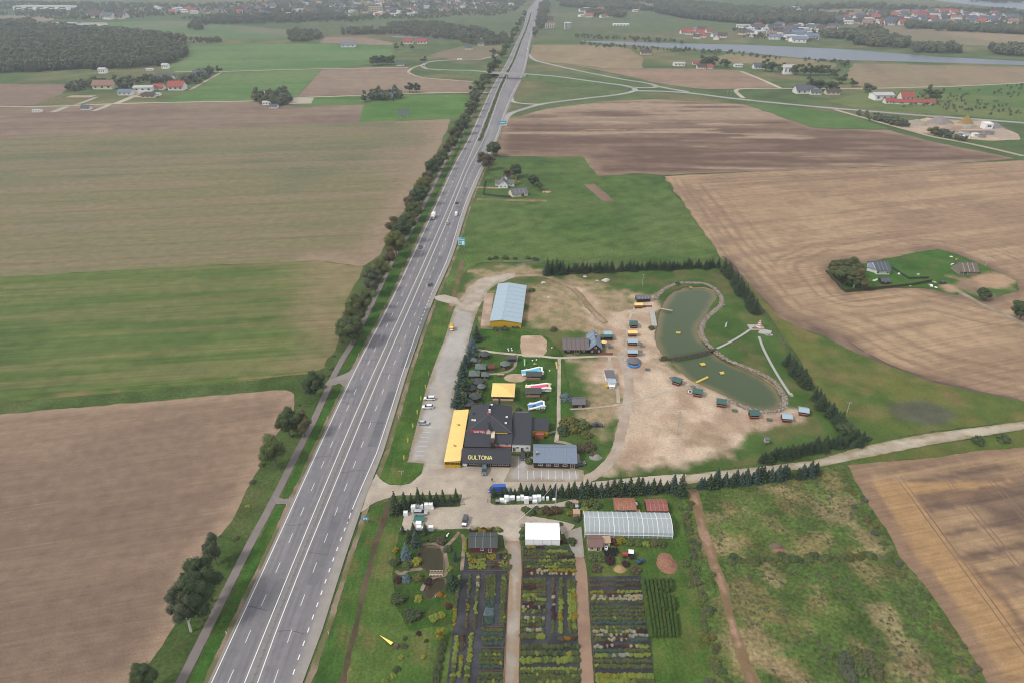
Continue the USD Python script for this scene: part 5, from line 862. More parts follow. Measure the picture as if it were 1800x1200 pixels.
for px, py, lb in ((1291, 722, 'green picnic bench between the two lower green-roofed huts'), (1352, 738, 'green picnic bench between green-roofed and pale-roofed huts'), (1138, 650, 'pale green bench on the sand below the footbridge end')):
    t = thing('picnic_table', lb, 'bench', G(px, py), -0.2); obj('table_top', MB().box((0, 0, 0.75), (2.2, 0.9, 0.07)).mesh(), teal_roof, t)
    for s in (-1, 1): obj('bench_seat', MB().box((0, s * 0.85, 0.45), (2.2, 0.32, 0.06)).mesh(), teal_roof, t); obj('frame', MB().box((s * 0.8, 0, 0.37), (0.1, 1.8, 0.1)).box((s * 0.8, 0, 0.36), (0.1, 0.1, 0.7)).mesh(), brownwall, t)
t = thing('notice_board', 'white board with dark markings beside the grey parasol', 'board', G(1212, 692), -0.3); obj('panel', MB().box((0, 0, 1.2), (1.6, 0.08, 1.5)).mesh(), sign_white, t); obj('frame', MB().box((0, 0.07, 1.1), (1.8, 0.05, 2.2)).mesh(), redwood, t); obj('picture', MB().box((0.1, -0.06, 1.3), (0.9, 0.02, 0.8)).mesh(), black, t)
t = thing('play_structure', 'round blue play structure under a dark cover on the sand', 'play structure', G(1114, 640), scale=.78); blue = M('blue_vinyl', (0.04, 0.16, 0.42), 0.45)
obj('ring', MB().lathe([(3.3, 0), (3.7, 0.5), (3.5, 1.1), (2.8, 1.2), (2.7, 0.1)], (-0.3, -1, 0), 14).mesh(), blue, t); obj('cover', MB().lathe([(4.2, 1.3), (3.0, 2.2), (0.1, 3.2)], (0.3, 2.0, 0), 9).mesh(), grey_roof, t)
for a in range(6): obj('post', MB().tube([(0.3 + 3.3 * math.cos(a), 2 + 3.3 * math.sin(a), 0), (0.3 + 3.2 * math.cos(a), 2 + 3.2 * math.sin(a), 1.6)], 0.08, 5).mesh(), steel, t)
# pond furniture
def plank_walk(name, label, pts, w, mat, z=0.35, rail=True, cat='footbridge'):
    L = smooth_line(gpts(pts), 60); ls = LineString(L); t = thing(name, label, cat, (*L[0], 0)); o = np.array([*L[0], 0]); n = int(ls.length / 0.9)
    for i in range(n):
        p = np.array(ls.interpolate((i + 0.5) / n, normalized=True).coords[0]); q = np.array(ls.interpolate((i + 0.6) / n, normalized=True).coords[0]); d = q - p
        obj('plank', MB().box((*(p - o[:2]), z), (0.86, w, 0.08), math.atan2(d[1], d[0])).mesh(), mat, t)
    if rail:
        for s in (-1, 1):
            e = np.array(ls.parallel_offset(w / 2, 'left' if s > 0 else 'right').coords); obj('handrail', MB().tube(np.column_stack([e - o[:2], np.full(len(e), z + 0.95)]), 0.05, 5).mesh(), mat, t)
            for k in range(0, n, 3):
                p = np.array(ls.parallel_offset(w / 2, 'left' if s > 0 else 'right').interpolate(k / n, normalized=True).coords[0]) - o[:2]; obj('post', MB().box((*p, z / 2 - 0.2), (0.1, 0.1, z + 2.0)).mesh(), mat, t)
plank_walk('footbridge', 'narrow dark timber footbridge across the waist of the pond', [(1160, 634), (1200, 628), (1230, 622), (1258, 615)], 1.5, darkwood, 0.5)
plank_walk('boardwalk', 'grey boardwalk from the footbridge up to the lighthouse', [(1260, 613), (1290, 598), (1318, 580)], 1.2, concrete, 0.25, False, 'boardwalk')
plank_walk('boardwalk', 'long curving grey stair walk from the lighthouse down to the pond tip', [(1334, 592), (1346, 622), (1372, 668), (1389, 694)], 1.2, concrete, 0.22, False, 'boardwalk')
plank_walk('jetty', 'short pale jetty on the left shore of the pond', [(1158, 543), (1182, 547)], 1.2, M('pale_wood', alb(206, 194, 176), 0.8), 0.3, False, 'jetty')
t = thing('lighthouse', 'small white and red striped lighthouse on a grey deck', 'lighthouse', G(1334, 577)); hs = np.linspace(0.9, HT(1334, 577, 563), 8)
for i in range(7): obj('tower_band', MB().lathe([(1.25 - 0.13 * i, hs[i]), (1.25 - 0.13 * (i + 1), hs[i + 1])], n=12).mesh(), white if i % 2 == 0 else red_paint, t)
obj('lantern', MB().lathe([(0.4, hs[7]), (0.45, hs[7] + 0.5), (0.0, hs[7] + 0.9)], n=10).mesh(), orange, t); obj('base', MB().box((0, -0.3, 0.45), (4.2, 3.2, 0.95)).mesh(), pink, t)
obj('deck', MB().box((-2.6, 0.3, 0.3), (4.8, 5.4, 0.4)).box((1.6, -4.4, 0.25), (5.6, 5.0, 0.4), -0.5).mesh(), concrete, t); obj('steps', MB().box((2.6, -7.4, 0.2), (3.4, 1.2, 0.5), -0.1).mesh(), concrete, t); obj('bench', MB().box((-2.4, -1.2, 0.8), (2.6, 0.7, 0.6)).mesh(), wood, t)
yv = M('yellow_vinyl', alb(232, 206, 92), 0.5)
for px, py, L, w, a, lb in ((1234, 666, 7.5, 1.0, 0.62, 'long yellow slide raft at the sandy shore of the pond'), (1235, 639, 2.0, 2.0, 0.2, 'yellow square raft below the footbridge'), (1269, 654, 1.7, 1.7, 0.1, 'small pale raft in the middle of the lower pond'), (1192, 584, 2.0, 1.4, -0.1, 'yellow raft in the upper pond left of the lawn'), (1213, 505, 1.6, 2.2, 0.2, 'little brown raft at the top end of the pond')):
    t = thing('raft', lb, 'raft', (*g2(px, py), -0.55), a); obj('deck', MB().box((0, 0, 0.35), (L, w, 0.16)).mesh(), yv if 'brown' not in lb else wood, t)
    for s in (-1, 1): obj('float', MB().tube([(-L / 2, s * w * 0.4, 0.14), (L / 2, s * w * 0.4, 0.14)], 0.17, 8).mesh(), white if 'pale' in lb else yv, t)
    obj('end_roll', MB().tube([(L / 2, -w / 2, 0.45), (L / 2, w / 2, 0.45)], 0.2, 8).mesh(), yv, t)
t = thing('flag_banner', 'white and green feather banner on the lawn right of the pond', 'banner', G(1273, 578)); obj('pole', MB().tube([(0, 0, 0), (0.2, 0, 3.0), (0.9, 0, 4.2)], 0.06, 5).mesh(), steel, t); obj('cloth', MB().slab([(0.05, 0, 0.8), (0.9, 0.05, 1.2), (1.0, 0.05, 4.1), (0.25, 0, 3.2)], 0.04).mesh(), sign_white, t)
obj('quay', MB().box((*(g2(1148, 560)), 0.2), (2.6, 17.0, 0.5), -0.1).mesh(), concrete, None, label='grey stone quay strip along the left shore of the pond', cat='quay')
# ------------------------------------------------------------------ inflatables, playground, small things of the plot
vinyl = {k: M(f'{k}_vinyl', c, 0.45, var=0.04) for k, c in dict(white=(0.78, 0.78, 0.80), sky=(0.06, 0.42, 0.62), red=(0.62, 0.07, 0.13), sand=(0.72, 0.5, 0.24), navy=(0.05, 0.2, 0.5)).items()}
def inflatable(px, py, L, D, rot, base, slide, ends, label, spikes):
    t = thing('bouncy_castle', label, 'bouncy castle', G(px, py), rot)
    m = MB()
    for k in range(5): m.tube([(-L / 2, -D / 2 + (k + 0.5) * D / 5, 0.3), (L / 2, -D / 2 + (k + 0.5) * D / 5, 0.3)], D / 9, 8)
    obj('cushion', m.mesh(), base, t)
    for s in (-1, 1): obj('side_tube', MB().tube([(-L / 2, s * D / 2, 0.6), (-L * 0.1, s * D / 2, 1.1), (L * 0.32, s * D / 2, 2.0), (L / 2, s * D / 2, 1.6)], 0.42, 8).mesh(), base, t)
    obj('slide', MB().slab([(-L * 0.28, -D * 0.36, 0.75), (L * 0.34, -D * 0.36, 1.9), (L * 0.34, D * 0.36, 1.9), (-L * 0.28, D * 0.36, 0.75)], 0.3).mesh(), slide, t)
    obj('end_arch', MB().tube([(L * 0.43, -D * 0.5, 0.3), (L * 0.43, -D * 0.42, 2.0), (L * 0.43, 0, 2.8), (L * 0.43, D * 0.42, 2.0), (L * 0.43, D * 0.5, 0.3)], 0.38, 8).mesh(), ends, t)
    obj('landing', MB().box((-L * 0.4, 0, 0.75), (L * 0.18, D * 0.8, 0.3)).mesh(), ends if ends is not base else slide, t)
    r = np.random.default_rng(int(px))
    for k in range(spikes):
        x = -L / 2 + L * r.random(); s = 1 if k % 2 else -1; obj('spike', MB().lathe([(0.35, 0), (0.2, 0.6), (0.02, 1.3)], (x, s * (D / 2 + 0.25), 0.5), 6).mesh(), base if k % 3 else ends, t)
inflatable(936, 656, 9.5, 3.4, 0.1, vinyl['white'], vinyl['sky'], vinyl['white'], 'white and sky-blue bouncy slide with spiky edges on the lawn', 12)
inflatable(946, 684, 11.0, 3.4, -0.03, vinyl['white'], vinyl['red'], vinyl['sand'], 'red and white bouncy slide with a sand coloured end', 7)
inflatable(943, 716, 6.8, 3.2, 0.1, vinyl['white'], vinyl['navy'], vinyl['white'], 'smaller white and dark blue bouncy castle beside the restaurant', 9)
t = thing('plank_table', 'pale plank table on the lawn above the yellow pavilion', 'table', G(880, 660)); obj('table_top', MB().box((0, 0, 0.75), (3.2, 1.0, 0.08)).mesh(), pink, t)
for s in (-1, 1): obj('leg', MB().box((s * 1.3, 0, 0.36), (0.15, 0.8, 0.7)).mesh(), wood, t)
def slide(px, py, mat, lb, rot):
    t = thing('playground_slide', lb, 'slide', G(px, py), rot); obj('chute', MB().slab([(-0.3, -2.2, 0.3), (0.3, -2.2, 0.3), (0.3, 1.5, 1.7), (-0.3, 1.5, 1.7)], 0.08).mesh(), mat, t); obj('ladder', MB().tube([(-0.25, 2.2, 0), (-0.25, 1.5, 2.2)], 0.05, 5).tube([(0.25, 2.2, 0), (0.25, 1.5, 2.2)], 0.05, 5).box((0, 1.9, 0.8), (0.5, 0.06, 0.06)).mesh(), steel, t)
slide(922, 639, M('mint_plastic', alb(150, 214, 160), 0.5), 'mint green slide on the playground lawn', 0.0); slide(978, 644, yv, 'yellow slide beside the straight pale path', 0.1)
t = thing('spring_rider', 'small yellow spring rider above the blue bouncy slide', 'play equipment', G(940, 642)); obj('body', MB().tube([(-0.7, 0, 0.7), (0, 0, 0.9), (0.8, 0, 0.6)], [0.2, 0.35, 0.2], 8).mesh(), yv, t); obj('spring', MB().tube([(0, 0, 0), (0, 0, 0.7)], 0.12, 6).mesh(), steel, t)
for i, (px, py) in enumerate(((893, 614), (899, 613), (894, 617), (900, 616.5), (936, 634), (943, 633), (970, 612), (966, 652))):
    t = thing('stool', ['white stump stool, top left of the square of four', 'white stump stool, top right of the square of four', 'white stump stool, bottom left of the square of four', 'white stump stool, bottom right of the square of four', 'white stump stool above the spring rider, left of two', 'white stump stool above the spring rider, right of two', 'white stump stool right of the sand court', 'white stump stool right of the blue bouncy slide'][i], 'stool', G(px, py)); obj('stump', MB().lathe([(0.3, 0), (0.32, 0.45)], n=8).mesh(), white, t); obj('seat', MB().lathe([(0.34, 0.45), (0.3, 0.52), (0, 0.53)], n=8).mesh(), sign_white, t)
t = thing('barrel_kiosk', 'yellow barrel-shaped kiosk at the left edge of the paved lot', 'kiosk', G(794, 581)); obj('barrel', MB().tube([(0, -0.2, 1.5), (0, 2.6, 1.5)], 1.15, 12).mesh(), deep_yellow, t); obj('counter', MB().box((0.1, -1.0, 1.0), (1.5, 1.0, 0.12)).mesh(), sign_white, t); obj('chassis', MB().box((0, 1.2, 0.45), (1.6, 3.0, 0.3)).mesh(), steel, t)
for s in (-1, 1): obj('wheel', MB().tube([(s * 0.95 - 0.1, 1.2, 0.35), (s * 0.95 + 0.1, 1.2, 0.35)], 0.35, 10).mesh(), black, t)
obj('awning', MB().slab([(-0.9, -1.4, 2.2), (0.9, -1.4, 2.2), (0.9, -0.3, 2.6), (-0.9, -0.3, 2.6)], 0.06).mesh(), yellow, t)
kf = kind('yellow_flag'); obj('pole', MB().tube([(0, 0, 0), (0, 0, 2.6), (0.25, 0, 3.1)], 0.04, 5).mesh(), steel, kf); obj('cloth', MB().slab([(0.03, -0.02, 0.7), (0.5, 0.1, 0.9), (0.55, 0.05, 2.9), (0.03, 0, 2.6)], 0.03).mesh(), M('flag_yellow', (0.8, 0.62, 0.05), 0.6), kf)
for i, (x, y) in enumerate([(45, 850), (80, 700), (124, 570), (165, 450), (197, 330), (237, 230), (266, 110)]):
    copy(kf, 'flag', f'narrow yellow flag on the verge beside the parking lot, {ORD[i]} from the bottom', 'flag', G(700 + x / 5, 640 + y / 5), 0.2 * i, 1.0, 'yellow flags along the parking lot')
# parking bay lines
lot = stage.GetPrimAtPath('/World/parking_lot')
def bay(x0, y0, x1, y1): 
    a, b = g2(x0, y0), g2(x1, y1); d = b - a; obj('bay_line', MB().box((*((a + b) / 2), 0.165), (np.linalg.norm(d), 0.14, 0.012), math.atan2(d[1], d[0])).mesh(), paint, lot)
for x in (1055, 1135, 1190, 1258, 1318, 1378, 1440, 1500, 1560): bay(700 + x / 5, 640 + 935 / 5, 700 + (x + 4) / 5, 640 + 1010 / 5)
for y in (558, 595, 640, 682, 722, 762, 805): bay(700 + (212 - (y - 600) * 0.30) / 5, 640 + y / 5, 700 + (285 - (y - 600) * 0.30) / 5, 640 + y / 5)
bay(911, 803, 911, 822)
# ------------------------------------------------------------------ vehicles
tyre = M('tyre', (0.025, 0.025, 0.027), 0.8); carglass = M('car_glass', (0.02, 0.025, 0.03), 0.08, spec=0.8); lampm = M('headlamp', (0.8, 0.8, 0.78), 0.2); tail = M('tail_lamp', (0.4, 0.02, 0.02), 0.3)
PAINT = {k: M(f'{k}_car_paint', c, 0.28, spec=0.6, var=0.02) for k, c in dict(white=(0.78, 0.79, 0.8), silver=(0.42, 0.44, 0.46), black=(0.03, 0.032, 0.036), dark=(0.07, 0.08, 0.09), blue=(0.03, 0.09, 0.36), green=(0.08, 0.13, 0.14), grey=(0.22, 0.24, 0.26)).items()}
def loft(st):
    """st: (x, half width, z0, z1) stations -> rounded box hull along x."""
    V = []
    for x, w, z0, z1 in st:
        h = z1 - z0; V += [(x, -w * 0.9, z0), (x, w * 0.9, z0), (x, w, z0 + h * 0.3), (x, w, z0 + h * 0.72), (x, w * 0.86, z1), (x, -w * 0.86, z1), (x, -w, z0 + h * 0.72), (x, -w, z0 + h * 0.3)]
    n, f = 8, []
    for i in range(len(st) - 1):
        for j in range(8): k = (j + 1) % 8; f.append([i * n + j, i * n + k, (i + 1) * n + k, (i + 1) * n + j])
    f = [q[::-1] for q in f]; e = (len(st) - 1) * n
    f += [[0, 1, 2, 3], [0, 3, 4, 7], [4, 5, 6, 7]] + [[e + 3, e + 2, e + 1, e], [e + 7, e + 4, e + 3, e], [e + 7, e + 6, e + 5, e + 4]]
    return MB().add(V, f)
def car(label, px, py, rot, col, L=4.5, W=1.8, H=1.48, style='hatch', hood=None, name='car', cat='car', group=None, roofc=None):
    t = thing(name, label, cat, (*g2(px, py), 0.22), rot, group); w = W / 2; c = PAINT[col]
    obj('body', loft([(-L / 2, w * 0.82, 0.35, 0.8), (-L * 0.46, w * 0.96, 0.25, 0.92), (-L * 0.2, w, 0.22, 0.94), (L * 0.2, w, 0.22, 0.92), (L * 0.42, w * 0.95, 0.24, 0.82), (L / 2, w * 0.78, 0.35, 0.66)]).mesh(), c, t)
    r0, r1, f1, f0 = dict(hatch=(-0.47, -0.38, 0.08, 0.26), sedan=(-0.36, -0.2, 0.07, 0.24), wagon=(-0.48, -0.44, 0.08, 0.26), van=(-0.49, -0.47, 0.24, 0.40), pickup=(-0.12, -0.06, 0.1, 0.26))[style]
    v = [(r0 * L, -w * 0.9, 0.9), (f0 * L, -w * 0.9, 0.9), (f0 * L, w * 0.9, 0.9), (r0 * L, w * 0.9, 0.9), (r1 * L, -w * 0.74, H - 0.05), (f1 * L, -w * 0.74, H - 0.05), (f1 * L, w * 0.74, H - 0.05), (r1 * L, w * 0.74, H - 0.05)]
    obj('window_band', MB().add(v, [[0, 3, 2, 1], [4, 5, 6, 7], [0, 1, 5, 4], [1, 2, 6, 5], [2, 3, 7, 6], [3, 0, 4, 7]]).mesh(), carglass if style != 'van' else c, t)
    obj('roof', MB().box(((r1 + f1) / 2 * L, 0, H - 0.02), ((f1 - r1) * L * 1.02, W * 0.76, 0.07), taper=0.94).mesh(), PAINT[roofc] if roofc else c, t)
    if style == 'van':
        obj('windscreen', MB().quad((f0 * L + 0.015, -w * 0.8, 1.0), (f0 * L + 0.015, w * 0.8, 1.0), (f1 * L + 0.12, w * 0.68, H - 0.25), (f1 * L + 0.12, -w * 0.68, H - 0.25)).mesh(), carglass, t)
        for s in (-1, 1): obj('side_window', MB().box((0.25 * L, s * w * 0.86, 1.3), (0.16 * L, 0.04, 0.45)).mesh(), carglass, t)
    else:
        for s in (-1, 1): obj('pillar', MB().box(((r0 + f0) / 2 * L * 0.6, s * w * 0.84, (0.9 + H) / 2), (0.1, 0.06, H - 0.95)).mesh(), c, t)
    if hood: obj('bonnet', MB().box((L * 0.35, 0, 0.9), (L * 0.26, W * 0.82, 0.05)).mesh(), PAINT[hood], t)
    for sx in (-0.31, 0.31):
        for sy in (-1, 1): wl = obj('wheel', MB().tube([(sx * L, sy * (w - 0.18), 0.32), (sx * L, sy * (w + 0.02), 0.32)], 0.32, 12).mesh(), tyre, t); obj('rim', MB().tube([(sx * L, sy * (w + 0.021), 0.32), (sx * L, sy * (w + 0.03), 0.32)], 0.19, 8).mesh(), PAINT['silver'], wl)
    for s in (-1, 1):
        obj('headlight', MB().box((L * 0.478, s * w * 0.6, 0.66), (0.1, 0.34, 0.14)).mesh(), lampm, t); obj('tail_light', MB().box((-L * 0.486, s * w * 0.68, 0.78), (0.08, 0.24, 0.2)).mesh(), tail, t); obj('mirror', MB().box((f0 * L - 0.15, s * (w + 0.06), 0.98), (0.12, 0.16, 0.1)).mesh(), c, t)
    if style in ('wagon', 'hatch'): obj('rear_window', MB().box((r0 * L - 0.0, 0, 1.12), (0.04, W * 0.6, 0.25)).mesh(), carglass, t)
    return t
car('white estate car on the parking lot, topmost of three', 755, 702, math.pi, 'white', 4.7, 1.8, 1.5, 'wagon'); car('white hatchback on the parking lot, in the middle of three', 752, 717, math.pi, 'white', 4.5, 1.8, 1.5, 'hatch'); car('silver hatchback with dark roof glass, lowest of three on the parking lot', 745, 745.5, 0.0, 'silver', 4.2, 1.75, 1.48, 'hatch')
car('dark green off-roader parked in front of the restaurant door', 851.5, 829, -math.pi / 2, 'green', 4.6, 1.9, 1.8, 'wagon'); car('black car parked between the restaurant wing and the log house', 919.5, 803, -math.pi / 2, 'black', 4.4, 1.8, 1.5, 'hatch'); car('black car parked by the light green bushes', 1050, 749, 0.0, 'black', 4.5, 1.8, 1.5, 'sedan'); car('dark car half behind the right end of the log house', 1019, 817, 0.2, 'dark', 4.2, 1.8, 1.5, 'hatch')
car('blue delivery van behind the spruces on the dirt drive', 874, 863, math.pi + 0.08, 'blue', 6.2, 2.1, 2.5, 'van', name='delivery_van', cat='van'); car('dark car with white bonnet standing in the nursery yard', 817.5, 918, -math.pi / 2 - 0.12, 'dark', 4.6, 1.85, 1.62, 'wagon', 'white'); car('silver estate car parked below the white crates', 739.5, 903, 0.0, 'silver', 4.6, 1.8, 1.5, 'wagon')
car('black car parked beside the farm driveway', 1658, 499, 0.2, 'black', 4.4, 1.8, 1.5)
hd = math.pi / 2 - 0.06
for px, py, col, st, lb, ln in ((803, 358, 'dark', 'wagon', 'dark car driving away, beyond the white van', 4.6), (802, 379, 'white', 'van', 'white van driving away in the nearer right-hand lane', 5.4), (787, 394, 'silver', 'hatch', 'silver car in the inner right-hand lane below the white van', 4.3), (756, 502, 'dark', 'hatch', 'dark car nearest the plot entrance on the highway', 4.4), (739, 436, 'dark', 'sedan', 'dark car coming down the left carriageway below the truck', 4.4), (927, 88, 'white', 'van', 'white van on the far highway beyond the bridge', 5.2), (917, 73, 'silver', 'hatch', 'silver car on the far left carriageway beyond the bridge', 4.3), (929, 100, 'dark', 'hatch', 'dark car just beyond the overpass on the right carriageway', 4.3), (940, 38, 'dark', 'hatch', 'dark car far up the highway, right carriageway', 4.4), (934, 31, 'white', 'van', 'white van far up the highway, left carriageway', 5.2), (946, 14, 'dark', 'hatch', 'tiny dark car at the top of the highway', 4.4), (891, 126, 'dark', 'sedan', 'dark car on the left carriageway close to the overpass', 4.4)):
    left = px < np.interp(py, [0, 100, 400, 500], [949, 909, 772, 739]); car(lb, px, py, hd + (math.pi if left else 0), col, ln, 1.85, 2.3 if st == 'van' else 1.5, st)
t = thing('box_truck', 'white box truck driving down the left carriageway', 'truck', (*g2(761.5, 384), 0.22), hd + math.pi)
obj('cargo_box', MB().box((-1.2, 0, 2.0), (6.2, 2.45, 2.5)).mesh(), white, t); obj('cab', MB().box((3.0, 0, 1.5), (1.9, 2.3, 1.9), taper=0.94).mesh(), PAINT['white'], t); obj('windscreen', MB().box((3.93, 0, 1.85), (0.06, 2.0, 0.8)).mesh(), carglass, t); obj('chassis', MB().box((0, 0, 0.6), (7.8, 1.2, 0.3)).mesh(), black, t); obj('grille', MB().box((3.98, 0, 0.85), (0.08, 1.8, 0.4)).mesh(), black, t)
for sx in (-2.8, 2.8):
    for sy in (-1, 1): obj('wheel', MB().tube([(sx, sy * 0.9, 0.48), (sx, sy * 1.18, 0.48)], 0.48, 12).mesh(), tyre, t)
car('silver pickup on the loop ramp left of the overpass', 744, 117, 1.2, 'grey', 5.0, 1.9, 1.8, 'wagon'); kiosk('caravan', 'white camper standing at the loop ramp', 'camper', 804, 812, 106, 2.5, 2.6, white, white, 0.05)
# a person on the dirt drive
import manifold3d as m3
def person(px, py, rot, label, shirt, legs, skin=(0.5, 0.33, 0.25)):
    t = thing('person', label, 'person', (*g2(px, py), 0.15), rot)
    J = dict(hipL=(-.1, 0, .92, .1), hipR=(.1, 0, .92, .1), kneeL=(-.11, -.03, .5, .065), kneeR=(.12, .05, .5, .065), ankL=(-.11, .02, .09, .045), ankR=(.13, .1, .09, .045), toeL=(-.12, -.14, .04, .035), toeR=(.15, -.06, .04, .035), waist=(0, 0, 1.1, .13), chest=(0, 0, 1.36, .15), shL=(-.19, 0, 1.46, .065), shR=(.19, 0, 1.46, .065), neck=(0, 0, 1.54, .055), head=(0, -.02, 1.68, .105), chin=(0, -.06, 1.62, .06), elL=(-.25, .03, 1.18, .045), elR=(.25, .02, 1.18, .045), wrL=(-.24, -.06, .93, .033), wrR=(.25, -.08, .93, .033), haL=(-.24, -.09, .83, .035), haR=(.25, -.11, .83, .035))
    B = [('hipL', 'hipR'), ('hipL', 'kneeL'), ('hipR', 'kneeR'), ('kneeL', 'ankL'), ('kneeR', 'ankR'), ('ankL', 'toeL'), ('ankR', 'toeR'), ('hipL', 'waist'), ('hipR', 'waist'), ('waist', 'chest'), ('chest', 'shL'), ('chest', 'shR'), ('shL', 'elL'), ('shR', 'elR'), ('elL', 'wrL'), ('elR', 'wrR'), ('wrL', 'haL'), ('wrR', 'haR'), ('chest', 'neck'), ('neck', 'head'), ('head', 'chin')]
    sp = lambda k, g=0: m3.Manifold.sphere(J[k][3] + g, 12).translate(J[k][:3])
    def body(bs, g=0): return m3.Manifold.batch_boolean([m3.Manifold.batch_hull([sp(a, g), sp(b, g)]) for a, b in bs], m3.OpType.Add)
    full = body(B)
    for s in (-1, 1):
        hx, hy = J['haL' if s < 0 else 'haR'][0], J['haL' if s < 0 else 'haR'][1]
        for k in range(4): full += m3.Manifold.batch_hull([m3.Manifold.sphere(.011, 6).translate((hx, hy - .03 + .02 * k, .82)), m3.Manifold.sphere(.009, 6).translate((hx - s * .012, hy - .035 + .02 * k, .73 + .01 * abs(k - 1.5)))])
        full += m3.Manifold.batch_hull([m3.Manifold.sphere(.012, 6).translate((hx, hy - .04, .85)), m3.Manifold.sphere(.01, 6).translate((hx - s * .01, hy - .075, .79))])
    full += m3.Manifold.sphere(.018, 8).translate((0, -.125, 1.665))
    body_p = obj('body', full, M('skin', skin, 0.6), t, smooth=50)
    obj('trousers', body(B[:5] + B[7:9], 0.014), legs, t, smooth=50); obj('jacket', body(B[9:16], 0.018), shirt, t, smooth=50); obj('hair', m3.Manifold.sphere(.112, 12).translate((0, .015, 1.715)), black, t, smooth=50)
person(865, 846.5, 0.3, 'person in dark clothes standing on the dirt drive before the restaurant', M('dark_jacket', (0.03, 0.03, 0.035), 0.8), M('dark_trousers', (0.025, 0.025, 0.03), 0.8))
# ------------------------------------------------------------------ nursery and garden
fabric = ground_mat('ground_fabric', 0, 0, fine=0.12, fscale=2.0, mid=0.15, rough=0.8, spec=0.3)
FAB = t_two(alb(76, 78, 84), alb(58, 58, 62), 4, 150)
beds = []
for q in ([(822,972),(893,972),(890,1100),(884,1200),(882,1260),(778,1260),(785,1200),(797,1100),(808,1010),(814,985)], [(920,961),(998,961),(1010,980),(1014,1080),(1020,1200),(1022,1260),(914,1260),(916,1100),(918,1000)], [(1035,1013),(1128,1011),(1140,1100),(1150,1200),(1155,1260),(1052,1260),(1046,1200),(1038,1080)]):
    beds.append(sheet('planting_bed', poly(q), 0.1, 0.9, FAB, fabric, 0.1))
plants = []
def row(a, b, kinds, size=0.5, gap=0.8, jit=0.12, two=1):
    a, b = g2(*a), g2(*b); d = b - a; Ln = np.linalg.norm(d); n = max(2, int(Ln / gap)); nn = np.array([-d[1], d[0]]) / Ln
    for i in range(n):
        k = kinds[min(len(kinds) - 1, int(i / n * len(kinds)))]
        k = k[int(rng.integers(0, len(k)))] if isinstance(k, (list, tuple)) else k
        k = 'green' if k == 'dark' and rng.random() < .55 else 'lime' if k == 'green' and rng.random() < .12 else k
        for j in range(two):
            p = a + d * (i + 0.5) / n + rng.normal(0, jit, 2) + nn * (j - (two - 1) / 2) * gap * 0.8; plants.append((*p, k, size * rng.uniform(1.0, 1.5)))
def rowG(x0, x1, y, kinds, size=0.5, **k): row((880 + x0 / 5, 1000 + y / 5), (880 + x1 / 5, 1000 + y / 5), kinds, size, **k)
for y, kinds, s in ((100, ['brown', 'grey'], 0.4), (142, ['brown', 'brown', 'rust'], 0.42), (202, ['yellow', 'brown', 'lime', 'lime'], 0.5), (238, [['white', 'green'], ['white', 'rust'], 'white'], 0.5), (262, [['white', 'green'], 'white', 'white'], 0.45), (288, ['dark'], 0.4), (335, ['dark'], 0.42), (365, ['dark', 'green'], 0.45), (402, ['dark'], 0.45), (436, ['green', 'dark'], 0.5), (472, ['teal'], 0.5), (512, ['green', 'dark'], 0.5), (548, [['white', 'green'], 'green', ['green', 'white'], 'purple'], 0.5), (582, [['white', 'green'], ['white', 'rust'], 'white'], 0.45), (622, ['green', ['rust', 'white'], ['rust', 'white'], 'teal', 'teal'], 0.5), (680, [['white', 'purple'], ['purple', 'white'], ['white', 'rust'], 'lime'], 0.5), (716, ['teal', 'green'], 0.48), (760, [['white', 'lime'], ['white', 'green'], 'white', 'lime', 'lime'], 0.55), (808, ['dark', 'green'], 0.5), (856, ['green'], 0.5), (945, [['lime', 'yellow'], 'lime'], 0.85), (985, ['lime', 'green'], 0.6), (1030, ['green'], 0.5), (1080, ['dark'], 0.5)):
    f = (y - 100) / 850.0; rowG(780 + 65 * f, 1230 + 110 * f, y, kinds, s, gap=0.62 if s < 0.7 else 0.95)
def rowE(x0, x1, y, kinds, size=0.5, **k): row((900 + x0 / 5.453, 840 + y / 5.453), (900 + x1 / 5.453, 840 + y / 5.453), kinds, size, **k)
for x0, x1, y, kinds, s in ((140, 440, 662, ['yellow', 'purple', 'green', 'green'], 0.5), (130, 540, 705, ['green', 'lime'], 0.6), (125, 590, 728, [['green', 'dark']], 0.5), (125, 590, 760, ['brown', ['lime', 'green'], 'purple'], 0.5), (125, 600, 792, ['grey', 'lime', 'green', 'lime'], 0.55), (125, 600, 822, ['dark', 'green'], 0.45), (125, 605, 852, ['green', 'lime', 'dark'], 0.55), (125, 350, 890, ['rust', 'white'], 0.5), (350, 605, 885, ['yellow'], 0.6), (125, 600, 915, [['rust', 'white']], 0.45)): rowE(x0, x1, y, kinds, s, gap=0.7)
for y, kinds, s in ((92, ['green'], .5), (112, ['dark', 'green'], .5), (142, ['rust', 'brown'], .5), (178, ['purple', 'brown'], .5), (200, ['green'], .5), (232, ['lime', 'grey'], .6), (268, ['green', 'lime'], .55), (305, ['purple', 'green'], .5), (335, [['white', 'purple']], .5), (372, ['green'], .5), (428, [['white', 'green']], .5), (462, ['green'], .45), (494, ['green', 'rust', 'dark'], .5), (535, [['white', 'green']], .45), (590, ['grey', 'green', 'lime'], .8)): rowG(205 - y * 0.05, 400 - y * 0.03, y, kinds, s, gap=0.7)
def rowv(sc, ox, oy, a, b, kinds, s, **k): row((ox + a[0] / sc, oy + a[1] / sc), (ox + b[0] / sc, oy + b[1] / sc), kinds, s, **k)
g_ = (5, 880, 1000)
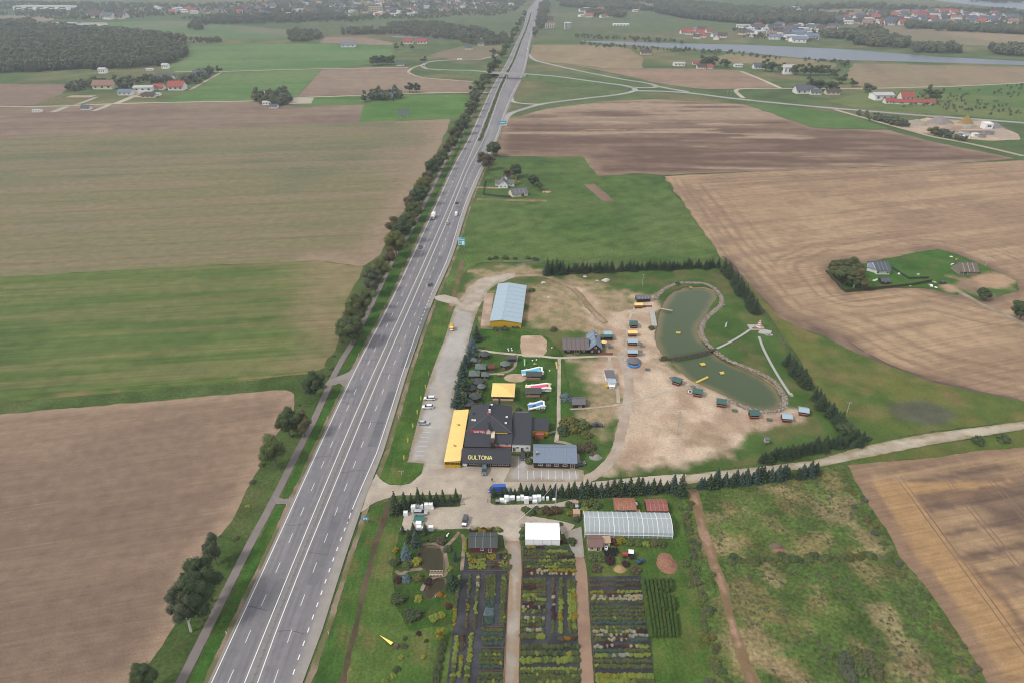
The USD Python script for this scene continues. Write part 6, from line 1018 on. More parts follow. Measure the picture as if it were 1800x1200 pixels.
rowv(*g_, (466, 80), (462, 560), ['brown', ['rust', 'white'], 'purple', 'green'], .5); rowv(*g_, (530, 80), (528, 570), ['green', 'green', 'lime', 'yellow', 'lime'], .6, gap=0.6, two=1); rowv(*g_, (605, 100), (612, 560), ['green', 'lime', 'lime', 'green'], .6, gap=0.65); rowv(*g_, (640, 110), (650, 560), ['green', 'yellow', 'lime', 'yellow', 'green'], .65, gap=0.65)
rowG(500, 680, 612, ['brown', 'orange', 'rust'], .6); rowG(190, 690, 680, ['dark', 'green', 'dark'], .75, gap=1.0); rowG(185, 692, 742, ['green', 'dark', 'green'], .8, gap=1.1); rowG(175, 694, 802, ['lime', 'green', 'lime', 'green'], .85, gap=1.0)
for y, k in ((880, 'lime'), (902, 'green'), (940, 'green'), (965, 'dark'), (992, 'green'), (1030, 'green'), (1070, 'dark')): rowG(172, 700, y, [k], .5, gap=0.65)
f_ = (5.625, 600, 1000)
rowv(*f_, (1165, 60), (1112, 560), ['lime', 'grey', 'yellow'], .5); rowv(*f_, (1272, 50), (1232, 590), ['green', 'grey', ['yellow', 'rust'], 'brown'], .5); rowv(*f_, (1355, 50), (1315, 600), [['white', 'green'], 'green', 'lime', 'brown'], .5)
for dx in (-32, -10, 14, 36): rowv(*f_, (1480 + dx, 60), (1472 + dx, 280), ['dark', 'green'], .45, gap=.65); rowv(*f_, (1468 + dx, 290), (1452 + dx, 545), ['teal', 'blue', 'teal'], .45, gap=.65)
rowv(*f_, (1625, 60), (1598, 560), ['green', 'dark', 'green'], .5); rowv(*f_, (1600, 60), (1575, 560), ['green'], .45)
rowv(*f_, (1145, 660), (1095, 1130), ['lime', 'green'], .65); rowv(*f_, (1210, 650), (1195, 800), ['rust', 'brown'], .7); rowv(*f_, (1190, 850), (1170, 1060), [['yellow', 'lime']], .6); rowv(*f_, (1290, 640), (1235, 1130), ['lime', ['lime', 'green']], .65)
for y, k in ((600, 'green'), (648, 'teal'), (690, 'green'), (740, 'teal'), (815, 'dark'), (850, 'green'), (885, 'dark'), (925, 'green'), (965, 'teal'), (1035, 'green'), (1075, 'dark'), (1112, 'green'), (1160, 'green'), (1210, 'dark')): rowv(*f_, (1395 - (y - 600) * .08, y), (1605 - (y - 600) * .03, y), [k], .5, gap=.65)
d_ = (6, 660, 840)
for x, y, k in ((1020, 825, 'green'), (1120, 825, 'green'), (1225, 840, 'yellow'), (1020, 880, 'yellow'), (1120, 888, 'lime'), (1030, 945, 'lime'), (1120, 945, 'lime'), (1215, 915, 'grey'), (1268, 930, 'rust'), (1345, 830, 'purple'), (1390, 835, 'green'), (1345, 920, 'lime'), (1385, 950, 'green')):
    for dy in (-20, 6): rowv(*d_, (x - 42, y + dy), (x + 42, y + dy), [k], .48, gap=.6)
for k, (x0, x1, y, kinds) in enumerate(((1000, 1330, 545, ['white', 'lime', 'rust', 'lime', 'brown', 'green']), (1000, 1330, 560, ['purple', 'yellow', 'rust', 'green']))): rowv(*d_, (x0, y), (x1, y), kinds, .75, gap=.8)
rowv(*d_, (950, 640), (945, 790), ['lime'], .55)
P = np.array([(p[0], p[1], p[3]) for p in plants]); KN = [p[2] for p in plants]
app = P[:, 2] / np.hypot(np.hypot(P[:, 0], P[:, 1]), CAM_H); top = set(np.argsort(-app)[:300].tolist())
WORD = dict(green='mid green', dark='dark green', lime='lime green', yellow='bright yellow', purple='dark purple', grey='grey-green', brown='brownish', rust='rust red', white='white-flowering', blue='bluish', orange='orange', teal='blue-green')
def zone(x, y):
    q = 'left' if x < -2 else 'middle' if x < 19 else 'right'; return f'{q} nursery block'
for i in sorted(top):
    x, y, s = P[i]; k = KN[i]; w = f'low {WORD[k]} potted shrub in the planting rows of the {zone(x, y)}'
    copy(SH[k], 'potted_shrub', w, 'shrub', (x, y, 0.12), rng.random() * 6.28, s, w)
rest = [i for i in range(len(P)) if i not in top]; kk = sorted(set(KN)); lm = dict(green=leaf_mid, dark=leaf_dark, lime=leaf_lime, yellow=leaf_yellow, purple=leaf_purple, grey=leaf_grey, brown=leaf_brown, rust=leaf_rust, white=leaf_white, blue=needle_blue, orange=leaf_orange, teal=needle_teal)
instancer('potted_plants', [[('foliage', shrub_cards(60 + j, 110, 1.0, 0.24), lm[k])] for j, k in enumerate(kk)], np.column_stack([P[rest, 0], P[rest, 1], np.full(len(rest), .12)]), [kk.index(KN[i]) for i in rest], rng.random(len(rest)) * 6.28, P[rest, 2], 'closely set small potted plants filling the nursery rows', 'plants')
for c in range(8):
    for i in range(27):
        a = g2(880 + (1255 + c * 34) / 5 - 1, 1000 + 105 / 5); b = g2(880 + (1325 + c * 32) / 5, 1000 + 592 / 5); f = (i + .5) / 27
        if c >= 4 and (0.2 < f < 0.32 or 0.55 < f < .62) and rng.random() < 0.8: continue
        p = a + (b - a) * f; copy(THUJA, 'thuja', f'{ORD[i]} green thuja from the top in the {ORD[c]} column of the dense block', 'shrub', (*p, .07), rng.random() * 6, rng.uniform(.75, .95) * np.array([1.35, 1.35, .8]), f'thujas of the {ORD[c]} column')
edge = M('bed_board', alb(134, 92, 76), .85)
for bi, L in ((0, [(820,986),(892,986)]), (0, [(822,1003),(893,1003)]), (0, [(848,1102),(888,1102)]), (0, [(845,1138),(887,1138)]), (0, [(840,1178),(885,1178)]), (0, [(854,1003),(848,1100)]), (1, [(917,1004),(1012,1004)]), (1, [(942,961),(938,1105)]), (2, [(1036,1010),(1048,1230)]), (0, [(895,975),(885,1230)]), (1, [(920,970),(913,1230)])):
    a, b = g2(*L[0]), g2(*L[1]); d = b - a; obj('bed_board', MB().box((*((a + b) / 2), .2), (np.linalg.norm(d), .1, .2), math.atan2(d[1], d[0])).mesh(), edge, UsdGeom.Xformable(beds[bi]).GetPrim())
# garden shrubs and conifers
def shrub(px, py, k, s, label, cat='shrub', flat=1.0): copy(SH[k], 'garden_shrub', label, cat, (*g2(px, py), .08), px * 1.7, (s, s, s * flat))
for a in ((695,968,'yellow',1.3,'yellow bush at the left edge of the garden pond lawn'),(695,987,'dark',2.0,'dark bush left of the garden pond'),(716,994,'green',2.2,'wide green bush left of the pond, below the blue spruce'),(731,988,'lime',1.9,'lime green bush overhanging the left pond shore'),(787,966,'grey',1.7,'pale silvery bush at the top right of the round pond'),(790,1000,'lime',1.2,'bright lime bush right of the round pond'),(752,1023,'purple',1.5,'round dark purple bush between the two ponds'),(735,1017,'green',2.0,'green bush left of the purple round bush'),(714,1018,'blue',1.7,'round blue dwarf conifer below the blue spruce'),(699,1019,'purple',1.5,'dark purple bush left of the round blue conifer'),(760,948,'green',1.8,'green bush above the round pond'),(775,951,'brown',2.0,'brown-green bush above the right shore of the round pond'),(702,1052,'dark',2.6,'dark pine bush below the ponds, left'),(728,1080,'dark',3.0,'largest dark bush at the bottom of the garden'),(735,1053,'lime',1.5,'lime bush left of the lower pond'),(773,1045,'orange',1.0,'orange flowers at the lower pond, main patch'),(783,1048,'orange',.6,'small orange flower patch right of the main one'),(764,1086,'lime',1.7,'lime bush in the lower garden'),(776,1081,'lime',1.3,'smaller lime bush right of the other in the lower garden'),(786,1067,'rust',1.4,'rust coloured bush right of the lower pond'),(736,1113,'purple',.9,'small dark bush on the open lawn above the others'),(712,1123,'dark',.8,'little dark conifer beside the yellow tapered boat'),(711,1136,'brown',.9,'little brown shrub beside the yellow tapered boat'),(705,1155,'lime',.9,'small lime shrub on the lawn left'),(744,1155,'lime',.8,'small lime shrub on the lawn right'),(750,1127,'rust',.7,'small rust shrub below the yellow tree'),(691,1188,'lime',1.0,'lime shrub near the bottom of the lawn'),(697,1178,'dark',1.2,'dark shrub near the bottom of the lawn'),(676,1199,'lime',1.2,'lime shrub cut by the bottom edge'),
          (1003,903,'yellow',1.5,'yellow-green bush between dark strip and thujas above the tent path'),(1090,952,'yellow',2.0,'yellow bush below the greenhouse wall'),(1080,953,'rust',1.6,'rust-yellow bush below the greenhouse'),(1107,955,'green',1.7,'green bush below the greenhouse middle'),(1122,956,'green',1.6,'fresh green bush below the greenhouse, right part'),(1135,957,'lime',1.5,'lime bush below the greenhouse, right part'),(1148,957,'grey',1.5,'grey bush near the right end of the greenhouse'),(1162,957,'dark',1.7,'dark bush at the right end of the greenhouse'),(1040,980,'green',2.0,'green bush below the brown-roofed shed'),(1055,982,'green',2.0,'second green bush below the brown-roofed shed'),(1072,985,'purple',2.0,'dark purple bush below the black pots'),(1048,1000,'brown',2.0,'brown brushwood below the bushes by the right planting rows'),(1100,992,'purple',1.4,'purple low bush below the tractor'),(1118,1003,'brown',1.8,'dark brown bush above the right planting rows'),(1000,888,'dark',1.6,'dark conifer bush left of the grey fabric strip'),(1008,892,'dark',1.5,'dark conifer bush right of the grey fabric strip'),
          (1030,888,'green',2.2,'light green bush above the left end of the greenhouse'),(1040,884,'green',2.2,'light green bush above the greenhouse, second'),(1050,890,'green',2.0,'light green bush next to the rusty shed'),(1028,897,'lime',1.8,'lime bush touching the greenhouse roof'),(1003,953,'dark',1.9,'dark bush at the right side of the white tent'),(990,953,'rust',1.4,'rust shrub at the right side of the white tent'),(1013,912,'dark',1.6,'dark bush below the tan hut box')): shrub(*a)
for i in range(8): shrub(924 + i * 8.4, 896 + (i % 2) * 5, ['green', 'dark', 'grey', 'green', 'brown', 'rust', 'brown', 'rust'][i], 1.7, f'{ORD[i]} bush from the left in the mixed block above the white tent')
for i in range(10): shrub(778 - i * 1.6, 1132 + i * 8.5, 'dark', 1.3, f'{ORD[i]} dark bush from the top in the hedge beside the left planting rows')
for i, (px, py) in enumerate(((917, 925), (917, 935), (917, 945), (932, 921), (985, 922), (918, 955))): shrub(px, py, ['white', 'green', 'dark', 'green', 'dark', 'green'][i], 1.0, f'{ORD[i]} shrub around the white tent, counted from the top left')
for px, py, h, k, wd, lb in ((714,981,6.5,3,1.2,'silvery blue spruce left of the garden pond'),(731,958,6.5,2,1.4,'dark teal spruce at the top left of the garden pond'),(727,938,5,0,1.2,'dark spruce at the lower edge of the yard, left of the white blocks'),(708,936,3.5,0,1.3,'small spruce at the lower left corner of the yard'),(748,937,4.5,0,1.2,'slim spruce before the single white block in the yard'),(800,984,4.5,2,1.0,'pale slim spruce on the lawn right of the pond'),(796,1030,5.5,0,2.0,'wide green conifer between the ponds and the planting rows'),(719,950,5,0,1.3,'dark spruce behind the silvery blue spruce')): copy(SPR[k], 'spruce', lb, 'spruce', G(px, py), px, h / 8 * np.array([wd, wd, 1]))
yt = kind('yellow_tree'); (m, c, rad) = broad_crown(31, 1500, .22, 10, 4.6, 14, .2); obj('trunk', trunk_mesh(31, 10, c), bark, yt); obj('crown', m, leaf_yellow, yt)
copy(yt, 'yellow_tree', 'bright yellow small tree on the garden lawn', 'tree', G(776, 1124), 0, .42)
def bushes(pts, n, h, kinds, where, jit=1.0, hv=.35):
    ls = LineString(gpts(pts))
    for i in range(n):
        p = ls.interpolate((i + .5) / n, normalized=True); k = kinds[int(rng.integers(0, len(kinds)))]; s = h * rng.uniform(1 - hv, 1 + hv)
        copy(SH[k], 'bush', f'{ORD[i]} bush {where}', 'bush', (p.x + rng.normal(0, jit), p.y + rng.normal(0, jit), 0.03), rng.random() * 6, (s * 1.2, s * 1.2, s), where)
bushes([(1200,880),(1212,930),(1225,1000),(1240,1080),(1255,1160),(1265,1215)], 46, 1.2, ['green', 'dark', 'green', 'grey'], 'from the top in the strip left of the pink dirt track', 1.3)
bushes([(1282,986),(1380,984),(1460,980),(1537,976)], 40, 1.25, ['dark', 'green'], 'from the left in the low hedge across the rough meadow', .7)
bushes([(1470,822),(1500,866),(1535,925),(1580,990)], 16, 1.0, ['green', 'grey', 'green'], 'from the top along the field edge of the rough meadow', 1.2)
bushes([(1590,1005),(1640,1075),(1700,1160),(1735,1215)], 18, 1.0, ['green', 'grey', 'green'], 'from the top along the lower field edge of the rough meadow', 1.4)
bushes([(1470,1165),(1500,1150),(1530,1160),(1520,1190),(1560,1180)], 16, 1.7, ['green', 'grey'], 'of the thicket at the bottom of the rough meadow', 2.2)
bushes([(1470,786),(1515,774),(1525,770)], 7, 1.6, ['green', 'teal'], 'at the right end of the hedge above the gravel road', .8)
for px, py in ((1721,778),(1760,772)): shrub(px, py, 'dark', 3.0, 'dark bush below the gravel road, %s of two' % ('left' if px < 1740 else 'right'), 'bush')
n = 1000; q = []
mead = poly([(1240,870),(1430,830),(1480,830),(1583,990),(1725,1200),(1740,1230),(1330,1230),(1290,1080)]); b = mead.bounds
while len(q) < n:
    p = rng.uniform([b[0], b[1]], [b[2], b[3]])
    if mead.contains(Point(p)) and fb(np.array([p[0]]), np.array([p[1]]), 9, 160)[0] > .42: q.append(p)
q = np.array(q); instancer('weeds', [[('foliage', shrub_cards(80 + j, 60, 1.0, .3), mt)] for j, mt in enumerate((leaf_mid, leaf_grey, leaf_brown, leaf_dark))], np.column_stack([q, np.full(n, .06)]), rng.choice(4, n, p=[.35, .35, .25, .05]), rng.random(n) * 6.28, np.stack([rng.uniform(.25, .7, n)] * 2 + [rng.uniform(.12, .35, n)], 1), 'rank tall weeds and tufts of the rough meadow', 'weeds')
# sheds, tent, greenhouse
house('red_shed', 'red timber shed with a grey-green roof at the planting rows', 'shed', (825, 970), (873, 970), 6.0, 2.2, 1.5, redwood, thatch, panels=4, over=.3, wins=[('f', -.2, 1.3, .9, .9)], doors=[('f', 2.2, 1.05, 1.0, 1.9)])
house('brown_shed', 'small shed with a brown roof below the greenhouse', 'shed', (1034, 968), (1057.5, 968), 4.6, 2.0, 1.1, beige, M('brown_felt', alb(140, 112, 108), .85), panels=2, over=.3, wins=[('f', -1.1, 1.2, .9, .9)], doors=[('f', 1.0, 1.0, .9, 1.8)])
kiosk('lean_to', 'small pale brown lean-to beside the brown-roofed shed', 'shed', 1060, 1072, 960, 2.2, 1.9, pink, beige, .2); t = thing('container', 'white plastic tank beside the pale brown lean-to', 'tank', G(1065, 966)); obj('body', MB().box((0, 0, .6), (1.0, 1.0, 1.1)).mesh(), white, t); obj('lid', MB().lathe([(.3, 1.15), (.28, 1.25), (0, 1.27)], n=8).mesh(), black, t)
tent = thing('market_tent', 'white fabric tent with a broad flat-arched roof between the two paths', 'tent', (*((g2(924, 957) + g2(984, 958)) / 2 + [0, 3.6]), 0), -.02); Lt = 10.9
fabric_w = M('white_fabric', (.84, .84, .85), .6, var=.02)
for i in range(4):
    x0, x1 = -Lt / 2 + i * Lt / 4, -Lt / 2 + (i + 1) * Lt / 4 - .015; pr = [(-3.7, 2.5), (-2.6, 3.1), (-1, 3.55), (1, 3.55), (2.6, 3.1), (3.7, 2.5)]
    m = MB()
    for (ya, za), (yb, zb) in zip(pr[:-1], pr[1:]): m.slab([(x0, ya, za), (x1, ya, za), (x1, yb, zb), (x0, yb, zb)], .04)
    obj('roof_panel', m.mesh(), fabric_w, tent); obj('wall_panel', MB().box(((x0 + x1) / 2, -3.6, 1.25), (x1 - x0 - .05, .05, 2.5)).mesh(), fabric_w, tent); obj('wall_panel', MB().box(((x0 + x1) / 2, 3.6, 1.25), (x1 - x0 - .05, .05, 2.5)).mesh(), fabric_w, tent)
for s in (-1, 1): obj('end_panel', MB().add([(s * (Lt / 2 - .03), y, z) for y, z in [(-3.6, 0), (3.6, 0)] + pr[::-1]], [[0, i, i + 1] for i in range(1, 7)]).mesh(), fabric_w, tent)
film = usdkit.material(stage, '/World/Looks/film', {'t': ('transparent_bsdf', {'color': (.9, .93, .94)}), 'p': ('principled_bsdf', {'base_color': (.5, .54, .57), 'roughness': .35}), 'x': ('mix_closure', {'fac': .5})}, [('t.BSDF', 'x.closure1'), ('p.BSDF', 'x.closure2')], surface='x.closure')
a, b = g2(1028, 944), g2(1182, 947); Lg = float(np.linalg.norm(b - a)); rg = math.atan2(b[1] - a[1], b[0] - a[0]); cg = (a + b) / 2 + 5.0 * np.array([-math.sin(rg), math.cos(rg)])
gh = thing('greenhouse', 'long arched film greenhouse with white ribs', 'greenhouse', (*cg, 0), rg); NB = 18
prof = [(-4.9, 0.0), (-4.9, 1.3)] + [(-4.9 * math.cos(t), 1.3 + 2.7 * math.sin(t)) for t in np.linspace(.35, math.pi - .35, 6)] + [(4.9, 1.3), (4.9, 0)]
for i in range(NB):
    x0, x1 = -Lg / 2 + i * Lg / NB + .05, -Lg / 2 + (i + 1) * Lg / NB - .05
    for (ya, za), (yb, zb) in zip(prof[:-1], prof[1:]): obj('pane', MB().slab([(x0, ya, za), (x1, ya, za), (x1, yb, zb), (x0, yb, zb)], .02).mesh(), film, gh)
for i in range(NB + 1):
    x = -Lg / 2 + i * Lg / NB; obj('rib', MB().tube([(x, y, z) for y, z in prof], .09 if i % 3 == 0 else .045, 5).mesh(), sign_white, gh)
obj('gutter', MB().tube([(-Lg / 2, -4.95, 1.3), (Lg / 2, -4.95, 1.3)], .07, 5).mesh(), sign_white, gh); obj('ridge', MB().tube([(-Lg / 2, 0, 4.03), (Lg / 2, 0, 4.03)], .05, 5).mesh(), sign_white, gh)
for s in (-1, 1): obj('end_wall', MB().add([(s * (Lg / 2 + .01), y, z) for y, z in prof], [[0, i, i + 1] for i in range(1, len(prof) - 1)]).mesh(), film, gh)
house('rusty_shed', 'orange and rust streaked sheet-metal shed behind the greenhouse', 'shed', (1081, 903), (1117, 903), 5.4, 2.0, .9, steel, rust, rf=.5, panels=5, over=.2, doors=[('f', -1.0, .9, 2.2, 1.6)]); house('rusty_shed', 'dull red sheet-metal shed behind the right end of the greenhouse', 'shed', (1137, 905), (1173, 905), 5.4, 2.0, .9, brownwall, rust2, panels=5, over=.2)
for px, py, L, D, h, mt, lb in ((1111, 886, 3.4, 1.2, .5, sign_white, 'white panel lying behind the orange rusty shed'), (1121, 901, 1.4, 1.3, .9, pink, 'tan crate beside the orange rusty shed'), (1013, 905, 2.2, 2.2, 1.7, pink, 'tan hut box beside the greenhouse end'), (1013.5, 893, 1.0, 1.0, 1.2, pale_blue, 'pale blue bin behind the tan hut box'), (1013, 886, 1.2, 1.2, 1.2, pink, 'small pinkish box behind the pale blue bin')):
    t = thing('box', lb, 'box', G(px, py)); obj('body', MB().box((0, 0, h / 2), (L, D, h), taper=.98).mesh(), mt, t); obj('lid', MB().box((0, 0, h + .04), (L + .1, D + .1, .08)).mesh(), mt, t)
def heap(px, py, rx, ry, h, mt, label, cat='heap', seed=3):
    n, m = 22, 7; a = np.arange(n) * 2 * math.pi / n; V = []
    for j in range(m):
        f = j / (m - 1); r = 1 - f; V.append(np.stack([np.cos(a) * rx * r, np.sin(a) * ry * r, np.full(n, h * (1 - (1 - f) ** 1.6) if True else 0)], -1))
    V = np.vstack(V); nz = meshkit.fbm(V * [.9 / max(1, rx / 4), .9 / max(1, ry / 4), 1] + seed, 4, seed); V[:, 2] += (nz - .5) * h * .9 * (V[:, 2] > .05); V[:, :2] *= (.85 + .3 * meshkit.noise(V * .5 + seed, seed))[:, None]
    f = [[j * n + i, j * n + (i + 1) % n, (j + 1) * n + (i + 1) % n, (j + 1) * n + i] for j in range(m - 1) for i in range(n)]
    t = obj('heap', MB().add(V, f).mesh(), mt, smooth=60, label=label, cat=cat); UsdGeom.Xformable(t).AddTranslateOp().Set(Gf.Vec3d(*map(float, G(px, py)))); return t
straw = M('dry_brush', alb(160, 118, 98), .95, var=.4, scale=2); heap(1172, 990, 3.4, 4.4, 1.2, straw, 'round reddish-brown compost heap on the lawn right of the tractor'); heap(1090, 1000, 2.2, 1.8, .7, M('straw', alb(178, 152, 112), .95, var=.2, scale=3), 'small tan straw heap above the right planting rows'); heap(1047, 803, 2.6, 2.2, 1.1, M('grey_rubble', alb(160, 156, 150), .95, var=.3, scale=3), 'heap of grey rubble beside the sandy track')
heap(1150, 880, 3.0, 1.4, .8, M('brushwood', alb(120, 92, 76), .95, var=.4, scale=3), 'brushwood heap behind the dull red shed'); heap(1365, 960, 2.6, 1.8, 1.0, M('grey_logs', alb(120, 108, 94), .95, var=.35, scale=4), 'heap of grey timber in the rough meadow'); heap(1370, 967, 2.6, 1.2, .5, straw, 'tan boards lying in front of the grey timber heap')
for i, (px, py) in enumerate([(1062 + 5.4 * (k % 5) + (k // 5) * 1.5, 966 + (k // 5) * 5.2) for k in range(14)]):
    t = thing('plant_tub', f'{ORD[i]} black plant tub stacked left of the tractor', 'tub', G(px, py), 0, 'black plant tubs'); obj('tub', MB().lathe([(.36, 0), (.45, .75), (.4, .75), (.34, .2), (0, .2)], n=10).mesh(), black, t); obj('rim', MB().lathe([(.45, .72), (.49, .75), (.45, .79)], n=10).mesh(), tyre, t)
t = thing('tractor', 'old tractor with white roof and red bonnet parked among black tubs', 'tractor', G(1106, 978), math.pi * .95); obj('bonnet', MB().box((1.2, 0, 1.0), (1.7, .8, .7), taper=.9).mesh(), red_paint, t); obj('cab', MB().box((-.4, 0, 1.6), (1.3, 1.3, 1.3)).mesh(), carglass, t); obj('cab_roof', MB().box((-.4, 0, 2.32), (1.6, 1.6, .14)).mesh(), sign_white, t); obj('chassis', MB().box((.2, 0, .75), (2.8, .6, .4)).mesh(), black, t)
for x, r in ((-.8, .75), (1.5, .45)):
    for s in (-1, 1): obj('wheel', MB().tube([(x, s * .65, r), (x, s * 1.0, r)], r, 12).mesh(), tyre, t)
t = thing('implement', 'dark blue farm implement standing below the tractor', 'farm machine', G(1125, 988), .3); obj('frame', MB().box((0, 0, .7), (2.6, 1.2, .25)).box((.4, 0, 1.0), (1.0, .8, .5)).mesh(), M('navy_paint', (.03, .06, .12), .5), t)
for s in (-1, 1): obj('wheel', MB().tube([(-.5, s * .6, .45), (-.5, s * .85, .45)], .45, 10).mesh(), tyre, t); obj('tine', MB().tube([(1.0, s * .4, .7), (1.4, s * .5, .05)], .05, 5).mesh(), steel, t)
t = thing('tapered_boat', 'long yellow tapered boat shape lying on the garden lawn', 'boat', G(679, 1125), -.62, scale=1.05)
obj('hull', MB().add([(-2.6, 0, .25), (0, -.36, .25), (2.2, -.6, .3), (2.2, .6, .3), (0, .36, .25), (-2.0, 0, .05), (2.0, -.3, .0), (2.0, .3, .0)], [[0, 5, 6], [0, 6, 1], [1, 6, 2], [2, 6, 7], [2, 7, 3], [3, 7, 4], [4, 7, 0], [0, 7, 5]]).mesh(), orange, t); obj('deck', MB().add([(-2.5, 0, .34), (0, -.26, .4), (2.1, -.46, .45), (2.1, .46, .45), (0, .26, .4)], [[0, 1, 2], [0, 2, 3], [0, 3, 4]]).mesh(), M('boat_yellow', (.85, .72, .16), .5), t)
t = thing('stump', 'brown tree stump root at the wide end of the yellow boat shape', 'stump', G(697, 1136)); obj('stump', MB().lathe([(.9, 0), (.7, .3), (.5, .8), (0, .9)], n=9).mesh(), M('root_wood', alb(110, 92, 86), .9, var=.3, scale=4), t)
for k in range(5): obj('root', MB().tube([(.3 * math.cos(k * 1.3), .3 * math.sin(k * 1.3), .4), (1.2 * math.cos(k * 1.3), 1.2 * math.sin(k * 1.3), .05)], [.2, .06], 5).mesh(), darkwood, t)
t = thing('garden_bridge', 'little pale footbridge between the two garden ponds', 'footbridge', G(774, 1009)); obj('deck', MB().box((-1.2, 0, .3), (4.2, 1.6, .12)).mesh(), wood, t)
for s in (-1, 1):
    obj('handrail', MB().tube([(-3.2, s * .8, .95), (.8, s * .8, .95)], .04, 5).mesh(), sign_white, t)
    for k in range(5): obj('post', MB().box((-3.1 + k * .95, s * .8, .6), (.07, .07, .75)).mesh(), sign_white, t)
for i in range(1): 
    t = thing('garden_statue', 'white bird-like garden ornament above the right pond shore', 'statue', G(786, 943), .6); obj('body', MB().lathe([(.0, .2), (.3, .35), (.35, .6), (.12, .95), (.0, 1.0)], n=8).mesh(), white, t); obj('wing', MB().slab([(0, 0, .8), (.9, .2, .9), (.9, .5, 1.0), (0, .3, .7)], .05).mesh(), white, t)
for nm, ln in (('stone_path', [(745,957),(758,954),(770,957),(780,965),(784,980),(786,995),(782,1010),(765,1014),(750,1022),(742,1036)]), ('stone_path', [(782,962),(800,944),(806,936)]), ('stone_path', [(812,940),(816,950),(812,1000)]), ('stone_path', [(697,1004),(706,1008),(718,1002),(740,1000)])): sheet(nm, LineString(smooth_line(gpts(ln), 30)).buffer(.55), .14, .6, t_two(alb(170, 154, 142), alb(140, 126, 112), 2, 170), path_mat, .12)
# wrapped blocks on pallets
plast = M('wrapped_plastic', (.74, .77, .80), .35, spec=.6, var=.06, scale=3)
def pallet(px, py, w, d, h, label, mt=plast, group='white wrapped blocks'):
    t = thing('wrapped_block', label, 'crate', G(px, py), rng.normal(0, .05), group)
    for k in (-1, 0, 1): obj('pallet_slat', MB().box((0, k * d * .38, .07), (w, .18, .14)).mesh(), wood, t)
    obj('wrapped_load', MB().box((0, 0, .15 + h / 2), (w, d, h), taper=.95).mesh(), mt, t); obj('top_sheet', MB().box((0, 0, .17 + h), (w * .9, d * .9, .05)).mesh(), sign_white, t)
for i, (x, y, w, d, h) in enumerate([(475, 350, 1.5, 1.6, 2.2), (570, 285, 1.4, 1.3, 1.9), (660, 290, 1.2, 1.2, 1.5), (720, 230, 1.0, 1.0, 2.3), (770, 290, 1.5, 1.4, 1.9), (870, 290, 1.4, 1.4, 2.0), (905, 305, .9, .9, .6), (300, 445, 1.5, 1.3, 1.3), (590, 665, 1.9, 1.4, 1.0), (600, 765, 1.6, 1.3, 1.2), (660, 775, .9, 1, .9), (870, 785, 1.5, 1.3, 1.5)]):
    pallet(690 + x / 12.857, 870 + y / 12.857, w, d, h, ['tall white wrapped block behind the boot of the silver estate car', 'white wrapped block second from the left by the short spruce row', 'lower white wrapped block in the middle of the left stack', 'narrow tall white block at the back of the left stack', 'wide white wrapped block right of the middle in the left stack', 'white wrapped block at the right end of the left stack', 'small white bag at the foot of the left stack', 'single white cube left of the silver estate car', 'pale wrapped block just below the green covered stack', 'white wrapped block under the pale one below the green stack', 'small white block at the spruces below the green stack', 'single white block right of the slim spruce'][i])
for i, (x, y, w, d, h) in enumerate([(235, 430, 1.5, 1.2, 1.0), (300, 455, .8, .8, .7), (320, 420, 1.5, 1.4, 2.0), (385, 405, 1.1, 1.2, 1.4), (445, 400, 1.2, 1.2, 1.4), (540, 405, 1.2, 1.2, 1.3), (612, 400, 1.3, 1.2, 1.7), (692, 450, 1.6, 1.6, 2.1), (765, 405, 1.0, 1.0, 1.0), (845, 420, 1.5, 1.5, 2.0), (847, 450, 1.6, 1.0, .8), (925, 410, 1.5, 1.4, 1.9), (1000, 400, 1.0, 1.0, 1.0), (1085, 400, 1.0, 1.0, 1.0), (1205, 410, 1.0, .9, .6)]):
    pallet(860 + x / 10.59, 840 + y / 10.59, w, d, h, f'{ORD[i]} white wrapped block from the left along the long spruce row')
t = thing('covered_stack', 'stack under a dark green tarpaulin below the silver estate car', 'stack', G(737, 914)); tarp = M('green_tarp', (.02, .14, .11), .5); obj('load', MB().box((0, 0, .5), (3.0, 1.3, 1.0)).mesh(), wood, t); obj('cover', MB().slab([(-1.8, -1.1, .8), (1.8, -1.1, .8), (1.6, .2, 1.5), (-1.6, .2, 1.5)], .06).slab([(-1.6, .2, 1.5), (1.6, .2, 1.5), (1.8, 1.2, .9), (-1.8, 1.2, .9)], .06).mesh(), tarp, t)
shrub(902, 882, 'dark', 1.1, 'clipped dark shrub in front of the white wrapped blocks'); t = thing('box', 'dark grey bin at the left end of the long block row', 'bin', G(874.5, 883)); obj('body', MB().box((0, 0, .5), (1.2, .9, 1.0), taper=.9).mesh(), black, t); obj('lid', MB().box((0, 0, 1.05), (1.3, 1.0, .08)).mesh(), steel, t)
# fences, gates, poles
def fence(name, label, pts, h, gap, mt, rails=2, cat='fence', boards=False):
    L = np.array(gpts(pts)); ls = LineString(L); t = thing(name, label, cat, (*L[0], 0)); o = L[0]; n = max(1, int(ls.length / gap))
    for i in range(n + 1):
        p = np.array(ls.interpolate(i / n, normalized=True).coords[0]) - o; obj('post', MB().box((*p, h / 2), (.1, .1, h)).mesh(), mt, t)
    for k in range(rails): obj('rail', MB().tube(np.column_stack([L - o, np.full(len(L), h * (.35 + .6 * k / max(1, rails - 1)))]), .045, 4).mesh(), mt, t)
    if boards:
        m = MB()
        for a, b in zip(L[:-1], L[1:]): d = b - a; m.box((*((a + b) / 2 - o), h / 2), (np.linalg.norm(d), .06, h * .9), math.atan2(d[1], d[0]))
        obj('infill', m.mesh(), mt, t)
green_metal = M('dark_green_metal', (.04, .06, .05), .6)
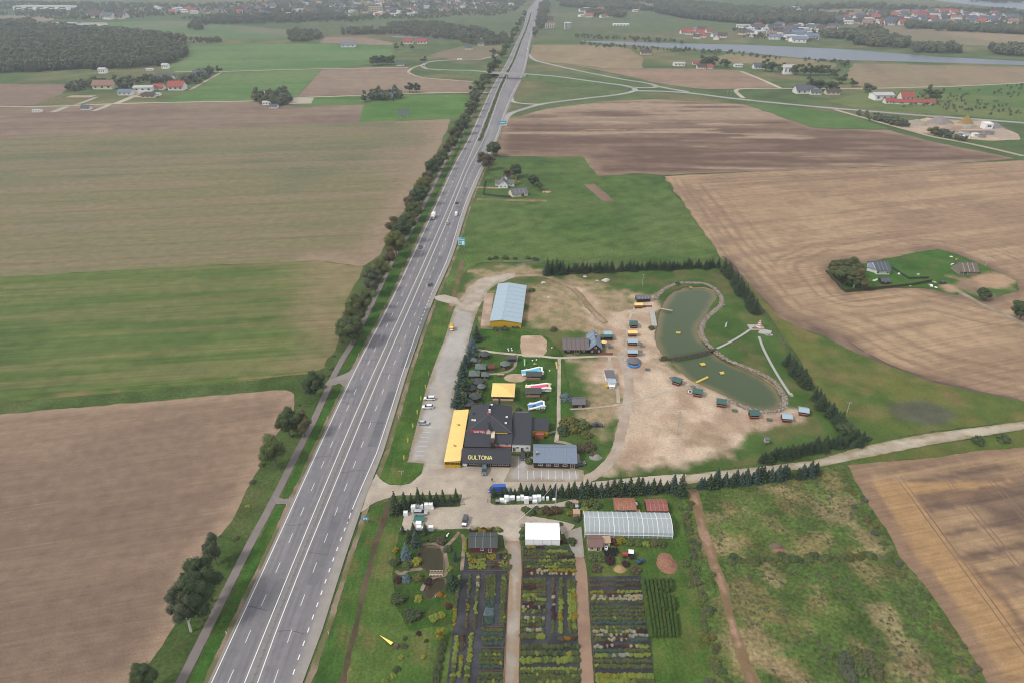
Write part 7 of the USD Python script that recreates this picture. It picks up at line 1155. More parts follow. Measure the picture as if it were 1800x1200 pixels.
fence('mesh_fence', 'dark green metal fence with posts beside the gate spruces', [(762, 889), (800, 888), (816, 887)], 1.5, 1.4, green_metal, 4); fence('gate', 'dark upright gate posts right of the nursery entrance', [(857, 883), (863, 883)], 1.7, .7, green_metal, 3, 'gate')
fence('mesh_fence', 'grey mesh fence between meadow and the sandy plot', [(884, 462), (955, 463)], 1.4, 3.0, steel, 3); fence('field_fence', 'grey wire fence along the field edge beyond the right hedge', [(1345, 548), (1402, 640), (1445, 708), (1490, 760)], 1.3, 5.0, green_metal, 2)
fence('farm_fence', 'dark board fence around the left farm yard', [(1451, 478), (1470, 498), (1487, 514), (1540, 509), (1600, 503), (1637, 496)], 1.7, 3.0, darkwood, 2, boards=True); fence('farm_fence', 'dark fence line between the slate farmhouse and the open lawn', [(1567, 472), (1597, 491), (1632, 490)], 1.4, 3.0, green_metal, 2, boards=True)
def pole(px, py, top, label, arms=1):
    h = float(HT(px, py, top)); t = thing('utility_pole', label, 'pole', G(px, py)); obj('shaft', MB().tube([(0, 0, 0), (0, 0, h)], [.17, .11], 7).mesh(), concrete if arms else wood, t)
    for k in range(max(1, arms)): obj('cross_arm', MB().box((0, 0, h - .4 - .8 * k), (1.8, .12, .12)).mesh(), steel, t); [obj('insulator', MB().lathe([(.07, h - .34 - .8 * k), (.09, h - .2 - .8 * k), (0, h - .12 - .8 * k)], (x, 0, 0), 6).mesh(), sign_white, t) for x in (-.8, .8)]
    return G(px, py) + [0, 0, h - .3]
pa = pole(977, 884, 843, 'tall concrete pole rising among the spruces of the long row'); pole(1190, 763, 722, 'wooden pole on the sandy ground below the pond huts', 2); pole(706, 834, 826, 'low white lamp post on the grass tip beside the entry'); pole(1129, 503, 482, 'thin pole left of the pond top'); pole(1489, 724, 706, 'leaning pole in the meadow right of the pond'); pole(1277, 176, 160, 'power pole pair standing at the country road, left pole', 2); pole(1283, 176, 160, 'power pole pair standing at the country road, right pole', 2); pole(1732, 468, 453, 'power pole behind the barn in the stubble')
for k, (q0, q1) in enumerate(((0, 0),)):
    b_ = G(905, 931) + [q1, 0, 3.2]; L = np.array([pa + (b_ - pa) * s - [0, 0, 1.4 * math.sin(math.pi * s)] for s in np.linspace(0, 1, 14)]) + [q0, 0, 0]
    tag(obj('overhead_wire', MB().tube(L, .035, 4).mesh(), sign_white), ['thin pale wire running from the concrete pole to the tent corner', 'second pale wire beside the one from concrete pole to tent'][k], 'wire')
t = thing('hide_box', 'small grey box on legs on the grass above the thick hedge', 'box', G(1346, 780)); obj('cabin', MB().box((0, 0, 1.9), (1.5, 1.5, 1.4)).mesh(), concrete, t)
for sx in (-1, 1):
    for sy in (-1, 1): obj('leg', MB().box((sx * .6, sy * .6, .6), (.1, .1, 1.25)).mesh(), wood, t)
obj('roof', MB().box((0, 0, 2.65), (1.8, 1.8, .1)).mesh(), grey_roof, t)
for i, (px, py, s) in enumerate(((1009, 480, .8), (1028, 487, 1.2), (1050, 494, 1.0), (1065, 494, 2.2), (955, 498, 1.6), (964, 523, 1.0), (847, 513, .8))):
    tag(obj('boulder', rock_mesh(30 + i, s), M('pale_stone', alb(212, 206, 200), .9, var=.15) if i == 0 else UsdShade.Material.Get(stage, '/World/Looks/pale_stone')), f'pale rubble lump on the rough grass above the sandy plot, {ORD[i]} of seven', 'boulder', 'pale rubble lumps'); UsdGeom.Xformable(stage.GetPrimAtPath('/World/boulder' + ('' if i == 0 else f'_{i:03d}'))).AddTranslateOp().Set(Gf.Vec3d(*map(float, G(px, py))))
# median cable barrier and delineators
cb = thing('cable_barrier', 'low cable barrier with posts along the middle of the highway', 'barrier'); MC = RML * .5 + RMR * .5 if False else offset(RML, RMR, .5)
s = 8.0; k = 0
while path_at(MC, s)[1] < 560 and k < 220:
    p = path_at(MC, s); obj('post', MB().box((*p, .62), (.1, .1, .85)).mesh(), steel, cb); s += 2.3; k += 1
far = MB()
while path_at(MC, s)[1] < 700: p = path_at(MC, s); far.box((*p, .62), (.1, .1, .85)); s += 2.6
obj('posts', far.mesh(), steel, cb, kind='stuff')
sM = np.linspace(5, s, 160)
for z in (.55, .75, .95): q = path_at(MC, sM); obj('cable', MB().tube(np.column_stack([q, np.full(len(q), z)]), .025, 4).mesh(), steel, cb)
mh = MB(); r_ = np.random.default_rng(5); qq = []
while path_at(MC, s)[1] < 2600:
    p = path_at(MC, s)
    for _ in range(5): qq.append((p[0] + r_.normal(0, .6), p[1] + r_.normal(0, 1.2), r_.uniform(.7, 1.4)))
    s += 2.2
qq = np.array(qq); instancer('median_hedge', [[('foliage', shrub_cards(95, 40, 1.0, .42), leaf_mid)]], np.column_stack([qq[:, :2], np.full(len(qq), .2)]), np.zeros(len(qq)), r_.random(len(qq)) * 6, qq[:, 2], 'dark hedge growing in the middle of the far highway', 'hedge')
kd = kind('delineator'); obj('post', MB().box((0, 0, .5), (.13, .13, 1.0)).mesh(), sign_white, kd); obj('band', MB().box((0, 0, .82), (.14, .14, .16)).mesh(), black, kd)
for i, (R_, off) in enumerate(((RL, -2.2), (RSH, 2.0))):
    s = 25.0; k = 0
    while path_at(R_, s)[1] < 620:
        p = path_at(R_, s); copy(kd, 'marker_post', f'white marker post on the {["left", "right"][i]} verge of the highway, {ORD[k]} from the bottom', 'post', (p[0] + off, p[1], 0), 0, 1.0, 'marker posts'); s += 50; k += 1
def board(px, py, top, w, label, mt, art, rot=0.0, cat='sign', z0=.45):
    h = float(HT(px, py, top)); t = thing('sign_board', label, cat, G(px, py), rot)
    for s in (-1, 1): obj('leg', MB().box((s * w * .32, .08, h / 2), (.16, .16, h)).mesh(), steel, t)
    obj('panel', MB().box((0, 0, h * (1 + z0) / 2), (w, .1, h * (1 - z0))).mesh(), mt, t); art(t, w, h * z0, h * (1 - z0)); return t
def art_blue(t, w, z, hh):
    for nm, x, zz, a, b in (('white_bar', -.42, .5, .06, .94), ('white_bar', 0, .72, .8, .06), ('white_bar', -.2, .42, .22, .08), ('white_patch', .2, .3, .36, .5), ('white_bar', -.28, .94, .3, .06), ('white_bar', -.28, .06, .3, .06)): obj(nm, MB().box((x * w, -.07, z + zz * hh), (a * w, .03, b * hh)).mesh(), sign_white, t)
cyan = M('sign_cyan', (.08, .42, .58), .5)
board(812, 437, 418, 4.4, 'blue direction board with white lines beside the highway', cyan, art_blue, -.05, z0=.3)
board(884, 222, 213, 8.0, 'small bright blue board at the start of the slip road', cyan, lambda t, w, z, h: obj('white_bar', MB().box((0, -.07, z + h * .5), (w * .7, .03, h * .25)).mesh(), sign_white, t), .25, z0=.35)
board(643, 918, 908, 2.1, 'small blue road sign on the verge beside the ditch', blue_sign, lambda t, w, z, h: [obj('white_mark', MB().box((s * w * .2, -.07, z + h * .5), (w * .22, .03, h * .55)).mesh(), sign_white, t) for s in (-1, 1)], 0.0, z0=.5)
board(710, 209, 193, 13.5, 'large grey billboard on two legs on the green field', M('billboard_grey', alb(140, 148, 156), .6), lambda t, w, z, h: obj('edge_trim', MB().box((0, -.07, z + h * .96), (w, .03, h * .06)).mesh(), grey_roof, t), 0.05, z0=.42)
# ------------------------------------------------------------------ overpass, farms, villages, woods
br = thing('overpass', 'concrete road bridge crossing over the highway', 'bridge', (0, 0, 0))
A0, B0 = g2(864, 137), g2(919, 140); BD = B0 - A0; bl = np.linalg.norm(BD); ba = math.atan2(BD[1], BD[0]); bc = (A0 + B0) / 2; HB = 6.8
obj('deck', MB().box((*bc, HB), (bl + 14, 9.5, 1.1), ba).mesh(), concrete, br)
nb = np.array([-math.sin(ba), math.cos(ba)])
for s in (-1, 1): obj('parapet', MB().box((*(bc + nb * s * 4.6), HB + 1.0), (bl + 14, .3, 1.0), ba).mesh(), concrete, br); obj('abutment', MB().box((*(bc + BD / bl * s * (bl / 2 + 4)), HB / 2 - .4), (3.0, 9.4, HB), ba).mesh(), concrete, br)
for f in (-.02, .5, 1.02):
    for s in (-1, 1): obj('pier', MB().box((*(A0 + BD * f + nb * s * 2.6), HB / 2 - .3), (1.1, 1.1, HB), ba).mesh(), concrete, br)
obj('roadway', MB().box((*bc, HB + .58), (bl + 13.8, 8.2, .06), ba).mesh(), M('worn_asphalt', alb(156, 152, 152), .9), br)
def road(name, pts, w, col, z=.12, sp=4.0, zf=None, smooth=True):
    L = smooth_line(gpts(pts), 50) if smooth else np.array(gpts(pts)); return sheet(name, LineString(L).buffer(w / 2, cap_style=2, join_style=1), z, sp, t_two(alb(*col), alb(*(np.array(col) * .93)), 30, 180), path_mat, .1, zf=zf)
emb_m = M('embankment_turf', alb(92, 112, 66), .95, var=.25, scale=.15)
def ramp(pts, zs, w, foot, label):
    """An approach road on its turf embankment."""
    L = smooth_line(gpts(pts), 26); z = np.interp(np.linspace(0, 1, 26), np.linspace(0, 1, len(zs)), zs); t = np.gradient(L, axis=0); t /= np.linalg.norm(t, axis=1, keepdims=True); nn = np.stack([-t[:, 1], t[:, 0]], -1)
    ws = [w / 2 + 1.2 + 2.2 * z, np.full(26, w / 2 + 1.2)]; V = np.vstack([np.column_stack([L + nn * ws[0][:, None], np.full(26, .07)]), np.column_stack([L + nn * ws[1][:, None], z + .1]), np.column_stack([L - nn * ws[1][:, None], z + .1]), np.column_stack([L - nn * ws[0][:, None], np.full(26, .07)])])
    f = [[k * 26 + i, k * 26 + i + 1, (k + 1) * 26 + i + 1, (k + 1) * 26 + i] for k in range(3) for i in range(25)]; f = [q[::-1] for q in f]; obj('embankment', MB().add(V, f).mesh(), emb_m, kind='structure')
    V = np.vstack([np.column_stack([L + nn * w / 2, z + .16]), np.column_stack([L - nn * w / 2, z + .16])]); obj('ramp_road', MB().add(V, [[26 + i, 26 + i + 1, i + 1, i] for i in range(25)]).mesh(), UsdShade.Material.Get(stage, '/World/Looks/ramp_asphalt') if stage.GetPrimAtPath('/World/Looks/ramp_asphalt') else M('ramp_asphalt', alb(172, 168, 166), .9), kind='structure')
ramp([(923,139),(960,141),(1033,146),(1093,151),(1112,155)], [6.9, 6.2, 3.6, 1.0, .2], 8.5, 0, ''); ramp([(861,136),(830,131),(790,127),(752,122)], [6.9, 5.4, 2.6, .3], 8.0, 0, '')
PALE = (186, 182, 178)
road('slip_road', [(885,222),(890,207),(900,199),(918,193),(950,184),(1033,173),(1085,167),(1110,162),(1117,158),(1108,153)], 7.5, PALE); road('slip_road', [(898,170),(900,178),(908,181),(925,183),(955,184)], 6.0, (196,190,182), .13); road('slip_road', [(929,96),(940,106),(970,114),(1033,128),(1095,140),(1150,150),(1155,153),(1140,155),(1112,154)], 7.5, PALE)
road('slip_road', [(752,122),(743,115),(752,110),(775,107),(800,106),(830,106),(853,103),(875,96)], 7.0, (190,186,180)); road('slip_road', [(745,114),(722,122),(718,126),(726,132),(745,137),(790,141),(832,144)], 5.0, (200,188,172), .13)
road('country_road', [(1112,160),(1160,161),(1200,163),(1283,173),(1380,183),(1455,190),(1530,196),(1600,202),(1700,209),(1820,218)], 9.0, (186,184,180)); road('country_road', [(1150,151),(1175,156),(1210,162)], 8.0, (186,184,180), .13)
road('farm_track', [(-40,188),(0,188),(100,187),(200,183),(330,180),(443,178),(540,171.5),(600,169.5),(713,165),(860,163)], 5.0, (214,204,190), .11); road('farm_track', [(307,127),(393,126),(500,123),(600,121),(718,119)], 6.0, (208,200,186), .11); road('farm_track', [(333,159),(360,144),(390,127)], 5.0, (196,176,158), .12); road('farm_track', [(203,183),(225,174),(245,164),(262,152)], 9.0, (204,192,180), .12); road('farm_track', [(133,185),(150,179),(170,171)], 6.0, (190,182,174), .12); road('farm_track', [(92,198),(110,191),(118,188)], 8.0, (196,190,180), .12); road('farm_track', [(163,196),(180,190),(192,184)], 7.0, (196,190,180), .12)
road('farm_track', [(1303,126),(1340,141),(1373,156)], 6.0, (212,204,190), .12); road('farm_track', [(1307,173),(1298,166),(1293,160),(1300,157),(1373,156),(1510,156),(1617,154),(1800,146)], 6.0, (206,198,186), .12); road('farm_track', [(1467,193),(1520,208),(1600,230),(1637,240),(1700,252),(1800,275)], 6.0, (200,186,170), .12)
road('concrete_apron', [(527,183),(533,173)], 28, (196,186,174), .11, smooth=False); road('concrete_apron', [(120,170),(165,170)], 16, (206,180,158), .11, smooth=False); road('concrete_apron', [(233,170),(262,171)], 10, (206,190,176), .11)
qy = sheet('quarry_ground', poly([(1580,214),(1640,208),(1700,213),(1740,212),(1765,226),(1790,236),(1795,246),(1740,248),(1660,241),(1600,231),(1566,221)]), .1, 5.0, t_two(alb(212,188,166), alb(188,172,160), 30, 181), fine, 1.0)
for i, (px, py, rx, ry, h, c) in enumerate(((1610,219,14,9,5,(176,166,158)),(1650,217,16,9,7,(160,150,146)),(1632,214,14,7,4,(214,186,160)),(1672,231,20,8,6,(180,160,146)),(1700,229,18,8,6,(176,168,156)),(1668,227,12,6,5,(196,172,152)),(1745,224,12,7,5,(150,146,140)))): heap(px, py, rx, ry, h, M(f'quarry_heap_{"abcdefg"[i]}', alb(*c), .95, var=.15, scale=.3), ['grey gravel heap at the left of the quarry yard', 'large grey heap at the back of the quarry', 'orange sand heap behind the quarry', 'grey-brown heap in the middle of the quarry', 'beige heap right of the middle in the quarry', 'small brown heap on top of the quarry heaps', 'dark grey heap right of the white quarry hall'][i])
heap(1697, 217, 9, 5, 7, M('quarry_machine_spoil', alb(176, 146, 90), .9, var=.3, scale=.4), 'yellow-brown spoil heap at the back of the quarry')
far_glass = M('far_glass', (.06, .07, .085), .3)
def simple_house(kp, L, D, hw, hr, wall, roof, hip=False, nw=3):
    house('', '', '', None, None, D, hw, hr, wall, roof, hip=hip, over=.5, L=L, proto=kp)
    for i in range(nw): obj('window', MB().box((-L / 2 + L * (i + .5) / nw, -D / 2 - .03, hw * .55), (1.2, .08, 1.2)).mesh(), far_glass, kp)
    return kp
slate = M('slate_roof', alb(96, 102, 112), .8, var=.12, scale=1); tan_roof = M('tan_roof', alb(156, 124, 112), .8, var=.12); dark_tile = M('dark_tile', alb(92, 80, 78), .8, var=.12); lime_wall = M('pale_plaster', (.62, .6, .56), .8)
HK = {n: simple_house(kind(n), *a) for n, a in dict(red_house=(11, 8, 3, 3.2, lime_wall, red_roof), slate_house=(12, 9, 3, 2.8, lime_wall, slate), white_house=(11, 9, 3.2, 1.0, white, M('pale_roof', alb(206, 204, 202), .7)), tan_house=(12, 8, 3, 3, cream, tan_roof), dark_house=(11, 8, 3, 3, beige, dark_tile), blue_house=(14, 9, 3.4, 2.2, lime_wall, M('steel_blue_roof', alb(120, 136, 158), .6)), hip_house=(12, 11, 3, 2.8, lime_wall, slate, True)).items()}
def hs(k, px, py, label, s=1.0, rot=0.0, sx=1.0, group=None, name='house', cat='house', sz=1.0): return copy(HK[k], name, label, cat, G(px, py), rot, (s * sx, s, s * sz), group)
for a in (('tan_house',185,156,'long tan-roofed house with pale walls, leftmost of the left hamlet',1.9,0,1.2),('blue_house',223,167,'blue-roofed house in front of the white wrapped house',1.3),('white_house',255,160,'large bright white building in the middle of the left hamlet',1.7,.1,1.3),('dark_house',262,172,'black and white modern house at the bottom of the left hamlet',1.0,.1,1.5),('white_house',276,168,'small white house joined to the black and white one',.8,0,1.2),('red_house',281,158,'low red-roofed house left of the large red roof',1.3),('red_house',313,158,'large red-roofed house at the right side of the left hamlet',1.9),('slate_house',291,141,'slate-roofed house behind the red roofs, left',1.5,0,1.4),('dark_house',327,141,'dark-roofed house behind the red roofs, middle',1.2,0,1.3),('slate_house',352,134,'slate-roofed house at the track corner, top right of the hamlet',1.5),('slate_house',341,139,'lower slate house touching the track corner one',1.0),('white_house',182,129,'lone white gabled house before the wood',1.1,0,.9,None,'house','house',1.8),('white_house',292,121,'white gabled house at the wood corner',1.1,0,.8,None,'house','house',1.8),('white_house',264,124,'small white shed at the wood edge',.8,0,1.2),('slate_house',153,193,'small grey house on the strip below the farm track',.9),('white_house',67,197,'white round-topped store on the strip below the farm track',.7,0,1.3),
          ('white_house',475,166,'long pale greenhouse in the walled farmstead',.9,0,2.2),('slate_house',498,172,'pale farm building at the right of the walled farmstead',1.0,0,1.2),('white_house',471,184,'white gabled house in the walled farmstead',1.0),('slate_house',482,190,'grey shed at the lower side of the walled farmstead',.8),
          ('white_house',1548,175,'white modern flat house at the left of the red-roofed farm',2.1,0,1.05),('red_house',1591,177,'steep red-roofed farmhouse between white house and trees',1.5,0,1.0,None,'house','house',1.2),('red_house',1605,183,'long low red barn in front of the red-roofed farmhouse',1.0,-.05,4.4,None,'barn','barn',.9),('red_house',1562,182,'short red block at the left end of the long red barn',1.1,0,1.0),('slate_house',1410,164,'slate farmhouse left of the group of trees',1.8),('slate_house',1432,166,'grey barn below the group of trees',1.2),('dark_house',1462,166,'low brown barn at the right of the group of trees',1.2,0,1.4),('slate_house',1333,121,'grey barn left of the tall tree line',1.5),('white_house',1384,130,'pale house among the tall trees right of the barn',1.6,0,1.0,None,'house','house',2),('white_house',1193,116,'white dark-roofed house beside the brown field',1.4,0,1.2),('dark_house',1232,121,'dark-roofed house under the tall farm trees',1.3),('red_house',1247,121,'house with red gable beside the tall farm trees',1.0),('white_house',1297,118,'white box house at the end of the white track',1.2),('red_house',1222,114,'orange-roofed shed left of the tall farm trees',.9),
          ('blue_house',695,168,'cream farm shed right of the green-roofed farmhouse',.8),('slate_house',680,172,'farmhouse with green roof in the tree square',1.2),('slate_house',704,116,'grey house at the right end of the spruce row',1.0),('red_house',718,77,'white house with red roof, left of the pair by the far river',1.7,0,1.1),('red_house',742,77,'white house with red roof, right of the pair by the far river',1.7,0,1.1),('blue_house',613,83,'blue-roofed sheds at the edge of the far field',1.6,0,1.3),('slate_house',824,87,'grey house among trees beside the far highway',1.3),('slate_house',845,80,'steep-roofed house left of the far highway trees',1.2),('blue_house',660,157,'x')):
    if a[3] != 'x': hs(*a)
hs('dark_house', 1135, 96, 'dark-roofed house in the bushes below the river', 1.4, 0, 1.3)
house('farmhouse', 'white gabled farmhouse with grey roof beside the highway', 'house', (876, 331.5), (892.5, 331.5), 9.0, 3.2, 3.4, white, grey_roof, ridge='y', over=.4, panels=3, wins=[('f', -1.6, 1.5, 1.0, 1.3), ('f', 1.7, 1.5, .8, 1.0), ('f', 0, 4.3, .7, .8)], chim=[(0, 0, 7.2)])
house('farm_wing', 'grey-roofed wing right of the white farmhouse gable', 'house', (893.5, 328), (904, 328), 6.5, 2.6, 2.0, white, grey_roof, over=.4, panels=2, wins=[('f', 0, 1.4, .9, 1.0)]); house('farm_wing', 'small grey-roofed porch left of the white farmhouse gable', 'house', (871, 327), (876, 327), 5.0, 2.6, 1.6, white, grey_roof, panels=1, wins=[('f', 0, 1.4, .8, 1.0)])
house('farm_tower', 'white roof turret behind the white farmhouse', 'house', (885, 325), (891.5, 325), 3.0, 5.4, 1.6, white, grey_roof, ridge='y', over=.2, wins=[('f', 0, 4.3, .7, .9)])
house('barn', 'grey-roofed barn at the right of the farmhouse yard', 'barn', (901, 347.5), (928, 344.5), 9.0, 2.4, 3.0, cream, grey_roof, over=.4, panels=4, doors=[('f', 2.0, 1.1, 2.2, 2.0)], wins=[('f', -3.0, 1.3, .9, .8)])
parasol(912, 323, 1.7, orange, 'round brown-roofed garden hut behind the farmhouse barn', 2.2); t = thing('mast', 'yellow mast standing between farmhouse and garden hut', 'mast', G(907, 324)); hm = float(HT(907, 324, 310)); obj('shaft', MB().tube([(0, 0, 0), (0, 0, hm)], [.3, .2], 6).mesh(), deep_yellow, t); obj('cap', MB().lathe([(.3, hm), (0, hm + .4)], n=6).mesh(), white, t)
t = thing('patio', 'pinkish paved sitting place on the lawn right of the barn', 'patio', G(961, 338)); obj('paving', MB().box((0, 0, .15), (6.5, 5.0, .12)).mesh(), pink, t); [obj('bench', MB().box((x, y, .4), (1.6, .6, .5)).mesh(), wood, t) for x, y in ((-2.4, 2.0), (1.8, 2.0), (-1.8, -1.8), (2.2, -1.6))]
fence('hedge_fence', 'dark low hedge fence in front of the farmhouse lawn', [(849, 343), (872, 346), (898, 348)], 1.6, 4, green_metal, 2, boards=True); fence('hedge_fence', 'dark hedge fence along the farmhouse drive side', [(853, 318), (849, 343)], 1.6, 4, green_metal, 2, boards=True)
house('farmhouse', 'slate-roofed farmhouse in the fenced yard in the stubble field', 'house', (1540, 483), (1563, 483), 12.0, 2.8, 3.0, lime_wall, slate, over=.6, panels=4, wins=[('f', -3, 1.4, 1.2, 1.1), ('f', 2.6, 1.4, 1.2, 1.1)]); house('farm_wing', 'pale grey roof wing at the left of the slate farmhouse', 'house', (1523, 476), (1540, 481), 9.0, 2.5, 2.2, lime_wall, blue_roof, over=.5, panels=3)
house('barn', 'old grey barn with steep roof in the sandy farm yard', 'barn', (1686, 484), (1718, 484), 9.0, 2.4, 3.6, M('barn_stone', alb(150, 142, 130), .9, var=.3, scale=2), M('barn_roof', alb(128, 116, 108), .9, var=.25, scale=1), over=.4, panels=4, doors=[('f', -2, 1.0, 2, 1.9)]); house('shed', 'little dark shed inside the left farm yard', 'shed', (1549, 500), (1563, 500), 4, 1.9, 1.2, brownwall, slate, wins=[('f', 0, 1.1, .8, .7)])
for i, (px, py, s, mt) in enumerate(((1537, 494, .9, white), (1541, 492, .7, white), (1600, 503, .8, concrete), (1637, 503, 1.2, white), (1643, 497, 1.0, pink), (1645, 506, .8, white), (1672, 452, .8, white), (1677, 467, 1.6, white), (1682, 456, 1.0, rust), (1614, 483, 1.0, concrete), (1580, 482, .9, white), (1684, 474, .9, rust))):
    t = thing('junk_pile', f'{ORD[i]} small heap of pale odds and ends in the farm yards', 'junk', G(px, py), .4 * i, 'odds and ends in the farm yards'); obj('slab', MB().box((0, 0, s * .3), (s * 2, s * 1.2, s * .6), taper=.8).mesh(), mt, t); obj('sheet', MB().box((s * .8, s * .6, s * .2), (s, s * .8, s * .3), .5).mesh(), concrete, t)
# apartment blocks at the far right of the highway
def block(px, py, w, d, h, n, wall, label, roof=concrete, trim=None):
    t = thing('apartment_block', label, 'building', G(px, py)); obj('wall', MB().box((0, d / 2, h / 2), (w, d, h)).mesh(), wall, t); obj('roof', MB().box((0, d / 2, h + .3), (w + .6, d + .6, .6)).mesh(), roof, t)
    for k in range(n):
        for j in range(5): obj('window', MB().box((-w / 2 + w * (j + .5) / 5, -.04, 1.8 + k * h / n), (w / 9, .1, h / n * .45)).mesh(), far_glass, t)
        if trim: obj('balcony_band', MB().box((0, -.35, .7 + k * h / n), (w, .6, .5)).mesh(), trim, t)
block(967.5, 51, 25, 14, 14, 4, white, 'white and red apartment block nearest the far highway', red_roof, red_roof); block(998, 52, 17, 12, 16, 5, white, 'slim white apartment block right of the red and white one', sign_white, grey_roof); block(963, 36, 32, 16, 10, 3, M('brick_red', alb(170, 110, 100), .8), 'reddish apartment block behind the red and white one', dark_tile); block(1068, 22, 60, 14, 8, 2, cream, 'long cream building beyond the slim white block', red_roof); block(1092, 46, 44, 14, 5, 1, white, 'long white sheds in the green square right of the blocks', white)
for a in ((72, 18, 200, 60, 12, 2, white, 'long white factory hall at the far left'), (82, 46, 130, 40, 6, 1, white, 'long pale greenhouse hall in front of the far factory'), (157, 49, 66, 34, 9, 1, white, 'white gabled hall below the far left factory'), (660, 22, 48, 14, 18, 3, M('cream_block', alb(214, 200, 170), .8), 'cream apartment block in the far town')): block(*a)
# towns
def town(pts, n, kinds, label, group, s=1.1, seed=1):
    r = np.random.default_rng(seed); pg = poly(pts); b = pg.bounds; k = 0; got = []
    while k < n:
        p = r.uniform([b[0], b[1]], [b[2], b[3]])
        if not pg.contains(Point(p)) or any(np.hypot(*(p - q)) < 20 for q in got): continue
        got.append(p); kk = kinds[int(r.integers(0, len(kinds)))]; c = dict(red_house='red', slate_house='grey', white_house='white', tan_house='tan', dark_house='dark brown', blue_house='blue', hip_house='grey hipped')[kk]
        copy(HK[kk], 'town_house', f'small house with {c} roof {label}', 'house', (*p, 0), r.normal(0, .5), s * r.uniform(.95, 1.4) * np.array([1.2, 1, 1.25]), f'{c} roofed {group}'); k += 1
TR = ['slate_house', 'white_house', 'dark_house', 'tan_house', 'white_house', 'slate_house', 'red_house', 'hip_house', 'dark_house']
town([(330,24),(480,8),(600,0),(760,0),(900,6),(905,14),(800,24),(700,32),(560,33),(500,30)], 140, TR, 'in the far town left of the highway', 'houses of the far left town', 1.25, 2)
town([(1280,52),(1300,46),(1430,46),(1490,54),(1480,60),(1380,66),(1400,72),(1300,64)], 50, TR, 'in the new estate across the river', 'houses of the estate', 1.3, 3)
town([(1370,64),(1400,62),(1440,74),(1420,77),(1340,68)], 12, ['blue_house', 'white_house'], 'at the river side of the new estate', 'houses by the river side', 1.5, 4); town([(1200,58),(1225,54),(1272,62),(1268,76),(1225,72),(1205,66)], 12, ['dark_house', 'red_house', 'blue_house'], 'in the hamlet on the river bank', 'houses on the river bank', 1.2, 5)
town([(1460,36),(1520,28),(1620,22),(1720,24),(1790,30),(1780,44),(1660,44),(1560,46),(1480,44)], 110, TR, 'in the far town at the top right', 'houses of the far right town', 1.5, 6)
town([(1360,20),(1430,16),(1420,22),(1370,24)], 7, ['white_house'], 'at the edge of the far right wood', 'houses at the wood edge', 2.0, 7); town([(985,16),(1110,14),(1150,28),(1100,34),(1000,32)], 16, ['dark_house', 'red_house', 'white_house', 'tan_house'], 'right of the highway near the blocks', 'houses near the blocks', 1.3, 8)
town([(250,14),(330,16),(350,24),(300,26)], 9, ['red_house', 'white_house'], 'in the hamlet above the left wood', 'houses above the wood', 1.4, 9); town([(150,24),(230,26),(225,36),(170,34)], 6, ['slate_house', 'dark_house'], 'behind the far left halls', 'houses behind the halls', 2.0, 10)
# woods and tree belts
leaf_far, leaf_far2 = leaf_mat('leaf_far', (.230, .265, .165), .35, .1), leaf_mat('leaf_far_dark', (.175, .210, .130), .35, .1)
FT = [[('trunk', trunk_mesh(70 + j, 10, np.array([[1, 0, 6.], [-1, 0, 6.]])), bark), ('crown', broad_crown(70 + j, 190, 1.15, 10, 4.4, 9, .05, .5)[0], mt)] for j, mt in enumerate((leaf_far2, leaf_far, leaf_far, leaf_grey))]
FT.append([('trunk', (lambda m: m.mesh())(MB().tube([(0, 0, 0), (0, 0, 9)], [.2, .03], 5)), bark), ('crown', spruce_cards(77, H=10, R=2.4, tiers=9, per=14, size=.7), needle)])
def wood(name, pts, sp, h, label, mix=(.35, .25, .15, .1, .15), seed=1, cat='wood', hv=.25, wide=1.15):
    r = np.random.default_rng(seed); pg = unary_union([poly(p) for p in pts]) if isinstance(pts[0], list) else poly(pts); shapely.prepare(pg); b = pg.bounds
    n = int((b[2] - b[0]) * (b[3] - b[1]) / sp ** 2); p = r.uniform([b[0], b[1]], [b[2], b[3]], (n, 2)); p = p[shapely.contains_xy(pg, p[:, 0], p[:, 1])]
    gap = fb(p[:, 0], p[:, 1], sp * 7, seed) > (.3 if sp < 11 else .34); p = p[gap]; n = len(p); s = h / 10 * r.uniform(1 - hv, 1 + hv, n) * (.8 + .5 * fb(p[:, 0], p[:, 1], 60, seed + 3))
    instancer(name, FT, np.column_stack([p, np.zeros(n)]), r.choice(5, n, p=mix), r.random(n) * 6.28, np.stack([s * wide, s * wide, s], 1), label, cat)
wood('wood', [(-90,66),(0,64),(110,62),(200,66),(270,72),(325,84),(333,97),(310,108),(285,116),(235,120),(185,125),(145,122),(60,127),(0,129),(-90,131)], 6.0, 11, 'dense young wood at the upper left', (.25, .25, .2, .2, .1), 21, hv=.4, wide=.85)
wood('tree_belt', [[(0,58),(110,52),(240,62),(330,76),(280,72),(120,60),(0,64)], [(-20,46),(60,42),(60,54),(-20,56)]], 7.0, 15, 'taller dark trees along the back of the left wood', (.5, .2, .1, .1, .1), 22); wood('town_trees', [(-40,4),(200,6),(330,10),(480,2),(900,-4),(925,4),(905,22),(860,30),(800,30),(700,38),(600,40),(350,46),(340,38),(300,30),(120,36),(-40,24)], 19.0, 7, 'trees among the houses of the far left town', (.4, .2, .2, .1, .1), 23)
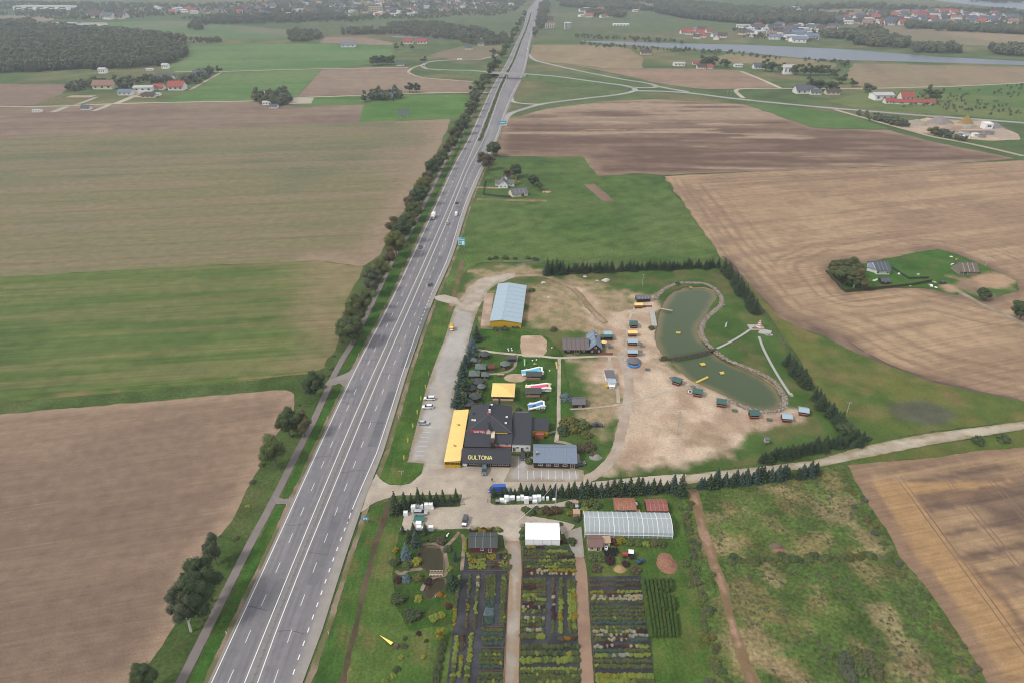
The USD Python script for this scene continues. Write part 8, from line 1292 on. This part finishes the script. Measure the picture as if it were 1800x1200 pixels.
wood('tree_belt', [[(342,36),(480,28),(600,26),(610,36),(500,40),(345,44)], [(330,44),(350,42),(356,54),(334,54)]], 12.0, 11, 'dark wood edge in front of the far left town', (.5, .2, .1, .1, .1), 24); wood('tree_belt', [[(505,60),(520,54),(560,58),(570,68),(535,76),(510,74)], [(335,72),(390,70),(395,76),(340,78)], [(680,44),(760,40),(800,48),(850,54),(860,62),(760,58),(690,54)], [(600,54),(690,52),(830,62),(880,64),(880,72),(830,74),(700,62),(600,62)], [(800,68),(890,62),(895,76),(850,82),(815,76)]], 11.0, 9, 'loose bushes and trees along the far river left of the highway', (.3, .3, .2, .15, .05), 25)
wood('wood', [[(1150,12),(1200,8),(1300,18),(1400,26),(1458,34),(1462,44),(1380,43),(1300,42),(1210,34),(1155,24)]], 9.0, 16, 'dark wood beyond the estate at the upper right', (.55, .15, .05, .05, .2), 26); wood('town_trees', [[(1440,26),(1560,18),(1720,18),(1810,24),(1900,34),(1900,66),(1800,60),(1700,54),(1580,46),(1470,48)], [(1280,46),(1440,44),(1500,56),(1430,78),(1300,66)]], 20.0, 7, 'trees among the houses at the upper right', (.45, .2, .15, .1, .1), 27)
wood('tree_belt', [[(1590,44),(1700,48),(1820,56),(1820,62),(1700,57),(1590,52)], [(1480,58),(1540,52),(1560,64),(1530,76),(1485,72)], [(1550,66),(1600,74),(1596,86),(1500,82),(1500,76)], [(1600,84),(1680,86),(1690,95),(1610,94)], [(1740,88),(1900,86),(1900,104),(1750,98)], [(1445,60),(1490,58),(1492,70),(1450,68)]], 9.0, 12, 'clumps of dark trees along the far side of the river', (.5, .2, .1, .1, .1), 28); wood('tree_belt', [[(1020,74),(1060,80),(1200,87),(1300,94),(1460,108),(1520,113),(1515,118),(1440,112),(1290,99),(1200,93),(1060,86),(1020,80)], [(1010,62),(1100,66),(1200,74),(1200,77),(1090,72),(1010,68)], [(1090,84),(1110,86),(1100,88)]], 15.0, 5.0, 'bushes along both river banks', (.25, .35, .2, .2, 0), 29)
wood('tree_belt', [[(985,6),(1110,10),(1150,20),(1060,18),(985,12)], [(1030,22),(1100,24),(1098,32),(1035,30)], [(950,8),(965,8),(960,40),(945,60),(938,70),(945,40)]], 12.0, 13, 'trees around the apartment blocks', (.5, .2, .15, .1, .05), 30)
wood('tree_belt', [[(1250,24),(1360,20),(1500,10),(1620,14),(1800,24),(1800,30),(1600,20),(1500,16),(1360,26)], [(600,-6),(940,-8),(940,-3),(600,-2)], [(960,-4),(1200,2),(1150,8),(980,4)], [(1690,2),(1790,-2),(1800,6),(1740,5)]], 24.0, 15, 'thin lines of trees on the far plain', (.5, .2, .15, .1, .05), 31)
wood('shrub_belt', [[(1500,201),(1545,206),(1600,222),(1590,226),(1530,213)], [(1632,237),(1648,232),(1700,246),(1690,250)]], 5.0, 5, 'dark shrubs along the dirt road by the quarry', (.4, .3, .2, .1, 0), 32); wood('orchard', [(1525,165),(1650,159),(1800,150),(1900,146),(1900,216),(1800,208),(1680,198),(1560,186)], 13.0, 3.0, 'rows of low fruit bushes behind the red-roofed farm', (.2, .5, .2, .1, 0), 33)
wood('hamlet_trees', [[(160,143),(240,142),(250,150),(160,152)], [(120,150),(160,148),(170,158),(120,162)], [(245,142),(300,138),(310,146),(250,150)], [(320,138),(372,120),(386,122),(350,150),(320,156)], [(205,148),(235,150),(232,158),(205,158)], [(445,164),(470,160),(505,164),(512,182),(480,190),(448,184)], [(635,168),(660,164),(700,160),(712,164),(700,178),(640,180)]], 8.5, 7, 'garden trees and hedges between the houses of the left hamlets', (.4, .25, .2, .1, .05), 34)
FARM = [(1634,172,15,'far_oak','dark round tree behind the long red barn'),(1645,179,13,'far_oak','second dark round tree at the right of the red barn'),(1525,163,14,'far_lime','slim tree left of the white modern house'),(1424,158,17,'far_oak','leftmost dark tree of the group by the slate farm'),(1440,160,15,'far_maple','dark tree in the middle of the group by the slate farm'),(1456,161,16,'far_lime','lighter tree in the group by the slate farm'),(1470,161,13,'far_maple','rightmost tree of the group by the slate farm'),(1236,119,19,'far_oak','tall dark tree over the dark-roofed house by the brown field'),(1252,118,18,'far_maple','second tall dark tree by the brown field houses'),(1273,119,16,'far_lime','slim tall tree right of the brown field houses'),(1345,126,18,'far_oak','tall dark tree first in the line right of the white track'),(1356,127,16,'far_maple','dark tree second in the line right of the white track'),(1372,129,15,'far_oak','dark tree before the pale house in the tree line'),(1398,132,16,'far_maple','dark tree right of the pale house in the tree line'),(1412,133,16,'far_oak','dark tree fifth in the line by the pale house'),(1424,133,17,'far_oak','dark tree sixth in the line by the pale house'),(1438,133,16,'far_maple','dark tree seventh in the line by the pale house'),(1448,133,14,'far_oak','dark tree eighth in the line by the pale house'),(1457,132,13,'far_oak','last dark tree in the line by the pale house'),(1468,138,14,'far_maple','dark tree above the group by the slate farm'),(1480,148,14,'far_oak','dark tree at the field end right of the slate farm'),(1498,153,11,'far_oak','dark bushy tree below the field end'),(1486,118,12,'far_lime','tree on the river bank meadow'),
        (656,116,15,'far_oak','first dark tree of the row left of the small grey house'),(664,115,15,'far_maple','second dark tree of the row left of the small grey house'),(672,115,16,'far_oak','third dark tree of the row left of the small grey house'),(680,115,14,'far_oak','fourth dark tree of the row left of the small grey house'),(689,115,16,'far_maple','fifth dark tree of the row left of the small grey house'),(746,111,11,'far_oak','dark tree at the loop ramp'),(720,163,13,'far_oak','dark tree left at the farm corner'),(732,163,12,'far_maple','dark tree right at the farm corner'),(697,88,12,'far_oak','slim dark tree below the two red-roofed houses'),(707,83,9,'far_oak','small dark tree below the red-roofed pair'),(724,88,10,'far_oak','lone tree below the right red-roofed house'),(867,98,12,'far_maple','tree beside the far left carriageway'),(1640,236,9,'far_lime','round tree at the dirt road before the quarry'),(385,128,10,'far_oak','tree at the corner of the white field track'),(640,180,9,'far_oak','dark tree at the left corner of the green-roofed farm')]
for px, py, h, k, lb in FARM: tree(TREES[k], px, py, h, None, lb, 'tree', wide=1.3)
for i, (px, py) in enumerate(((1715, 241), (1728, 243), (1700, 243), (1690, 240), (1742, 238))): kiosk('container', f'{ORD[i]} pale container in the front row of the quarry yard', 'container', px - 5, px + 5, py, 4, 3.2, [white, grey_roof, pale_blue, concrete, grey_roof][i], [white, steel, white, concrete, steel][i], .1, 'containers of the quarry')
kiosk('hall', 'white tunnel hall in the quarry yard', 'hall', 1731, 1744, 228, 9, 6, white, white, .4); kiosk('hall', 'long low grey-roofed shed at the front of the quarry', 'shed', 1690, 1738, 236, 6, 3.5, pink, concrete, .3)
# ------------------------------------------------------------------ the air
hz = usdkit.material(stage, '/World/Looks/haze', {'v': ('principled_volume', {'color': (.80, .87, .97), 'density': 0.00011, 'anisotropy': 0.2})}, [], volume='v.volume')
obj('haze', MB().box((0, 2000, 98.5), (26000, 28000, 203)).mesh(), hz, None, kind='stuff', label='faint blue-grey haze over the far plain')
